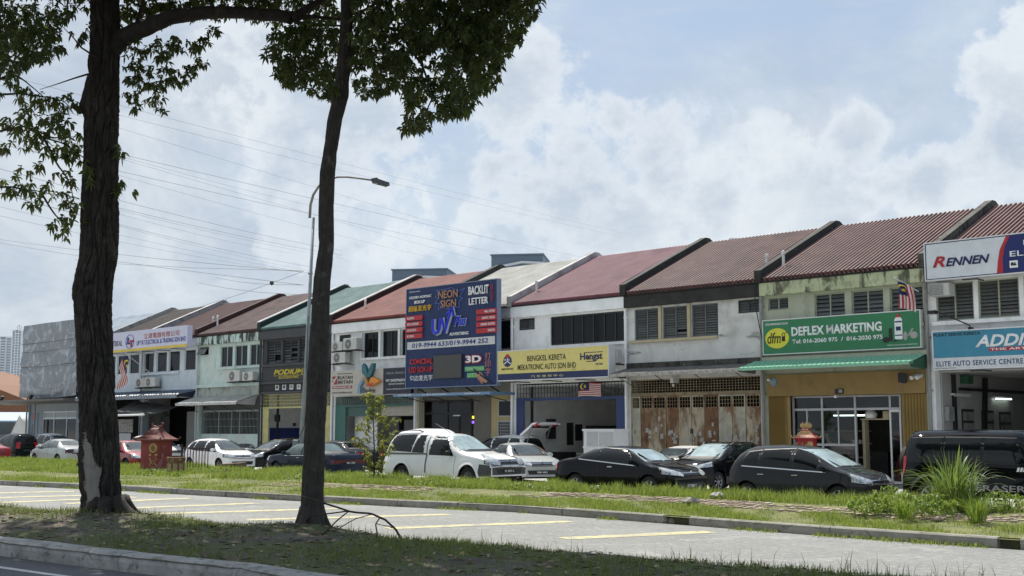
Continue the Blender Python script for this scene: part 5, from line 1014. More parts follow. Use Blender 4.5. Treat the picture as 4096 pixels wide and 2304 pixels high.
SPEC = {
 'hatch': dict(L=3.9, W=1.74, top=[(0, .60), (.03, .92), (.30, 1.36), (.62, 1.48), (1.4, 1.515), (2.0, 1.475), (2.42, 1.36), (3.08, .98), (3.5, .88), (3.78, .76), (3.9, .60)], belt=[(0, .9), (1, .93), (2.2, .90), (3.1, .88), (3.9, .7)],
   sill=.20, wx=(.66, 3.16), Rw=.30, win=[(((.50, 1.04), (.88, 1.0)), ((.66, 1.32), (.98, 1.36))), (((.98, .985), (1.84, .955)), ((1.08, 1.37), (1.86, 1.40))), (((1.96, .95), (2.86, .93)), ((1.97, 1.40), (2.34, 1.335)))],
   ws=((.66, 1.0), (.52, 1.40)), rw=((.58, 1.02), (.50, 1.36)), hd=((3.35, .60), (.28, .34, .20)), tl='tall', doors=(.93, 1.90, 2.98), hz=.70, bh=.80),
 'sedan': dict(L=4.5, W=1.78, top=[(0, .60), (.04, .92), (.45, 1.02), (.85, 1.05), (1.38, 1.32), (1.8, 1.415), (2.35, 1.44), (2.8, 1.39), (3.48, .98), (4.0, .88), (4.38, .74), (4.5, .58)], belt=[(0, .86), (1, .93), (2.4, .91), (3.4, .88), (4.5, .7)],
   sill=.19, wx=(.95, 3.62), Rw=.315, win=[(((1.12, 1.02), (2.02, .97)), ((1.48, 1.29), (2.02, 1.345))), (((2.1, .965), (3.18, .935)), ((2.1, 1.345), (2.68, 1.33)))],
   ws=((.68, 1.0), (.52, 1.34)), rw=((.60, 1.09), (.50, 1.32)), hd=((3.9, .62), (.30, .38, .17)), tl='wide', doors=(1.05, 2.06, 3.2), hz=.70, bh=.82),
 'coupe': dict(L=4.48, W=1.77, top=[(0, .62), (.05, .96), (.40, 1.06), (.75, 1.09), (1.30, 1.31), (1.7, 1.385), (2.2, 1.40), (2.7, 1.34), (3.42, .96), (3.95, .87), (4.36, .74), (4.48, .58)], belt=[(0, .9), (1, .96), (2.4, .91), (3.4, .87), (4.48, .7)],
   sill=.18, wx=(.92, 3.57), Rw=.315, win=[(((1.02, 1.08), (1.74, 1.0)), ((1.38, 1.265), (1.72, 1.325))), (((1.77, .995), (3.12, .93)), ((1.75, 1.325), (2.60, 1.285)))],
   ws=((.68, .99), (.52, 1.30)), rw=((.56, 1.12), (.46, 1.30)), hd=((3.88, .64), (.30, .40, .17)), tl='wide', doors=(1.76, 3.16), hz=.70, bh=.84),
 'boxysedan': dict(L=4.74, W=1.74, top=[(0, .66), (.03, .95), (.5, .985), (1.02, 1.0), (1.60, 1.35), (1.95, 1.42), (2.6, 1.43), (2.98, 1.38), (3.52, .98), (4.2, .92), (4.66, .84), (4.74, .62)], belt=[(0, .88), (1, .90), (2.4, .89), (3.4, .87), (4.74, .78)],
   sill=.2, wx=(1.02, 3.82), Rw=.31, win=[(((1.25, .95), (2.1, .94)), ((1.62, 1.29), (2.1, 1.345))), (((2.18, .94), (3.28, .925)), ((2.18, 1.345), (2.86, 1.33)))],
   ws=((.68, 1.0), (.56, 1.36)), rw=((.62, 1.03), (.54, 1.34)), hd=((4.2, .62), (.24, .34, .19)), tl='low', doors=(1.15, 2.14, 3.3), hz=.70, bh=.80),
 'mpv': dict(L=4.2, W=1.68, top=[(0, .66), (.03, 1.0), (.22, 1.52), (.5, 1.66), (1.5, 1.70), (2.2, 1.64), (2.6, 1.52), (3.3, 1.08), (3.75, .96), (4.1, .8), (4.2, .62)], belt=[(0, .95), (1, .99), (2.2, .97), (3.3, .94), (4.2, .74)],
   sill=.22, wx=(.72, 3.42), Rw=.305, win=[(((.35, 1.08), (.95, 1.06)), ((.45, 1.5), (.98, 1.54))), (((1.05, 1.05), (1.95, 1.03)), ((1.06, 1.55), (1.96, 1.55))), (((2.05, 1.02), (3.05, .99)), ((2.05, 1.54), (2.5, 1.47)))],
   ws=((.64, 1.1), (.5, 1.54)), rw=((.58, 1.1), (.52, 1.52)), hd=((3.6, .6), (.3, .34, .22)), tl='tall', doors=(1.0, 2.0, 3.15), hz=.75, bh=.88),
 'suv': dict(L=4.06, W=1.74, top=[(0, .70), (.03, 1.02), (.28, 1.44), (.55, 1.54), (1.4, 1.58), (2.0, 1.56), (2.42, 1.46), (3.0, 1.07), (3.6, .99), (3.95, .9), (4.06, .66)], belt=[(0, .96), (1, .99), (2.2, .96), (3.1, .94), (4.06, .82)],
   sill=.25, wx=(.68, 3.25), Rw=.33, win=[(((.5, 1.1), (.9, 1.07)), ((.62, 1.38), (.96, 1.42))), (((1.0, 1.05), (1.86, 1.03)), ((1.08, 1.44), (1.88, 1.46))), (((1.96, 1.02), (2.8, .99)), ((1.97, 1.46), (2.32, 1.42)))],
   ws=((.66, 1.08), (.54, 1.49)), rw=((.58, 1.1), (.52, 1.42)), hd=((3.5, .62), (.26, .40, .15)), tl='tall', doors=(.95, 1.92, 2.92), hz=.82, bh=.92),
 'pickup': dict(L=5.2, W=1.80, top=[(0, .70), (.02, 1.06), (.30, 1.66), (.55, 1.82), (1.2, 1.87), (1.95, 1.86), (2.18, 1.85), (2.26, 1.70), (2.8, 1.71), (3.12, 1.64), (3.80, 1.17), (4.5, 1.07), (5.05, .95), (5.2, .68)], belt=[(0, 1.03), (2, 1.05), (3.8, 1.02), (5.2, .86)],
   sill=.40, wx=(1.10, 4.15), Rw=.36, win=[(((.33, 1.20), (1.42, 1.16)), ((.58, 1.63), (1.62, 1.66))), (((1.52, 1.15), (2.02, 1.14)), ((1.78, 1.63), (2.06, 1.63))), (((2.34, 1.08), (3.42, 1.06)), ((2.42, 1.61), (2.98, 1.60)))],
   ws=((.70, 1.20), (.56, 1.64)), rw=((.6, 1.2), (.5, 1.62)), hd=((4.62, .68), (.30, .28, .26)), tl='tall', doors=(2.26, 3.55), hz=.88, bh=1.0),
 'boxy4x4': dict(L=4.4, W=1.84, top=[(0, .95), (.015, 1.70), (.10, 1.86), (.4, 1.90), (2.6, 1.90), (2.82, 1.84), (3.18, 1.20), (3.4, 1.14), (4.2, 1.10), (4.36, 1.02), (4.4, .72)], belt=[(0, 1.1), (2, 1.1), (3.3, 1.06), (4.4, .98)],
   sill=.42, wx=(.80, 3.55), Rw=.39, win=[(((.16, 1.2), (1.0, 1.2)), ((.2, 1.7), (1.0, 1.72))), (((1.1, 1.2), (1.92, 1.2)), ((1.1, 1.72), (1.92, 1.72))), (((2.0, 1.19), (2.92, 1.17)), ((2.0, 1.72), (2.64, 1.70)))],
   ws=((.74, 1.24), (.66, 1.76)), rw=((.64, 1.2), (.62, 1.7)), hd=((3.98, .66), (.2, .2, .2)), tl='tall', doors=(1.05, 1.96, 3.05), hz=.85, bh=1.0)}
def car(kind, pos, ang, col, label, cat='car', group='cars parked along the verge', ws=None, glass=m_cglass, rim='alloy', plate=None, scale=(1, 1, 1), chrome=False, cladding=None, name='parked_car', tails=m_tail, roofcol=None, rails=False, visor=False):
    s = SPEC[kind]; Lc, Wc = s['L'], s['W']; root = empty(name, (pos[0], pos[1], 0), ang, label, cat, group); root.scale = scale
    pm = paint(col); xs = np.unique(np.concatenate([np.linspace(0, .3, 9), np.arange(.3, Lc-.3, .05), np.linspace(Lc-.3, Lc, 9)]))
    tx, tz = zip(*s['top']); zt = smooth1(tx, tz, xs); bx_, bz_ = zip(*s['belt']); zb = np.minimum(smooth1(bx_, bz_, xs), zt-.045)
    ra = s['Rw']*1.16; zl = np.full(len(xs), s['sill']); zl += .06*np.clip((.35-xs)/.35, 0, 1)+.04*np.clip((xs-Lc+.35)/.35, 0, 1)
    for wx in s['wx']:
        d = np.abs(xs-wx); zl = np.where(d < ra, np.maximum(zl, s['Rw']+np.sqrt(np.maximum(ra**2-d**2, 0))), zl)
    zl = np.minimum(zl, zb-.05)
    hw = Wc/2*(1-.13*np.clip((.55-xs)/.55, 0, 1)**2-.15*np.clip((xs-Lc+.75)/.75, 0, 1)**2)
    m1, m2 = 9, 13; nP = m1+m2; ring = []; nn = 3.6; boxy = kind in ('boxy4x4',)
    tum = .10 if boxy else .20
    for i, x in enumerate(xs):
        pts = []
        for k in range(m1):
            z = zl[i]+(zb[i]-zl[i])*k/m1; y = hw[i]*(1-.09*((z-.56)/.45)**2 if z > .56 else 1-.05*((z-.56)/.4)**2); pts.append((y, z))
        h = zt[i]-zb[i]; yb = hw[i]*(1-.09*((zb[i]-.56)/.45)**2)
        for k in range(m2):
            a = math.pi/2*k/(m2-1); cz = max(0, math.sin(a))**(2/nn); cy = max(0, math.cos(a))**(2/nn)
            t_ = tum*min(1, h/.45); pts.append((yb*cy*(1-t_*cz*cz)-.0, zb[i]+h*cz))
        ring.append(pts)
    V = []; cols = 2*nP-1
    for i, x in enumerate(xs):
        p = ring[i]; full = p+[(-y, z) for y, z in reversed(p[:-1])]
        for (y, z) in full:
            u = abs(y)/(Wc/2); e1 = max(0, 1-(Lc-x)/.9); e0 = max(0, 1-x/.6)
            xx = x-.16*u*u*e1*e1*(1 if not boxy else .4)+.10*u*u*e0*e0
            if z > s['bh']*.75: xx -= .10*(z-s['bh']*.75)*max(0, 1-(Lc-x)/.35)
            V.append((xx-Lc/2, y, z))
    F = [(i*cols+k, (i+1)*cols+k, (i+1)*cols+k+1, i*cols+k+1) for i in range(len(xs)-1) for k in range(cols-1)]
    mb = MB(); mb.add(V, F); n0 = (len(xs)-1)*cols
    for base, rev in ((0, False), (n0, True)):
        for k in range(nP-1):
            f = (base+k, base+k+1, base+cols-2-k, base+cols-1-k); mb.f.append(f if not rev else f[::-1]); mb.m.append(0)
    body = mb.build('body', pm, root, smooth=True); fix_normals(body); body.data.set_sharp_from_angle(angle=R(38))
    bvh = BVHTree.FromPolygons([Vector(v) for v in V], mb.f)
    def hit(o, d, off):
        loc, no, idx, ds = bvh.ray_cast(Vector(o), Vector(d))
        if loc is None: loc, no, idx, ds = bvh.find_nearest(Vector(o)+Vector(d)*2.5)
        if no.dot(Vector(d)) > 0: no = -no
        return loc+no*off
    def grid(nm, mat, fn, nu, nv, parent=root, smooth=True):
        q = MB(); q.v = [tuple(fn(i/nu, j/nv)) for j in range(nv+1) for i in range(nu+1)]
        q.f = [(j*(nu+1)+i, j*(nu+1)+i+1, (j+1)*(nu+1)+i+1, (j+1)*(nu+1)+i) for j in range(nv) for i in range(nu)]; q.m = [0]*len(q.f)
        return fix_normals(q.build(nm, mat, parent, smooth)) if False else q.build(nm, mat, parent, smooth)
    def side(nm, mat, bot, topp, sg, off=.006, nu=8, nv=4, parent=root):
        def fn(u, v):
            b = Vector(bot[0]).lerp(Vector(bot[1]), u); t = Vector(topp[0]).lerp(Vector(topp[1]), u); p = b.lerp(t, v); return hit((p.x-Lc/2, sg*3, p.y), (0, -sg, 0), off)
        return grid(nm, mat, fn, nu, nv, parent)
    def endp(nm, mat, yb_, zb_, yt_, zt_, front, off=.006, nu=10, nv=5, y0=0, parent=root):
        def fn(u, v):
            y = y0+(yb_*(1-v)+yt_*v)*(2*u-1); z = zb_+(zt_-zb_)*v; return hit((4 if front else -4, y, z), (-1 if front else 1, 0, 0), off)
        return grid(nm, mat, fn, nu, nv, parent)
    ex_ = .035
    for sg in (1, -1):
        w0, w1 = s['win'][0], s['win'][-1]
        for b, t in s['win']:
            wv = side('side_window', m_trim, ((b[0][0]-ex_, b[0][1]-ex_), (b[1][0]+ex_, b[1][1]-ex_)), ((t[0][0]-ex_, t[0][1]+ex_*.8), (t[1][0]+ex_, t[1][1]+ex_*.8)), sg, .004)
            side('pane', glass, b, t, sg, .009, parent=wv)
        if chrome: side('chrome_strip', m_chrome, ((w0[0][0][0], w0[0][0][1]-.06), (w1[0][1][0], w1[0][1][1]-.06)), ((w0[0][0][0], w0[0][0][1]-.035), (w1[0][1][0], w1[0][1][1]-.035)), sg, .011, 16, 1)
        for x in s['doors']:
            zz = float(np.interp(x, xs, zb)); side('door_seam', m_trim, ((x-.006, s['sill']+.08), (x+.006, s['sill']+.08)), ((x-.006, zz), (x+.006, zz)), sg, .003, 1, 8)
        for x in (s['doors'][-2:] if len(s['doors']) > 2 else s['doors'][-1:]):
            xx = x-.95 if len(s['doors']) < 3 or x == s['doors'][-1] else x-.82
            p = hit((xx-Lc/2+.0, sg*3, s['bh']), (0, -sg, 0), .0); q = MB(); q.box(-.09, .09, -.02, .02, -.016, .016); o = bevel(q.build('door_handle', m_chrome if chrome else pm, root), .012); o.location = p+Vector((0, sg*.015, 0))
        bw = s['win'][-1][0][1]; p = hit((bw[0]-Lc/2-.10, sg*3, bw[1]+.0), (0, -sg, 0), 0)
        q = MB(); q.lathe([(0, -.11), (.06, -.10), (.085, -.03), (.085, .04), (.05, .10), (0, .115)], 10, axis='y'); o = q.build('wing_mirror', m_trim if (cladding or kind == 'pickup') else pm, root, smooth=True); o.location = p+Vector((.0, sg*.12, .06)); o.scale = (.55, 1, .85)
        q = MB(); q.box(-.03, .03, -.08, .08, -.02, .02); o = q.build('mirror_stalk', m_trim, root); o.location = p+Vector((.0, sg*.04, .0))
        # head and tail lamps wrap round the corners
        hx, hy = s['hd'][0]; lw, ll, lh = s['hd'][1]; cx_ = Lc/2-.10; hzc = s['hz']
        dv = Vector((-math.cos(R(38)), -sg*math.sin(R(38)), 0)); tv = Vector((math.sin(R(38)), -sg*math.cos(R(38)), 0)); ref = Vector((Lc/2, sg*Wc/2*.86, 0))
        def hl(u, v, m_=1.0, dz=0):
            h_ = -ll*.95*m_+(ll*.95+lw*.8)*m_*u; z = hzc+dz-lh*.5*m_+(lh*m_)*v*(.55+.45*(1-u)) + (.07*(1-u)); o = ref-dv*2+tv*h_+Vector((0, 0, z)); return hit(o, dv, .008 if m_ > 1 else .013)
        hv = grid('headlamp', m_trim, lambda u, v: hl(u, v, 1.08), 8, 4); grid('headlamp_lens', m_head, lambda u, v: hl(u, v, .95), 8, 4, hv)
        dv2 = Vector((math.cos(R(40)), -sg*math.sin(R(40)), 0)); tv2 = Vector((math.sin(R(40)), sg*math.cos(R(40)), 0)); ref2 = Vector((-Lc/2, sg*Wc/2*.86, 0))
        zt0, zt1, tw0, tw1 = {'tall': (s['bh']*.86, s['bh']*1.30, .06, .16), 'wide': (s['bh']*.84, s['bh']*1.08, .16, .22), 'low': (s['bh']*.72, s['bh']*.92, .22, .14)}[s['tl']]
        grid('tail_lamp', tails, lambda u, v: hit(ref2-dv2*2+tv2*(-tw1+(tw0+tw1)*u)*(1 if True else 1)+Vector((0, 0, zt0+(zt1-zt0)*v)), dv2, .012), 5, 5)
        for wx in s['wx']:
            tm, rm, dm = wheel_meshes(s['Rw'], .20 if s['Rw'] < .34 else .24, rim)
            o = inst(tm, 'wheel', root, (wx-Lc/2, sg*(Wc/2-.13), s['Rw'])); o.rotation_euler = (0, random.random()*6, 0) if sg > 0 else (0, random.random()*6, math.pi)
            inst(rm, 'rim', o); inst(dm, 'brake_disc', o)
            if kind in ('pickup', 'boxy4x4'):
                def ar(u, v): a = math.pi*u; rr = ra+.005+.07*v; return hit((wx-Lc/2+rr*math.cos(a), sg*3, s['Rw']+rr*math.sin(a)), (0, -sg, 0), .035-.02*v)
                grid('wheel_arch_flare', pm if kind == 'pickup' else m_trim, ar, 18, 2)
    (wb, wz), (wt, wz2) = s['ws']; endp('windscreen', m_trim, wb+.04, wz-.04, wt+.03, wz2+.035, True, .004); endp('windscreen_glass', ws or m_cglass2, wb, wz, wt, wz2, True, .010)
    for sg in (-1, 1): endp('wiper', m_trim, .24, wz-.005, .24, wz+.02, True, .02, 4, 1, y0=sg*.28+.1)
    (wb, wz), (wt, wz2) = s['rw']; endp('rear_window', m_trim, wb+.04, wz-.04, wt+.03, wz2+.03, False, .004); endp('rear_glass', glass, wb, wz, wt, wz2, False, .010)
    gz = s['hz']
    if kind == 'boxy4x4': pass
    g_ = endp('grille', m_trim, .42, gz-.10, .46, gz+.05, True, .010); endp('grille_chrome', m_chrome, .42, gz-.01, .43, gz+.012, True, .016, 8, 1, parent=g_)
    endp('lower_intake', m_trim, .52, s['sill']+.12, .58, s['sill']+.27, True, .008); q = MB(); q.lathe([(0, 0), (.055, 0), (.05, .012), (0, .014)], 16, axis='x'); o = q.build('badge', m_chrome, root); o.location = hit((4, 0, gz+.01), (-1, 0, 0), .012)
    if cladding:
        endp('bumper', cladding, .74, s['sill']+.02, .76, gz-.13, True, .006)
    for front in (True, False):
        pz = s['sill']+.20 if front else (s['bh']*.78 if s['tl'] != 'tall' else s['bh']*.72); p = hit((4 if front else -4, 0, pz), (-1 if front else 1, 0, 0), .018); d = 1 if front else -1
        q = MB(); q.box(-.24, .24, -.006, .006, -.06, .06); o = q.build('number_plate', m_plate, root); o.location = p; o.rotation_euler = (0, 0, d*math.pi/2)
        if plate: text(o, plate, -.21, .21, -.035, .035, wht, -.008, bold=.01)
    if s['tl'] == 'low' or kind == 'sedan' and tails is not m_tail: endp('tail_panel', tails, .5, s['bh']*.80, .5, s['bh']*.92, False, .006, 8, 1)
    q = MB(); q.box(-Lc/2+.12, Lc/2-.16, -Wc/2+.26, Wc/2-.26, s['sill']-.02, s['sill']+.35); q.build('underbody', m_void, root)
    q = MB(); q.box(-.6, .55, -.55, .55, s['sill']+.3, s['bh']); q.build('seat_block', m_trim, root)
    if rails:
        for sg in (-1, 1):
            zz = max(tz); q = MB(); x0_, x1_ = (s['win'][0][0][0][0]+.25, s['win'][-1][1][1][0]-.2) if kind != 'pickup' else (.45, 1.75)
            q.tube([tuple(hit((x0_-Lc/2, sg*.52, 4), (0, 0, -1), .0)), tuple(hit((x0_+.15-Lc/2, sg*.52, 4), (0, 0, -1), .06)), tuple(hit(((x0_+x1_)/2-Lc/2, sg*.52, 4), (0, 0, -1), .07)), tuple(hit((x1_-.15-Lc/2, sg*.52, 4), (0, 0, -1), .06)), tuple(hit((x1_-Lc/2, sg*.52, 4), (0, 0, -1), .0))], .02, 6); q.build('roof_rail', m_trim, root)
    return root, hit, side, endp, grid
def place(xv, Z): p = V2(xv, 1082, Z); return (p.x, p.y)
NR = RZ; NL = RZ+math.pi; NC = RZ-math.pi/2
BLK = (.006, .006, .007); WHT = (.84, .84, .83); SIL = (.42, .44, .44); GREY = (.030, .030, .033); RED = (.30, .012, .02); DBL = (.018, .024, .042)
car('coupe', place(1583, 35), NR, BLK, 'glossy black coupe in front of the rusty doors', ws=m_screen_sheen, plate='SS 9286 Y', chrome=True, scale=(1, 1, 1.04))
car('hatch', place(2035, 30.2), NR, GREY, 'dark grey hatchback in front of the green shop', ws=m_screen_sheen, chrome=True, scale=(1, 1, 1.02))
rt, hit, side, endp, grid = car('pickup', place(1140, 40.3), NR, WHT, 'white pickup truck with canopy and grey front bumper', 'pickup truck', scale=(1.03, 1, 1.045), ws=m_screen_sheen, plate='M 3231 L', rim='steel', cladding=flat('grey_bumper_plastic', (.055, .058, .06), .5), name='pickup_truck', rails=True)
for sg in (1, -1):
    side('bumper_corner', flat('grey_bumper_plastic2', (.055, .058, .06), .5), ((4.58, .44), (5.12, .44)), ((4.64, .80), (5.12, .76)), sg, .01)
    side('canopy_joint', flat('grey_seal', (.14, .14, .13)), ((.12, 1.04), (2.22, 1.05)), ((.12, 1.10), (2.22, 1.10)), sg, .012, 16, 1); side('cab_gap', m_trim, ((2.20, .5), (2.24, .5)), ((2.20, 1.70), (2.24, 1.70)), sg, .006, 1, 10)
mb = MB(); mb.tube([(.35, -.45, 1.73), (-.25, -.55, 2.02)], .008, 5); mb.build('aerial', m_chrome, rt)
car('boxysedan', place(793, 49.6), NL, DBL, 'old dark blue saloon with its boot towards the sapling', plate='VE 1701', glass=M('greenish_glass', (.10, .14, .13), .08, var=.3, vs=2, spec=.8), chrome=True, tails=flat('smoked_tail', (.10, .012, .015), .25), rim='steel')
car('hatch', place(556, 57.5), NR, WHT, 'white hatchback behind the dark red railing', plate='VJ 3799', ws=m_cglass2)
car('sedan', place(158, 66), NL, SIL, 'silver saloon left of the thick tree trunk', tails=flat('smoked_tail2', (.06, .015, .02), .2), glass=M('pale_side_glass', (.10, .115, .12), .06, var=.3, vs=2, spec=.8), chrome=True)
car('sedan', place(-48, 68), NL, RED, 'dark red saloon cut by the left edge of the photo', plate='X 9107', tails=m_tail)
car('mpv', place(35, 78), NL, (.006, .010, .009), 'black people carrier behind the red and silver saloons', group='cars parked near the shops')
car('mpv', place(140, 80), NR, WHT, 'white people carrier with tall red tail lamps behind the silver saloon', group='cars parked near the shops')
car('sedan', place(325, 56.5), NR, RED, 'bright red saloon beside the big red shrine', ws=m_cglass2)
car('mpv', place(395, 70), NR, WHT, 'white car showing its roof behind the big red shrine', group='cars parked near the shops', scale=(1, 1, .95))
car('sedan', place(648, 70), NR, SIL, 'silver car with dark windows behind the white hatchback', group='cars parked near the shops', scale=(1, 1, .98))
car('hatch', place(706, 58.5), NC, BLK, 'black hatchback nose-out between white hatchback and lamp post', group='cars parked near the shops')
car('sedan', place(860, 57), NL, (.03, .035, .045), 'dark grey saloon behind the old dark blue saloon', group='cars parked near the shops')
car('sedan', place(1302, 46), R(-66), SIL, 'silver saloon facing forward beside the white pickup', ws=m_cglass2, plate='VBH 4061', chrome=True)
rt, hit, side, endp, grid = car('mpv', place(1262, 54), NL, WHT, 'white people carrier with its tailgate raised at the open workshop', group='cars parked near the shops')
# raised tailgate
tg = empty('raised_tailgate', (-1.75, 0, 1.66), 0, parent=rt)
mb = MB(); mb.prism([(0, .02), (-.45, .06), (-.85, .12), (-1.15, .02), (-1.18, -.1), (-.85, .06), (-.45, .0), (0, -.04)], 'y', -.66, .66); bevel(mb.build('tailgate_panel', paint(WHT), tg), .03)
mb = MB(); mb.box(-.75, -.12, -.55, .55, -.03, -.012); o = mb.build('tailgate_glass', m_cglass, tg); o.rotation_euler = (0, R(5), 0)
for sg in (-1, 1):
    mb = MB(); mb.box(-1.16, -.9, sg*.58-.09, sg*.58+.09, -.08, .02); mb.build('tail_lamp', m_tail, tg)
    mb = MB(); mb.tube([(-.1, sg*.6, -.5), (-.65, sg*.6, -.02)], .015, 6); mb.build('gas_strut', m_steel, tg)
tg.rotation_euler = (0, R(26), 0); tg.location.z = 1.70
car('coupe', place(1722, 45), NC, WHT, 'white coupe behind the black coupe', group='cars parked near the shops', scale=(1, 1, .95))
rt, hit, side, endp, grid = car('suv', place(1805, 39), NC, BLK, 'black compact crossover between black coupe and grey hatchback', group='cars parked near the shops', ws=m_screen_sheen, rails=True, chrome=True, scale=(1, 1, .97))
rt, hit, side, endp, grid = car('boxy4x4', place(2530, 27.6), NR, BLK, 'boxy black off-roader behind the tall grass clump', 'off-roader', rim='alloy', ws=m_cglass, name='off_roader', rails=False)
for k in range(9):
    y = -.6+k*.15; mb = MB(); mb.tube([tuple(hit((-2.0, y, 4), (0, 0, -1), .006)), tuple(hit((-.6, y, 4), (0, 0, -1), .010)), tuple(hit((.55, y, 4), (0, 0, -1), .006))], .012, 5); mb.build('roof_rib', paint(BLK), rt)
mb = MB(); mb.lathe([(.12, -.13), (.36, -.12), (.39, 0), (.36, .12), (.2, .13), (0, .13)], 24, axis='x'); o = mb.build('spare_wheel', m_tyre, rt, smooth=True); o.location = (-2.33, .1, 1.15)
for sg in (-1,):
    e2 = empty('door_emblem', (.65, -.93, 1.0), 0, parent=rt); 
    for i in range(3): mb = MB(); mb.prism([(-.09+i*.07, 0), (-.04+i*.07, 0), (-.01+i*.07, .09), (-.06+i*.07, .09)], 'y', -.002, .004); mb.build('emblem_bar', wht, e2)
    text(rt, 'FRASER', -.35, .75, .56, .70, ink((.25, .25, .25)), -.925, bold=.02)
# ================================================================== THINGS IN THE LOT
m_redp = M('faded_red_paint', (.27, .05, .045), .75, var=.2, vs=2, stains=(((.42, .36, .34), 1.6, .52, .68, (1, 1, .8), .75),)); m_gold = flat('faded_gold', (.42, .30, .12), .6, var=.2); m_tred = M('dark_red_tiles', (.16, .045, .035), .7, var=.3, vs=8, stains=(((.38, .30, .26), 3, .55, .7),))
def pagoda_roof(mb, w, d, z0, h, over, n=9):
    pr = []
    for k in range(n): t_ = k/(n-1); s_ = 1-t_; f = .30+.70*(s_**1.9); pr.append((f, z0+h*t_*.9+.0))
    for i in range(n-1):
        (f0, a), (f1, b) = pr[i], pr[i+1]
        c0 = [(-w*f0, -d*f0), (w*f0, -d*f0), (w*f0, d*f0), (-w*f0, d*f0)]; c1 = [(-w*f1, -d*f1*.55), (w*f1, -d*f1*.55), (w*f1, d*f1*.55), (-w*f1, d*f1*.55)] if i == n-2 else [(-w*f1, -d*f1), (w*f1, -d*f1), (w*f1, d*f1), (-w*f1, d*f1)]
        for k in range(4): mb.quad((*c0[k], a), (*c0[(k+1) % 4], a), (*c1[(k+1) % 4], b), (*c1[k], b))
def shrine(loc, rz, w, d, h, label, ornate=False, m1=m_redp):
    e = empty('shrine', loc, rz, label, 'shrine', 'red prayer shrines'); 
    mb = MB(); mb.prism([(-w, -d*.8), (-w*.8, -d), (w*.8, -d), (w, -d*.8), (w, d*.8), (w*.8, d), (-w*.8, d), (-w, d*.8)], 'z', 0, h*.66); bevel(mb.build('body', m1, e), .015)
    mb = MB(); mb.box(-w*1.05, w*1.05, -d*1.05, d*1.05, 0, h*.03); mb.build('plinth', m_kerb, e)
    mb = MB(); mb.box(-w*1.3, w*1.3, -d*1.3, d*1.3, h*.655, h*.69); rfm = mb.build('roof', m_tred if not ornate else m1, e)
    mb = MB(); pagoda_roof(mb, w*1.28, d*1.28, h*.69, h*.26, .2); rf2 = mb.build('roof_slope', m_tred if not ornate else m1, rfm)
    for i in range(13):
        x = -w*1.25+2.5*w*i/12; mb = MB(); mb.tube([(x, -d*1.3, h*.70), (x*.66, -d*.82, h*.76), (x*.42, -d*.5, h*.86)], .016*w/.5, 5); mb.build('tile_rib', m_tred if not ornate else m_gold, rfm)
    mb = MB(); mb.tube([(-w*.55, 0, h*1.02), (-w*.45, 0, h*.95), (0, 0, h*.93), (w*.45, 0, h*.95), (w*.55, 0, h*1.02)], .05*w/.5, 8); mb.build('ridge', m_tred if not ornate else m_gold, rfm)
    for sx in (-1, 1):
        for sy in (-1, 1): mb = MB(); mb.tube([(sx*w*1.2, sy*d*1.2, h*.68), (sx*w*1.36, sy*d*1.36, h*.70), (sx*w*1.42, sy*d*1.42, h*.74)], .03*w/.5, 6); mb.build('roof_corner', m_gold if ornate else m_tred, rfm)
    return e
srz = R(-22)
e = shrine(tuple(V2(392, 1190, 47.9).xy)+(.22,), srz, .46, .44, 1.92, 'big faded red shrine with pagoda roof and gold coin on the verge')
mb = MB(); mb.tube([(.20+.15*math.cos(R(a)), -.455, .98+.15*math.sin(R(a))) for a in range(0, 361, 15)], .045, 8); mb.box(.14, .26, -.47, -.44, .92, .94); mb.box(.14, .26, -.47, -.44, 1.03, 1.05); mb.box(.13, .15, -.47, -.44, .92, 1.05); mb.box(.25, .27, -.47, -.44, .92, 1.05); mb.build('coin_emblem', m_gold, e)
mb = MB(); mb.tube([(.02, -.45, .60), (.20, -.46, .35), (.38, -.45, .60)], .022, 6); mb.tube([(.04, -.45, .3), (.20, -.46, .5), (.36, -.45, .3)], .02, 6); mb.build('relief_scroll', m_gold, e)
for x in (.06, .34): mb = MB(); mb.lathe([(0, -.03), (.05, -.02), (.06, 0), (0, .02)], 10, (x, -.45, .72), 'y'); mb.build('relief_flower', m_gold, e)
e = empty('incense_urn', tuple(V2(442, 1190, 45.9).xy)+(.3,), 0, 'brown carved round urn beside the big red shrine', 'urn')
m_urn = M('carved_brown_clay', (.17, .085, .05), .7, var=.3, vs=9, stains=(((.40, .30, .17), 9, .55, .66),)); mb = MB(); mb.lathe([(0, 0), (.30, 0), (.31, .05), (.31, .42), (.34, .44), (.35, .58), (.33, .60), (.31, .56), (0, .55)], 24); mb.build('bowl', m_urn, e, smooth=False)
for k in range(9): a = 2*math.pi*k/9; mb = MB(); mb.box(-.08, .08, -.012, .012, .10, .36); o = mb.build('carved_panel', M('urn_relief', (.34, .24, .13), .7, var=.4, vs=20) if k == 0 else bpy.data.materials['urn_relief'], e); o.location = ((.315*math.cos(a)), (.315*math.sin(a)), 0); o.rotation_euler = (0, 0, a+math.pi/2)
shrine(tuple(V2(607, 1170, 74).xy)+(.9,), RZ, .5, .5, 1.0, 'small red shrine in front of the turquoise shop'); 
p = tuple(V2(607, 1170, 74).xy); mb = MB(); mb.box(-.5, .5, -.5, .5, 0, .9); o = mb.build('shrine_pedestal', m_w_turq); o.location = (*p, 0); o.rotation_euler = (0, 0, RZ); tag(o, 'turquoise pedestal under the small red shrine', 'pedestal')
m_red2 = flat('bright_red_paint', (.30, .015, .018), .5)
ps_ = V2(2030, 1150, 40.5); e = shrine((ps_.x, ps_.y, .75), RZ+R(18), .29, .26, 1.3, 'bright red and gold shrine with dragon panels outside the green shop', True, m_red2)
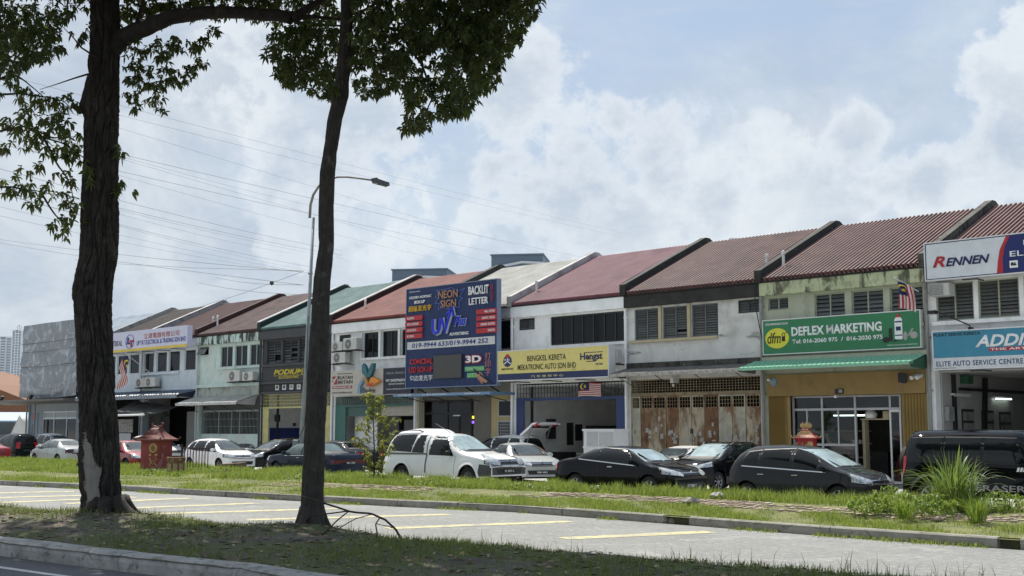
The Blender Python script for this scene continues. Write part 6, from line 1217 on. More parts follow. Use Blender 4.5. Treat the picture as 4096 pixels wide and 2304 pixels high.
mb = MB(); mb.tube([(.05, -.27, .15), (.17, -.28, .25), (.0, -.28, .38), (.14, -.28, .52), (.02, -.27, .66)], .035, 7); mb.lathe([(0, -.02), (.10, -.01), (.10, .01), (0, .02)], 14, (.17, -.27, .68), 'y'); mb.build('dragon_relief', m_gold, e)
mb = MB(); mb.tube([(-.26, -.27, .12), (-.08, -.27, .12), (-.08, -.27, .74), (-.26, -.27, .74), (-.26, -.27, .12)], .014, 5); mb.tube([(-.22, -.27, .2), (-.14, -.28, .35), (-.2, -.28, .5)], .03, 6); mb.build('panel_relief', m_gold, e)
for k in range(7): x = -.16+k*.053; mb = MB(); mb.lathe([(.03, 0), (.04, .04), (.015, .1+.04*(k % 2)), (0, .13+.04*(k % 2))], 7); o = mb.build('ridge_ornament', m_gold, e); o.location = (x, 0, 1.25)
mb = MB(); mb.box(-.4, .4, -.36, .36, -.75, 0); mb.build('stand', m_redp, e)
# railing beside the white hatchback
m_rail = flat('dark_red_railing', (.05, .012, .014), .5); pA = V2(456, 1188, 50.0); pB = V2(522, 1188, 49.0); v_ = Vector((pB.x-pA.x, pB.y-pA.y, 0)); Lr = v_.length
e = empty('railing', (pA.x, pA.y, .12), math.atan2(v_.y, v_.x), 'dark red steel railing between shrine and white hatchback', 'railing')
mb = MB(); mb.box(0, Lr, -.02, .02, 1.04, 1.08); mb.build('top_rail', m_rail, e); mb = MB(); mb.box(0, Lr, -.02, .02, .1, .14); mb.build('bottom_rail', m_rail, e)
for i in range(10): mb = MB(); x = Lr*i/9; rr = .03 if i in (0,) else .013; mb.box(x-rr, x+rr, -rr, rr, 0, 1.04 if i else 1.2); mb.build('bar', m_rail, e)
# white metal cargo box
pc = V2(1524, 1110, 46.5); e = empty('cargo_box', (pc.x, pc.y, 0), RZ, 'white perforated metal box with lid behind the black coupe', 'cargo box')
mb = MB(); mb.box(-.75, .75, -.42, .42, .05, 1.88); mb.build('box_body', m_wpaint, e); mb = MB(); mb.box(-.79, .79, -.46, .46, 1.86, 1.94); mb.build('lid', m_wpaint, e); m_perf = M('perforated_panel', (.45, .46, .46), .5, var=.3, vs=40)
for x0_, x1_ in ((-.58, -.03), (.03, .72)): mb = MB(); mb.box(x0_, x1_, -.432, -.421, 1.3, 1.82); mb.build('perforated_panel', m_perf, e)
mb = MB(); mb.box(-.78, .78, -.45, .45, 1.22, 1.27); mb.build('band', m_wpaint, e)
# motorcycle behind the thick trunk
m_ybike = flat('yellow_fairing', (.60, .42, .03), .3); pm_ = V2(240, 1182, 50); e = empty('motorcycle', (pm_.x, pm_.y, .06), R(165), 'yellow and black motorcycle mostly hidden by the thick trunk', 'motorcycle')
for x in (-.65, .65): mb = MB(); mb.lathe([(.18, -.05), (.27, -.05), (.29, 0), (.27, .05), (.18, .05)], 20, (0, 0, 0), 'y'); mb.lathe([(.19, .0), (.05, .03), (0, .03)], 12, (0, 0, 0), 'y'); o = mb.build('wheel', m_tyre, e); o.location = (x, 0, .29)
mb = MB(); mb.prism([(-.95, .62), (-.55, .55), (-.3, .45), (.1, .42), (.2, .6), (-.1, .72), (-.6, .78), (-.98, .76)], 'y', -.12, .12); bevel(mb.build('rear_fairing', m_ybike, e), .03); mb = MB(); mb.prism([(.2, .35), (.55, .3), (.72, .6), (.62, .95), (.5, 1.0), (.4, .7)], 'y', -.14, .14); bevel(mb.build('front_fairing', m_ybike, e), .03)
mb = MB(); mb.prism([(-.8, .78), (.05, .72), (.1, .78), (-.3, .86), (-.8, .88)], 'y', -.13, .13); bevel(mb.build('seat', m_trim, e), .02); mb = MB(); mb.box(-.35, .3, -.12, .12, .25, .45); mb.tube([(-.7, .14, .3), (.0, .14, .3)], .04, 8); mb.build('engine', m_steel, e)
mb = MB(); mb.tube([(.42, -.34, 1.02), (.5, 0, 1.0), (.42, .34, 1.02)], .018, 6); mb.tube([(.65, 0, .3), (.48, 0, 1.0)], .03, 6); mb.build('handlebar', m_trim, e)
for sg in (-1, 1): mb = MB(); mb.tube([(.45, sg*.26, 1.02), (.45, sg*.32, 1.25)], .01, 5); mb.lathe([(0, -.01), (.07, 0), (0, .01)], 10, (.45, sg*.33, 1.3), 'x'); mb.build('mirror', m_trim, e)
# lamp post
m_galv = M('galvanised_steel', (.27, .29, .29), .5, metal=.3, var=.15, vs=3); m_rustarm = M('weathered_arm', (.23, .20, .18), .6, var=.25)
pl = gnd(1205, 1893, .15); e = empty('street_lamp', (pl.x, pl.y, .15), 0, 'grey street lamp post with curved arm behind the slim tree', 'street lamp')
zt_ = at(1239, 870, pl.y).z-.15; mb = MB(); mb.tube([(0, 0, 0), (0, 0, 1.2), (.1, 0, 4), (.3, 0, zt_)], [.14, .13, .085, .06], 12); mb.build('pole', m_galv, e, smooth=True)
def lp(px, py): q = at(px, py, pl.y); return (q.x-pl.x, 0, q.z-.15)
mb = MB(); mb.tube([lp(1239, 872), lp(1242, 820), lp(1253, 780), lp(1275, 745), lp(1310, 720), lp(1350, 708), lp(1390, 708), lp(1440, 714), lp(1495, 722)], [.058, .056, .054, .05, .046, .043, .04, .04, .036], 10); mb.build('arm', m_rustarm, e, smooth=True)
a, b = lp(1488, 722), lp(1556, 736); mb = MB(); mb.prism([(a[0], a[2]-.06), (a[0]+.1, a[2]-.10), (b[0]-.15, b[2]-.09), (b[0], b[2]-.02), (b[0], b[2]+.03), (a[0]+.15, a[2]+.07), (a[0], a[2]+.04)], 'y', -.17, .17); bevel(mb.build('lamp_head', flat('dark_lamp_head', (.06, .065, .07)), e), .02); mb = MB(); mb.lathe([(.04, 0), (.04, .07), (0, .08)], 8, (a[0]+.2, 0, a[2]+.05)); mb.build('photocell', m_dframe, e)
mb = MB(); mb.box(a[0]+.12, b[0]-.2, -.13, .13, a[2]-.13, a[2]-.1); mb.build('lamp_lens', m_head, e)
mb = MB(); mb.box(-.36, -.12, -.12, .12, .0, 1.35); bevel(mb.build('junction_box', m_galv, e), .02); mb = MB(); mb.tube([(.16, -.1, 4.8), (.19, -.15, 3.0), (.12, -.18, 1.9), (-.1, -.15, 1.45), (-.14, -.1, 1.35)], .015, 5); mb.tube([(.17, -.08, 6.4), (.16, -.1, 4.8)], .013, 5); mb.build('loose_wire', m_black, e)
mb = MB(); mb.lathe([(.085, 0), (.105, .02), (.105, .07), (.085, .09)], 12, (.21, 0, at(1225, 1112, pl.y).z)); mb.build('collar', m_galv, e)
# stone block and litter on the verge
ps_ = V2(585, 1186, 50.5); mb = MB(); mb.prism([(-.5, -.2), (.5, -.25), (.55, .2), (-.45, .25)], 'z', 0, .36); o = mb.build('stone_block', M('brown_stone', (.16, .12, .08), .9, var=.3, vs=5, bump=.4, bs=20)); o.location = (ps_.x, ps_.y, .18); o.rotation_euler = (.05, -.06, R(-15)); tag(o, 'rough brown stone block in the grass before the white hatchback', 'stone block')
for i, (q, d, lb) in enumerate(((-14.2, 5.6, 'crumpled white plastic bag in the grass by the grey hatchback'), (-15.3, 4.6, 'white rubble lump in the grass below the black coupe'))):
    ps_ = gnd(2870, 1978, .38) if i == 0 else gnd(2765, 2003, .3); mb = MB(); mb.lathe([(0, -.02), (.16, 0), (.19, .07), (.11, .16), (0, .18)], 11); mb.v = [(x*(1+.45*random.random()), y*(1+.5*random.random()), z*(1+.5*random.random())) for x, y, z in mb.v]; o = mb.build('litter' if i == 0 else 'rubble', m_paper if i == 0 else m_kerb); o.location = ps_+Vector((0, 0, -.06)); o.scale = (.75, .55, .5) if i == 0 else (.9, .7, .6); tag(o, lb, 'litter' if i == 0 else 'rubble')
# ================================================================== TREES
m_bark = M('furrowed_bark', (.030, .025, .020), .95, var=.3, vs=6, bump=.6, bs=35, coord='World', stains=(((.072, .061, .049), 5, .52, .7, (1, 1, .3), .8), ((.05, .06, .035), 2, .58, .72, (1, 1, .6), .5)))
m_bark2 = M('smooth_grey_bark', (.040, .035, .029), .95, var=.25, vs=8, bump=.5, bs=40, coord='World', stains=(((.12, .115, .105), 6, .58, .72, (1, 1, .8), .7), ((.04, .035, .03), 9, .55, .7, (1, 1, .35), .7)))
m_bare = M('bare_dead_wood', (.22, .205, .185), .9, var=.12, vs=5, bump=.3, bs=14, coord='World', stains=(((.14, .125, .11), 10, .52, .7, (1, 1, .12), .7), ((.10, .08, .06), 3, .60, .74, (1, 1, .6), .7)))
def trunk(name, parent, Y, edges, amp, fr, mats, bare=None, nA=120, dz=.035):
    """edges: (py, left, right) in the photograph's pixels at distance Y -> real centre line and radius"""
    pts = []
    for py, a, b in edges:
        A, B = at(a, py, Y), at(b, py, Y); pts.append((A.z, (A.x+B.x)/2, (B.x-A.x)/2))
    pts.sort(); z, cx, rr = map(np.array, zip(*pts)); Z = np.arange(z[0], z[-1], dz)
    def sm(v): 
        y = np.interp(Z, z, v); k = np.hanning(9); k /= k.sum(); return np.convolve(np.pad(y, 4, mode='edge'), k, 'valid')
    CX, RR = sm(cx), sm(rr); V = []; mask = np.zeros((len(Z), nA))
    for i, zz in enumerate(Z):
        for k in range(nA):
            a = 2*math.pi*k/nA; c, s = math.cos(a), math.sin(a); r = RR[i]
            n_ = noise.noise(Vector((c*fr*r*1.0+zz*.25, s*fr*r, zz*1.5))); n2_ = noise.noise(Vector((c*fr*2.3*r, s*fr*2.3*r, zz*4+7)))
            d = -amp*1.5*math.exp(-(n_/.11)**2)-amp*.7*math.exp(-(n2_/.10)**2)+amp*.15+.35*amp*noise.noise(Vector((c*fr*6*r, s*fr*6*r, zz*11)))
            if bare:
                m_ = bare(c, zz, s, noise.noise(Vector((c*3, s*3, zz*4)))); mask[i, k] = m_
                if m_ > .5: d = -amp*1.3+.15*amp*n2_
            V.append((CX[i]+(r*.95+d)*c, Y+(r*.95+d)*s, zz))
    F = []; mi = []
    for i in range(len(Z)-1):
        for k in range(nA):
            k2 = (k+1) % nA; F.append((i*nA+k, i*nA+k2, (i+1)*nA+k2, (i+1)*nA+k)); mi.append(1 if mask[i, k] > .5 else 0)
    o = np_mesh(name, V, F, mats, parent, True, mi); return Z, CX, RR
def sc(l): return [(y*1.59006, a*1.59006, b*1.59006) for y, a, b in l]
T1 = sc([(-420, 246, 288), (-200, 236, 294), (0, 228, 300), (60, 227, 302), (110, 226, 301), (200, 219, 300), (250, 206, 300), (272, 199, 300), (300, 212, 299), (400, 210, 298), (500, 205, 298), (560, 203, 300), (650, 200, 296), (690, 190, 288), (735, 181, 282), (790, 187, 281), (900, 194, 286), (1000, 198, 293), (1100, 200, 299), (1150, 197, 301), (1200, 199, 302), (1250, 202, 306), (1280, 204, 316), (1305, 202, 332), (1325, 196, 352), (1345, 180, 372)])
t1 = empty('tree', (-7.41, 22.4, 0), 0, 'thick tree with deeply furrowed dark bark and a bare wood scar at its foot', 'tree', 'roadside trees on the median'); 
def bare1(c, z, s, n_):
    if s > .25 or z > 2.0 or z < .33: return 0
    hi = np.interp(z, [.3, 1.2, 1.42, 1.75, 2.0], [.34, .30, .08, -.35, -.58])+.28*n_; lo = -.66+.22*n_
    return 1 if lo < c < hi else 0
class _Off: pass
def shift_children(root):
    off = root.location.copy()
    for ch in root.children: ch.location = ch.location-off
trunk('trunk', t1, 22.4, T1, .042, 10, [m_bark, m_bare], bare1, 210, .025)
t2 = empty('tree', (-3.26, 20.1, 0), 0, 'slim leaning tree with smooth grey trunk right of the thick tree', 'tree', 'roadside trees on the median')
T2 = [(-600, 1400, 1440), (-300, 1375, 1425), (0, 1361, 1417), (138, 1357, 1410), (276, 1343, 1400), (380, 1333, 1397), (480, 1308, 1370), (590, 1295, 1352), (690, 1278, 1342), (830, 1273, 1336), (1000, 1272, 1338), (1119, 1253, 1323), (1238, 1245, 1320), (1476, 1229, 1316), (1715, 1217, 1303), (1953, 1204, 1298), (2050, 1200, 1300), (2090, 1196, 1304), (2120, 1186, 1316), (2140, 1170, 1332)]
trunk('trunk', t2, 20.1, T2, .010, 14, [m_bark2, m_bark2], None, 90, .03)
def branch(parent, pts, radii, mat=None, Y=22, name='branch', dY=None, n=8):
    P = [V2(x, y, Y+(dY[i] if dY else 0)) for i, (x, y) in enumerate(pts)]
    # smooth and roughen
    Q = []; rr = []
    for i in range(len(P)-1):
        for k in range(6): t_ = k/6; p = P[i].lerp(P[i+1], t_); w_ = .12*radii[min(i, len(radii)-1)]+.008; Q.append(p+Vector((noise.noise(p*3), noise.noise(p*3+Vector((5, 0, 0))), noise.noise(p*3+Vector((0, 7, 0)))))*w_*2); rr.append(radii[i]+(radii[i+1]-radii[i])*t_)
    Q.append(P[-1]); rr.append(radii[-1]); mb = MB(); mb.tube(Q, rr, n); return mb.build(name, mat or m_bark, parent, smooth=True)
branch(t1, [(270, 130), (310, 95), (365, 68), (420, 48), (500, 32), (580, 30), (680, 36), (735, 48)], [.21, .175, .16, .145, .125, .115, .11, .12], Y=22.4, name='limb', dY=[0, 0, -.1, -.2, -.3, -.4, -.5, -.6], n=14)
branch(t1, [(735, 48), (770, 25), (810, 0), (850, -30)], [.10, .08, .07, .05], Y=21.8, name='limb'); branch(t1, [(735, 46), (790, 42), (860, 48), (930, 20)], [.06, .035, .03, .02], Y=21.8); branch(t1, [(740, 55), (800, 62), (860, 66)], [.04, .03, .02], Y=21.8)
branch(t1, [(205, 285), (190, 272), (195, 262)], [.06, .05, .02], Y=22.3); branch(t1, [(330, 85), (345, 60), (360, 0), (380, -60)], [.06, .05, .04, .03], Y=22.6)
branch(t2, [(872, 190), (905, 60), (945, 20), (1000, -30)], [.05, .04, .03, .02], Y=20.1); branch(t2, [(868, 60), (930, 20), (980, -20)], [.04, .03, .02], Y=19.6); branch(t2, [(905, 60), (1000, 75), (1100, 90), (1180, 60)], [.03, .03, .025, .015], Y=19.8); branch(t2, [(1000, 75), (1060, 160), (1090, 240), (1060, 310)], [.025, .02, .015, .008], Y=19.8)
CB = [[(-40, 240), (40, 235), (90, 239), (160, 255), (200, 285)], [(-40, 210), (40, 190), (65, 205), (100, 235), (130, 260)], [(-40, 340), (20, 325), (60, 318), (110, 345), (165, 365), (210, 395), (260, 425), (292, 455), (300, 475)], [(60, 318), (130, 345), (200, 345)], [(110, 345), (150, 420), (180, 470), (190, 520)], [(-30, 470), (30, 470), (80, 480), (150, 490)], [(100, 480), (140, 540), (170, 570)], [(250, 180), (205, 192), (160, 205), (100, 225)], [(250, 150), (205, 120), (180, 90), (150, 60)]]
for i, b in enumerate(CB): branch(t1, b, list(np.linspace(.024, .005, len(b))), Y=22.0+.25*(i % 4), n=6, name='twig')
# leaves -----------------------------------------------------------
m_leaf = leafmat('tree_leaf', (.018, .030, .009), (.058, .080, .020), .38, .5, (.22, .26, .05)); m_leaf1 = leafmat('tree_leaf_light', (.028, .042, .012), (.075, .10, .026), .48, .5, (.26, .30, .06))
def leaves(name, P, D, L, parent, mat, wr=.43, fold=.10, droop=.35):
    """P base points, D unit directions, L lengths"""
    P, D, L = np.asarray(P), np.asarray(D), np.asarray(L)[:, None]; n = len(P)
    up = np.random.normal(0, .45, (n, 3)); up[:, 2] += 1; S = np.cross(D, up); S /= np.linalg.norm(S, axis=1)[:, None]+1e-9; Nn = np.cross(S, D)
    dr = np.zeros((n, 3)); dr[:, 2] = -1; w_ = L*wr
    def pt(t_, s_): return P+D*L*t_+S*w_*s_+Nn*L*fold*abs(s_)+dr*L*droop*t_*t_
    V = np.stack([pt(0, 0), pt(.32, -.5), pt(.68, -.40), pt(1, 0), pt(.68, .40), pt(.32, .5)], 1).reshape(-1, 3)
    b = np.arange(n)[:, None]*6; F = np.concatenate([b+np.array([[0, 1, 2, 3]]), b+np.array([[0, 3, 4, 5]])]); return np_mesh(name, V, F, mat, parent)
def whorls(C, axis_fn=None, k=(6, 9), L=(.11, .17), spread=1.1):
    P = []; D = []; LL = []
    for c in C:
        ax = Vector((random.gauss(0, .6), random.gauss(0, .6), random.gauss(-.15, .5)));  ax = ax.normalized() if ax.length > .01 else Vector((0, 0, 1))
        t = ax.cross(Vector((0, 0, 1)));  t = t.normalized() if t.length > .05 else Vector((1, 0, 0)); b = ax.cross(t); n = random.randint(*k); ph = random.random()*6
        for i in range(n):
            a = ph+2*math.pi*i/n+random.gauss(0, .2); sp = random.gauss(spread, .25); d = ax*math.cos(sp)+(t*math.cos(a)+b*math.sin(a))*math.sin(sp); d.z -= .25; d.normalize()
            P.append(Vector(c)+ax*random.uniform(-.05, .02)); D.append(d); LL.append(random.uniform(*L))
    return P, D, LL
def inpoly(x, y, poly):
    r = False; j = len(poly)-1
    for i in range(len(poly)):
        (xi, yi), (xj, yj) = poly[i], poly[j]
        if (yi > y) != (yj > y) and x < (xj-xi)*(y-yi)/(yj-yi)+xi: r = not r
        j = i
    return r
def fill(poly, n, Y0, Y1, clump=5, cr=14):
    xs_, ys_ = zip(*poly); out = []
    while len(out) < n:
        x, y = random.uniform(min(xs_), max(xs_)), random.uniform(min(ys_), max(ys_))
        if not inpoly(x, y, poly): continue
        Y = random.uniform(Y0, Y1)
        for i in range(clump):
            a, b = x+random.gauss(0, cr), y+random.gauss(0, cr*.8)
            if inpoly(a, b, poly): out.append(V2(a, b, Y+random.gauss(0, .15)))
    return out[:n]
def blobs(l, Y0, Y1):
    out = []
    for x, y, rx, ry, n in l:
        Y = random.uniform(Y0, Y1)
        for i in range(n): a = random.random()*6.283; r = math.sqrt(random.random()); out.append(V2(x+rx*r*math.cos(a), y+ry*r*math.sin(a), Y+random.gauss(0, .2)))
    return out
cA = fill([(0, -30), (165, -30), (178, 40), (150, 80), (172, 128), (120, 150), (60, 172), (30, 215), (-30, 190), (-40, 0)], 520, 20.5, 24) + fill([(160, -20), (232, -20), (228, 80), (205, 118), (172, 80)], 26, 21, 23)
cE = fill([(300, -30), (860, -30), (860, 62), (760, 55), (690, 72), (640, 62), (600, 48), (540, 45), (460, 52), (300, 55)], 500, 22.7, 24.4)
cF = fill([(657, 110), (690, 75), (740, 62), (860, 45), (862, 245), (805, 255), (790, 232), (735, 225), (700, 205), (672, 175)], 470, 20, 22.5)
cD = blobs([(350, 50, 55, 30, 36), (430, 25, 70, 20, 36)], 22.9, 24)+blobs([(335, 140, 30, 45, 26), (395, 130, 45, 32, 30), (465, 108, 48, 26, 28), (528, 88, 26, 20, 12), (380, 195, 60, 32, 40), (450, 188, 45, 26, 28), (330, 225, 22, 35, 15), (388, 250, 26, 18, 11), (402, 276, 12, 9, 4), (500, 160, 22, 16, 7), (345, 270, 16, 14, 5)], 21, 23)
cC = blobs([(30, 240, 40, 20, 4), (75, 245, 35, 18, 5), (120, 250, 30, 25, 8), (165, 255, 30, 20, 7), (145, 300, 45, 25, 13), (60, 300, 50, 25, 10), (20, 330, 25, 20, 5), (90, 340, 45, 25, 12), (170, 350, 35, 30, 10), (30, 375, 30, 14, 5), (130, 385, 40, 20, 6), (185, 400, 20, 20, 5), (60, 440, 25, 14, 3), (35, 475, 14, 12, 3), (175, 450, 18, 20, 4), (95, 420, 20, 10, 2), (50, 485, 28, 14, 5), (100, 490, 30, 15, 5), (160, 495, 30, 15, 5), (90, 520, 25, 10, 3), (150, 560, 25, 15, 6), (180, 520, 16, 14, 4), (165, 580, 14, 10, 3), (308, 370, 8, 12, 2), (306, 480, 6, 25, 3), (222, 420, 12, 30, 3)], 21.5, 23)
cG = fill([(880, -30), (1378, -30), (1345, 48), (1312, 88), (1292, 128), (1262, 160), (1255, 205), (1195, 258), (1175, 285), (1115, 305), (1062, 340), (1003, 330), (1020, 280), (1010, 222), (955, 245), (905, 240), (880, 200)], 1900, 17.8, 21.5) + fill([(1120, -30), (1378, -30), (1345, 48), (1262, 160), (1195, 250), (1120, 280)], 330, 18, 20)
P, D, LL = whorls(cA+cE+cD, L=(.065, .14)); leaves('crown', P, D, LL, t1, m_leaf)
P, D, LL = whorls(cC+[c+Vector((random.gauss(0, .12), random.gauss(0, .1), random.gauss(0, .1))) for c in cC], k=(4, 6), L=(.10, .15)); leaves('sparse_foliage', P, D, LL, t1, m_leaf1, droop=.5)
P, D, LL = whorls(cF+cG, L=(.065, .14)); leaves('crown', P, D, LL, t2, m_leaf)
def high(x0, x1, y0, y1, z0, z1, n, f=lambda x, y, z: True):
    out = []
    while len(out) < n:
        x, y, z = random.uniform(x0, x1), random.uniform(y0, y1), random.uniform(z0, z1)
        p = y*.0; lim = EYE+y*.366+.75
        if z > lim and f(x, y, z): out.append(Vector((x, y, z)))
    return out
cH1 = high(-14.5, -4.5, 19, 31, 9, 14.5, 2600, lambda x, y, z: ((x+9)/6)**2+((y-25)/6)**2+((z-11)/4)**2 < 1); cH2 = high(-6, 7.2, 16, 25.5, 8.6, 13.5, 3400, lambda x, y, z: y < 24.6-.62*(x+3.2)+1.2 and y > 12)
P, D, LL = whorls(cH1, L=(.22, .34)); leaves('upper_crown', P, D, LL, t1, m_leaf); P, D, LL = whorls(cH2, L=(.22, .34)); leaves('upper_crown', P, D, LL, t2, m_leaf)
def roots(parent, cx, cy, r0, n, L, rr, seed):
    rnd = random.Random(seed)
    for i in range(n):
        a = 2*math.pi*(i+.3*rnd.random())/n; Lr_ = L*rnd.uniform(.7, 1.2); pts = []; rad = []
        for k in range(9):
            t_ = k/8; d_ = r0*.55+Lr_*t_; aa = a+.5*math.sin(t_*2.2+i)*t_; x, y = cx+d_*math.cos(aa), cy+d_*math.sin(aa)
            pts.append((x, y, .30+.34*(1-t_)**2.6-.05*t_)); rad.append(rr*(1-.8*t_)+.01)
        mb = MB(); mb.tube(pts, rad, 9); mb.build('root', m_bark if r0 > .25 else m_bark2, parent, smooth=True)
roots(t1, -7.33, 22.4, .38, 8, .75, .15, 4); roots(t2, -3.27, 20.1, .2, 6, .35, .085, 9)
shift_children(t1); shift_children(t2)
# sprouts on the thick trunk
e = t1; P, D, LL = whorls([V2(322+random.gauss(0, 5), 655+random.gauss(0, 14), 21.9) for _ in range(0)]+[V2(x, y, 21.95) for x, y in ((215, 405), (222, 425), (225, 440), (300, 370))], k=(4, 6), L=(.12, .2)); o = leaves('trunk_sprout', P, D, LL, t1, m_leaf1); o.location = o.location-t1.location
# ================================================================== GRASS
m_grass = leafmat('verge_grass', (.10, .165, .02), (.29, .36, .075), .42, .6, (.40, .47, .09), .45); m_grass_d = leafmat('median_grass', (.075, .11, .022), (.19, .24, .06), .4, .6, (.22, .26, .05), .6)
m_dry = flat('dry_leaf', (.27, .20, .125), .8, var=.4)
def blades(name, P, H, Wd, mat, lean=.45, parent=None, seg2=True):
    P = np.asarray(P, float); n = len(P); H = np.asarray(H)[:, None]; Wd = np.asarray(Wd)[:, None]
    a = np.random.rand(n)*6.283; d = np.stack([np.cos(a), np.sin(a), np.zeros(n)], 1); b = np.random.rand(n)*6.283; s = np.stack([np.cos(b), np.sin(b), np.zeros(n)], 1)
    ln = np.abs(np.random.normal(0, lean, n))[:, None]; up = np.array([[0, 0, 1.0]])
    p0 = P; p1 = P+up*H*.55+d*H*ln*.3; p2 = P+up*H*(1-.25*ln)+d*H*ln*.95
    V = np.stack([p0-s*Wd*.5, p0+s*Wd*.5, p1+s*Wd*.42, p1-s*Wd*.42, p2], 1).reshape(-1, 3); k = np.arange(n)[:, None]*5
    F = np.concatenate([k+np.array([[0, 1, 2]]), k+np.array([[0, 2, 3]]), k+np.array([[3, 2, 4]])]); return np_mesh(name, V, F, mat, parent)
N_ = 230000; q = -80+np.random.rand(N_)**.8*(80-3.0); A = Kf(q); B = Vf(q); wd = np.hypot(*(B-A).T); o = np.random.rand(N_); d = o*wd
patch = np.array([n2(A[i, 0]*.5+o[i]*3, A[i, 1]*.5-o[i]*2, 1.0) for i in range(N_)]); fine = np.array([n2(A[i, 0]*2.1+o[i]*9, A[i, 1]*2.1, 1.0) for i in range(N_)])
onp = (d > 2.45) & (d < 3.7); keep = np.where(onp, np.random.rand(N_) < np.clip(.10-.5*patch-(q > -14)*.06, .02, .6)*np.where(q < -24, 3, 1), np.random.rand(N_) < np.clip(.66+1.3*patch+.5*fine, .10, 1))
keep &= (d > .12)
q, A, B, wd, o, d, patch, fine = q[keep], A[keep], B[keep], wd[keep], o[keep], d[keep], patch[keep], fine[keep]; Pp = A*(1-o[:, None])+B*o[:, None]
zz = np.array([verge_z(o[i]*.998, q[i], Pp[i, 0], Pp[i, 1], d[i], wd[i]) for i in range(len(q))])
h = np.where(d < 2.5, .075, np.where(onp[keep], .05, .14))*(1+.7*fine+.6*patch)*np.random.uniform(.45, 1.6, len(q)); h += .12*np.clip((o-.75)/.25, 0, 1)*(d > 3.7)
h = np.clip(h, .04, .42); dist = Pp[:, 1]; wdt = np.random.uniform(.008, .016, len(q))*np.clip(dist/26, 1, 2.2)
tag(blades('grass', np.column_stack([Pp, zz-.01]), h, wdt, m_grass), 'sunlit green grass covering the verge behind the kerb', 'grass', kind='stuff')
# broad-leaved weeds mixed into the grass
C = []
while len(C) < 1500:
    q_ = -60+random.random()**.7*55; d_ = random.uniform(3.8, 9)
    a_, b_ = Kf(q_), Vf(q_); w2 = float(np.hypot(*(b_-a_)))
    if d_ > w2*.97: continue
    p_ = on_verge(q_, d_)
    if n2(p_.x*.6, p_.y*.6, 1) < .05: continue
    C.append(p_+Vector((0, 0, random.uniform(.03, .16))))
P, D, LL = whorls(C, k=(5, 8), L=(.04, .10)); tag(leaves('verge_weeds', P, D, LL, None, leafmat('verge_weed_leaf', (.09, .15, .02), (.20, .28, .05), .4, .5, (.34, .42, .08)), wr=.55), 'small broad-leaved weeds scattered through the verge grass', 'weeds', kind='stuff')
# tufts hugging the kerb foot on the road
Q = np.random.uniform(-62, -4, 9000); A = Kf(Q); e2_ = -np.array([EY.x, EY.y]); pn = np.array([n2(x*.9, 3, 1) for x in Q]); k_ = pn > .12; Q, A = Q[k_], A[k_]; off = np.abs(np.random.normal(0, .14, len(Q)))
P_ = A+e2_*off[:, None]; tag(blades('kerb_weeds', np.column_stack([P_, np.full(len(Q), .0)]), np.random.uniform(.03, .11, len(Q)), np.random.uniform(.01, .02, len(Q)), m_grass, .8), 'low weeds and grass tufts along the foot of the kerb', 'weeds', kind='stuff')
# median: thin grass in patches, taller fringe along the road edge
N_ = 110000; q = np.random.uniform(-50, 8, N_); A = Nf(q); B = Mf(q); o = np.random.uniform(.06, .99, N_); P_ = A*(1-o[:, None])+B*o[:, None]
pn = np.array([n2(P_[i, 0]*.55, P_[i, 1]*.55, 1) for i in range(N_)]); k_ = np.random.rand(N_) < np.clip(.22+.30*(q > -19)+1.2*pn+.5*(o > .8), .03, 1); q, A, B, o, P_, pn = q[k_], A[k_], B[k_], o[k_], P_[k_], pn[k_]
wd = np.hypot(*(B-A).T); zz = np.array([median_z(o[i], q[i], P_[i, 0], P_[i, 1], 0, 0) for i in range(len(q))]); h = np.random.uniform(.03, .115, len(q))*(1+.8*pn)
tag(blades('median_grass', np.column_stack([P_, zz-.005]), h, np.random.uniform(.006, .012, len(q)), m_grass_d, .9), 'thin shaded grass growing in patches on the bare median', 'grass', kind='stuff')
N_ = 5200; q = np.random.uniform(-26, 6, N_); cl = np.array([n2(x*1.4, 8, 1) for x in q]); k_ = np.random.rand(N_) < np.clip((.35+1.4*cl)*np.interp(q, [-26, -18, -14, 6], [.2, .4, 1, 1]), 0, 1); q = q[k_]; A = Nf(q); B = Mf(q); o = np.random.uniform(.84, 1.0, len(q)); P_ = A*(1-o[:, None])+B*o[:, None]
zz = np.array([median_z(o[i], q[i], P_[i, 0], P_[i, 1], 0, 0) for i in range(len(q))]); h = np.random.gamma(3, .05, len(q))+.04; tag(blades('grass_fringe', np.column_stack([P_, zz-.01]), np.clip(h, .05, .42), np.random.uniform(.006, .011, len(q)), m_grass_d, .4), 'taller upright grass fringing the median along the road', 'grass', kind='stuff')
# dry leaves and crumbs on the median
n = 3600; q = np.random.uniform(-40, 8, n); A = Nf(q); B = Mf(q); o = np.random.uniform(.03, .95, n); P_ = A*(1-o[:, None])+B*o[:, None]; P = []; D = []; LL = []
for i in range(n): a = random.random()*6.28; P.append((P_[i, 0], P_[i, 1], median_z(o[i], q[i], P_[i, 0], P_[i, 1], 0, 0)+.012)); D.append((math.cos(a), math.sin(a), random.uniform(-.05, .3))); LL.append(random.uniform(.05, .13))
tag(leaves('dry_leaf_litter', P, D, LL, None, m_dry, wr=.4, droop=.05), 'scattered dry brown leaves on the median soil', 'leaf litter', kind='stuff')
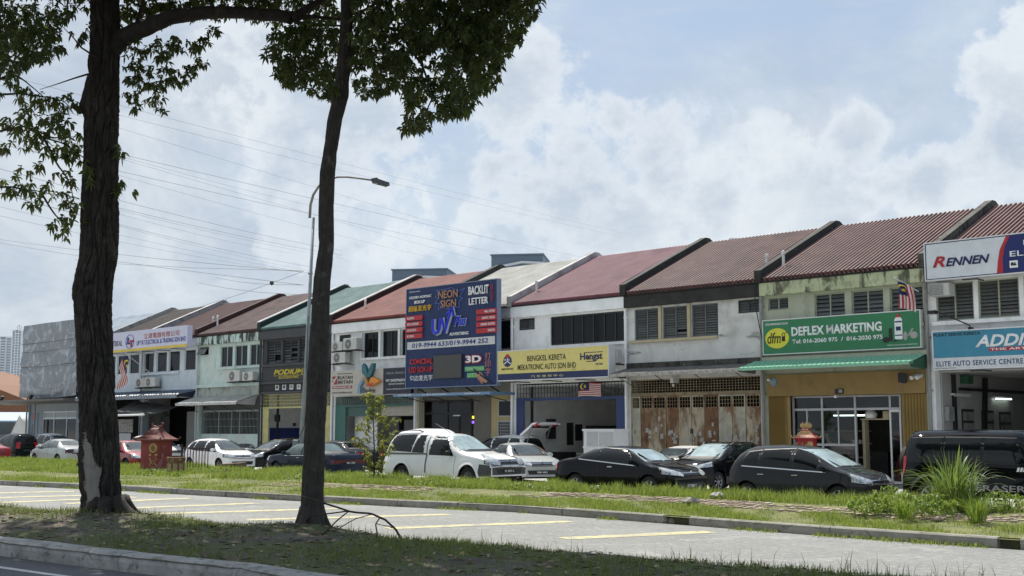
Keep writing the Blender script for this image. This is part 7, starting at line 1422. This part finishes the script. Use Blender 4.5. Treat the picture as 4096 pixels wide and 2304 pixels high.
# thin sticks and shreds among the leaves
n = 3600; q = np.random.uniform(-40, 8, n); A = Nf(q); B = Mf(q); o = np.random.uniform(.04, .93, n); P_ = A*(1-o[:, None])+B*o[:, None]; P = []; D = []; LL = []
for i in range(n): a = random.random()*6.28; P.append((P_[i, 0], P_[i, 1], median_z(o[i], q[i], P_[i, 0], P_[i, 1], 0, 0)+.008)); D.append((math.cos(a), math.sin(a), random.uniform(-.03, .25))); LL.append(random.uniform(.06, .22))
tag(leaves('twig_litter', P, D, LL, None, M('dark_litter', (.085, .068, .05), .9, var=.5, vs=9, coord='World', stains=(((.24, .19, .14), 7, .48, .56),)), wr=.06, droop=.05), 'thin dead twigs and straw littering the median soil', 'twig litter', kind='stuff')
# fallen branch
e = empty('fallen_branch', (-1.2, 18.6, .3), 0, 'bare curved fallen branch beside the slim tree', 'fallen branch')
def zb7(l): return [((a*.795)/1.59006, (1800+b*.795)/1.59006) for a, b in l]
m_twig = M('dry_twig', (.045, .036, .028), .9)
for l, r0, dy in (([(1520, 235), (1640, 272), (1760, 308), (1870, 325), (1940, 350), (1990, 400), (2030, 470), (2200, 482)], .019, 0), ([(1760, 308), (1690, 365), (1640, 410), (1590, 440)], .014, .2), ([(1480, 395), (1560, 335), (1660, 318), (1760, 310)], .013, .3), ([(1915, 335), (1890, 375), (1900, 420), (1895, 440)], .012, -.2), ([(1870, 325), (1790, 345), (1700, 400), (1650, 380)], .009, .1), ([(1890, 372), (1960, 385), (1975, 392)], .008, -.2), ([(1380, 438), (1500, 432), (1560, 440)], .012, .1), ([(1640, 500), (1800, 492), (1920, 495)], .010, -1.5)):
    o = branch(e, zb7(l), list(np.linspace(r0*.8, r0, len(l))), m_twig, Y=18.7+dy, name='twig', n=6); o.location = o.location-e.location
# ================================================================== PLANTS ON THE VERGE
m_tall = leafmat('tall_grass_leaf', (.085, .15, .03), (.19, .27, .07), .4, .5, (.30, .40, .08)); m_broad = leafmat('broad_leaf', (.10, .17, .03), (.16, .24, .05), .4, .45, (.3, .4, .08)); m_weed = leafmat('weed_leaf', (.11, .19, .02), (.22, .32, .05), .4, .5, (.36, .46, .07))
def ribbon(V, F, p, d, L, w, arch, n=8):
    s = Vector((-d.y, d.x, 0)).normalized(); b = len(V)
    for i in range(n+1):
        t_ = i/n; q_ = p+Vector((0, 0, 1))*L*(t_-arch*.62*t_*t_*t_)+d*L*arch*(.25*t_+.55*t_*t_); ww = w*(1-t_**2.2)*(.5+.5*min(1, t_*4))
        V.append(tuple(q_-s*ww/2)); V.append(tuple(q_+s*ww/2+Vector((0, 0, .003))))
    for i in range(n): F.append((b+2*i, b+2*i+1, b+2*i+3, b+2*i+2))
def clump(pos, n, L, w, label, rad=.25, arch=(.4, 1.1), broad=0, mat=None):
    e = empty('grass_clump', pos, 0, label, 'grass clump', 'grass clumps on the verge'); V = []; F = []
    for i in range(n):
        a = random.random()*6.283; r_ = rad*math.sqrt(random.random()); ribbon(V, F, Vector((r_*math.cos(a), r_*math.sin(a), 0)), Vector((math.cos(a+random.gauss(0, .5)), math.sin(a+random.gauss(0, .5)), 0)), random.uniform(*L), random.uniform(*w), random.uniform(*arch))
    np_mesh('blades', V, F, mat or m_tall, e)
    for i in range(broad):
        V = []; F = []; a = random.random()*6.283; ribbon(V, F, Vector((.08*math.cos(a), .08*math.sin(a), 0)), Vector((math.cos(a), math.sin(a), 0)), random.uniform(1.0, 1.5), random.uniform(.10, .16), random.uniform(.1, .45), 10); np_mesh('broad_leaf', V, F, m_broad, e)
    return e
def vpos(xv, Y, z=.3): p = V2(xv, 1082, Y); return (p.x, p.y, z)
clump(vpos(2392, 24.6, .28), 330, (.6, 1.5), (.014, .030), 'tall arching grass clump with broad leaves before the off-roader', .36, (.12, .85), 14)
clump(vpos(2447, 22.6, .22), 150, (.35, .75), (.010, .020), 'bright upright grass clump nearest the right edge', .16, (.2, .8), 0, m_weed); clump(vpos(2268, 23.4, .22), 130, (.3, .65), (.010, .018), 'bright small grass clump left of the tall arching clump', .18, (.2, .9), 0, m_weed)
def weedbush(pos, rx, ry, h, n, label):
    e = empty('leafy_weed', pos, 0, label, 'weed', 'leafy weeds on the verge'); C = []
    for i in range(n): a = random.random()*6.283; r_ = math.sqrt(random.random()); C.append(Vector((rx*r_*math.cos(a), ry*r_*math.sin(a), h*random.random()**.8*(1-.5*r_*r_)+.03)))
    P, D, LL = whorls(C, k=(5, 8), L=(.04, .085)); leaves('foliage', P, D, LL, e, m_weed, wr=.5); mb = MB()
    for i in range(14): c = C[i*3 % len(C)]; mb.tube([(c.x*.3, c.y*.3, 0), (c.x*.7, c.y*.7, c.z*.6), tuple(c)], .005, 4)
    mb.build('stems', m_broad, e)
for xv, Y, rx, h, n, lb in ((2235, 24.6, .5, .5, 130, 'low leafy weed in front of the grey hatchback nose'), (2330, 23.6, .6, .42, 140, 'low leafy weed left of the tall arching grass'), (2520, 24.0, .7, .45, 140, 'low leafy weed at the right edge under the off-roader'), (2180, 24.4, .45, .35, 90, 'small leafy weed under the front wheel of the grey hatchback')): weedbush(vpos(xv, Y, .25), rx, .4, h, n, lb)
# sapling
ps_ = vpos(942, 39.3, .25); e = empty('sapling', ps_, 0, 'yellow-green sapling in front of the white pickup tail', 'sapling'); mb = MB(); mb.tube([(0, 0, 0), (.02, 0, .8), (-.03, 0, 1.6), (-.05, .02, 2.3), (-.02, 0, 2.75)], [.028, .024, .018, .012, .006], 7)
C = []
for i in range(34):
    zf = .25+2.45*(i/33); side_ = -1 if i % 2 else 1; ln = (.58 if zf < 1.9 else .34)*random.uniform(.5, 1.15)*(1.25 if 1.0 < zf < 1.7 else 1)*(.6 if zf < .6 else 1); a = random.uniform(-.9, .9)+(0 if side_ > 0 else math.pi); tip = Vector((ln*math.cos(a), ln*math.sin(a), zf+ln*.55)); mb.tube([(-.02, 0, zf), tuple(tip*.5+Vector((0, 0, zf*.5))), tuple(tip)], [.008, .006, .003], 4)
    for k in range(9): t_ = random.uniform(.25, 1.05); C.append(Vector((-.02, 0, zf)).lerp(tip, t_)+Vector((random.gauss(0, .045), random.gauss(0, .045), random.gauss(0, .045))))
mb.build('stem', m_twig, e); P, D, LL = whorls(C, k=(4, 6), L=(.06, .12)); leaves('foliage', P, D, LL, e, leafmat('sapling_leaf', (.09, .125, .02), (.28, .30, .07), .4, .5, (.45, .45, .08)), wr=.5)
# stones along the path edge
for i in range(16):
    p = on_verge(random.uniform(-13, -5.2), random.choice((3.85, 4.1, 2.4))+random.uniform(-.1, .1)); mb = MB(); mb.lathe([(0, -.02), (.06, 0), (.07, .03), (.03, .06), (0, .065)], 7); mb.v = [(x*random.uniform(.7, 1.3), y*random.uniform(.7, 1.3), z) for x, y, z in mb.v]; o = mb.build('stone', m_pav); o.location = p+Vector((0, 0, .03)); s_ = random.uniform(.6, 1.5); o.scale = (s_*1.3, s_, s_); tag(o, 'broken paver stone lying along the brick path edge', 'stone', 'broken stones along the path')
# ================================================================== CABLES
m_cable = flat('cable', (.16, .17, .18), .6)
def cable(p0, p1, Y0, Y1, r, sag, lb, ext=(.9, .35)):
    A, B = at(*p0, Y0), at(*p1, Y1); d = B-A; a, b = A-d*ext[0], B+d*ext[1]; n = 14; pts = []
    for i in range(n+1): t_ = i/n; p = a.lerp(b, t_); p.z -= sag*4*(t_*(1-t_))-sag*4*.23; pts.append(p)
    mid = pts[0].copy(); e = empty('power_cable', mid, 0, lb, 'power cable', 'high overhead power cables'); mb = MB(); mb.tube([tuple(p-mid) for p in pts], r, 5); mb.build('wire', m_cable, e)
CL = [((483, 421), (2300, 893)), ((476, 459), (2300, 912)), ((476, 510), (2031, 980)), ((476, 614), (2142, 997)), ((476, 622), (1235, 829)), ((476, 632), (1890, 1040)), ((476, 683), (1900, 1000)), ((476, 700), (1562, 1000)), ((476, 800), (1228, 986)), ((476, 831), (1228, 1006)), ((476, 839), (1228, 1018)), ((476, 855), (1035, 1000)), ((476, 897), (1150, 1060)), ((476, 903), (1150, 1075)), ((476, 938), (1200, 1095)), ((476, 965), (1100, 1085))]
for i, (a, b) in enumerate(CL): cable(a, b, 170+i*3, 170+i*3+230*(b[0]-a[0])/1400, .032 if i in (3, 6, 8, 9, 12) else .021, 1.5, ('topmost', 'second highest', 'third highest', 'fourth highest', 'fifth highest', 'sixth highest', 'seventh highest', 'eighth highest', 'eighth lowest', 'seventh lowest', 'sixth lowest', 'fifth lowest', 'fourth lowest', 'third lowest', 'second lowest', 'lowest')[i]+' of the thin overhead power cables right of the thick trunk')
CL2 = [((0, 958), (1210, 1088)), ((0, 972), (1210, 1140)), ((300, 1040), (1210, 1083)), ((640, 1270), (1215, 1085)), ((790, 1130), (1215, 1180)), ((860, 1110), (1215, 1140))]
for i, (a, b) in enumerate(CL2):
    A = at(*a, 90 if i < 3 else 70); B = at(*b, pl.y); e = empty('service_wire', A, 0, ['upper service wire from the left edge to the lamp post', 'lower service wire from the left edge to the lamp post', 'nearly level service wire left of the lamp post', 'rising service wire with insulator from the dark red roof', 'short service wire under the insulator', 'short upper service wire beside the lamp post'][i], 'service wire', 'service wires at the lamp post'); mb = MB(); D_ = B-A; mb.tube([(0, 0, 0), tuple(D_*.33-Vector((0, 0, .12))), tuple(D_*.66-Vector((0, 0, .12))), tuple(D_)], .010, 5); mb.build('wire', m_cable, e)
    if i == 3: mb = MB(); c = D_*.83-Vector((0, 0, .06)); mb.lathe([(0, -.12), (.09, -.06), (.09, .06), (0, .12)], 8, tuple(c)); mb.build('insulator', m_dframe, e)
# ================================================================== FAR BUILDINGS
def block(name, pxs, pyt, Y, depth, label, mat, rz=0, zb=0, cat='building', group=None):
    A, B = at(pxs[0], pyt, Y), at(pxs[1], pyt, Y); e = empty(name, ((A.x+B.x)/2, Y, zb), rz, label, cat, group); w_ = (B.x-A.x)/2; h = A.z-zb; mb = MB(); mb.box(-w_, w_, 0, depth, 0, h); mb.build('wall', mat, e); return e, w_, h
m_cond = flat('hazed_tower_wall', (.62, .66, .70), .8); m_cwin = flat('hazed_tower_window', (.30, .36, .42), .5); m_cslab = flat('hazed_tower_slab', (.72, .75, .78), .8)  # haze of the distance is painted in as pale colour
def tower(pxs, pyt, Y, label, cols, wing):
    e, w_, h = block('apartment_tower', pxs, pyt, Y, 30, label, m_cond, cat='apartment tower', group='apartment towers in the distance'); fl = 3.25; n = int(h/fl)
    mb = MB()
    for i in range(n):
        for c in range(cols): x0 = -w_+2*w_*(c+.12)/cols; mb.box(x0, x0+2*w_/cols*.62, -.25, -.02, h-(i+1)*fl+.5, h-(i+1)*fl+2.5)
    tag(mb.build('windows', m_cwin, e), kind='stuff'); mb = MB()
    for i in range(n+1):
        for c in range(cols):
            if c % 2 == wing: x0 = -w_+2*w_*(c)/cols; mb.box(x0, x0+2*w_/cols*.95, -2.0, -.3, h-i*fl-.25, h-i*fl+.75)
    tag(mb.build('balconies', m_cslab, e), kind='stuff'); mb = MB()
    for c in range(cols+1): x0 = -w_+2*w_*c/cols; mb.box(x0-.5, x0+.5, -1.2, -.3, 0, h)
    mb.build('piers', m_cslab, e); mb = MB(); mb.box(-w_-1, w_+1, -2, 31, h, h+1.4); mb.build('parapet', m_cslab, e); return e, w_, h
tower((-190, 52), 1351, 1500, 'pale apartment tower at the far left with rows of balconies', 10, 0); e, w_, h = tower((52, 88), 1324, 1480, 'taller narrow pale tower block with rooftop emblem beside the tarpaulin', 3, 1)
mb = MB(); mb.tube([(2+2.5*math.cos(R(a)), 0, h+4+2.5*math.sin(R(a))) for a in range(0, 361, 20)], .35, 5); mb.tube([(2, 0, h), (2, 0, h+8)], .3, 5); mb.build('rooftop_emblem', m_cwin, e)
m_bg = flat('blue_grey_cladding', (.10, .14, .19), .5); m_bw = flat('white_band', (.5, .53, .56), .6)
for pxs, pyt, Y, lb in (((1566, 1790), 1080, 270, 'dark blue-grey building top behind the green roof'), ((1964, 2172), 1021, 260, 'dark blue-grey building top behind the white roof')):
    e, w_, h = block('office_block', pxs, pyt, Y, 12, lb, m_bg, rz=R(-8), group='office blocks behind the row'); mb = MB(); mb.prism([(-w_-.3, h-2.6), (w_*.2, h-1.3), (w_+.3, h-1.6), (w_+.3, h-2.1), (w_*.2, h-1.8), (-w_-.3, h-3.1)], 'y', -.4, -.02); mb.build('white_band', m_bw, e); mb = MB(); mb.box(-w_-.2, w_+.2, -.3, 12.2, h, h+.3); mb.build('parapet', m_bg, e)
e, w_, h = block('office_block', (2917, 2992), 952, 900, 20, 'tiny pale block peeking over the maroon roof ridge', m_cond, group='office blocks behind the row'); mb = MB(); mb.box(-w_*.9, w_*.9, -.4, -.02, h-1.6, h-.8); mb.build('window_band', m_cwin, e)
# orange-brown factory and blue-roofed shed at the left edge
m_or = M('orange_brown_wall', (.20, .095, .052), .85, var=.08); A, B = at(-700, 1700, 118), at(140, 1700, 118); e = empty('factory', (0, 118, 0), 0, 'orange-brown factory gable at the far left edge', 'factory'); mb = MB(); zt0 = at(-500, 1470, 118).z; z1 = at(0, 1528, 118).z; z2 = at(120, 1615, 118).z
mb.prism([(A.x, 0), (B.x, 0), (B.x, z2), (at(0, 1, 118).x, z1), (A.x, zt0+2)], 'y', 0, 30); mb.build('gable_wall', m_or, e); mb = MB()
for z in (3.0, 4.4): mb.box(A.x, B.x, -.06, -.01, z, z+.06)
mb.build('wall_joint', flat('joint', (.25, .13, .08)), e)
m_bluer = M('blue_sheet_roof', (.25, .36, .48), .5, var=.15); A, B = at(-600, 1660, 100), at(108, 1660, 100); e = empty('parking_shed', (0, 100, 0), 0, 'open shed with pale blue roof at the far left', 'shed'); z0 = at(0, 1682, 100).z; z1 = at(0, 1660, 104).z
mb = MB(); mb.prism([(0, z0-.12), (0, z0), (5, z1+.25), (5, z1+.1)], 'x', A.x, B.x); mb.build('roof', m_bluer, e)
for i in range(5): x = B.x-.3-i*2.2; mb = MB(); mb.box(x-.07, x+.07, .1, .24, 0, z0-.1); mb.build('post', m_black, e)
mb = MB(); mb.box(A.x, B.x, 4.9, 5, 0, z0); mb.build('back_wall', flat('shed_wall', (.22, .26, .29)), e)
mb = MB()
for i in range(40): x = B.x-i*.25; mb.box(x-.02, x+.02, 1, 1.04, 0, 1.5)
mb.box(A.x, B.x, .99, 1.05, 1.45, 1.52); mb.build('mesh_fence', m_steel, e)
for i in range(5):
    p = at(22+i*17, 1740, 99); e = empty('parked_motorbike', (p.x, 99, 0), R(80+10*i), 'dark motorbike under the blue shed roof, %s from the left' % ('first', 'second', 'third', 'fourth', 'fifth')[i], 'motorbike', 'motorbikes under the shed')
    for x in (-.6, .6): mb = MB(); mb.lathe([(.15, -.05), (.28, -.05), (.3, 0), (.28, .05), (.15, .05)], 14, (x, 0, .3), 'y'); mb.build('wheel', m_tyre, e)
    mb = MB(); mb.prism([(-.8, .6), (-.2, .35), (.4, .4), (.55, 1.0), (.35, 1.0), (.2, .7), (-.7, .85)], 'y', -.12, .12); mb.build('frame', m_trim, e)
for i, (x, lb) in enumerate(((10, 'white car roof glimpsed behind the motorbikes, left one'), (50, 'white car roof glimpsed behind the motorbikes, right one'))):
    p = at(x, 1710, 103); car('sedan', (p.x, 103.2), NR, WHT, lb, group='cars under the shed')
# white covered stall beside the corner shop
p = at(95, 1700, 92); e = empty('covered_stall', (p.x, 92, 0), R(-20), 'white cloth-covered stall beside the corner shop banner', 'stall'); mb = MB(); mb.prism([(-1.0, 0), (.9, 0), (.8, 1.6), (.55, 2.6), (.2, 2.9), (-.5, 1.6)], 'y', -.7, .7); bevel(mb.build('cover', flat('white_cover', (.6, .62, .62), .6), e), .08); mb = MB(); mb.prism([(.0, .5), (.6, .5), (.6, 1.5), (.1, 1.5)], 'y', -.72, -.701); mb.build('dark_window', m_cglass, e)
finish_texts()
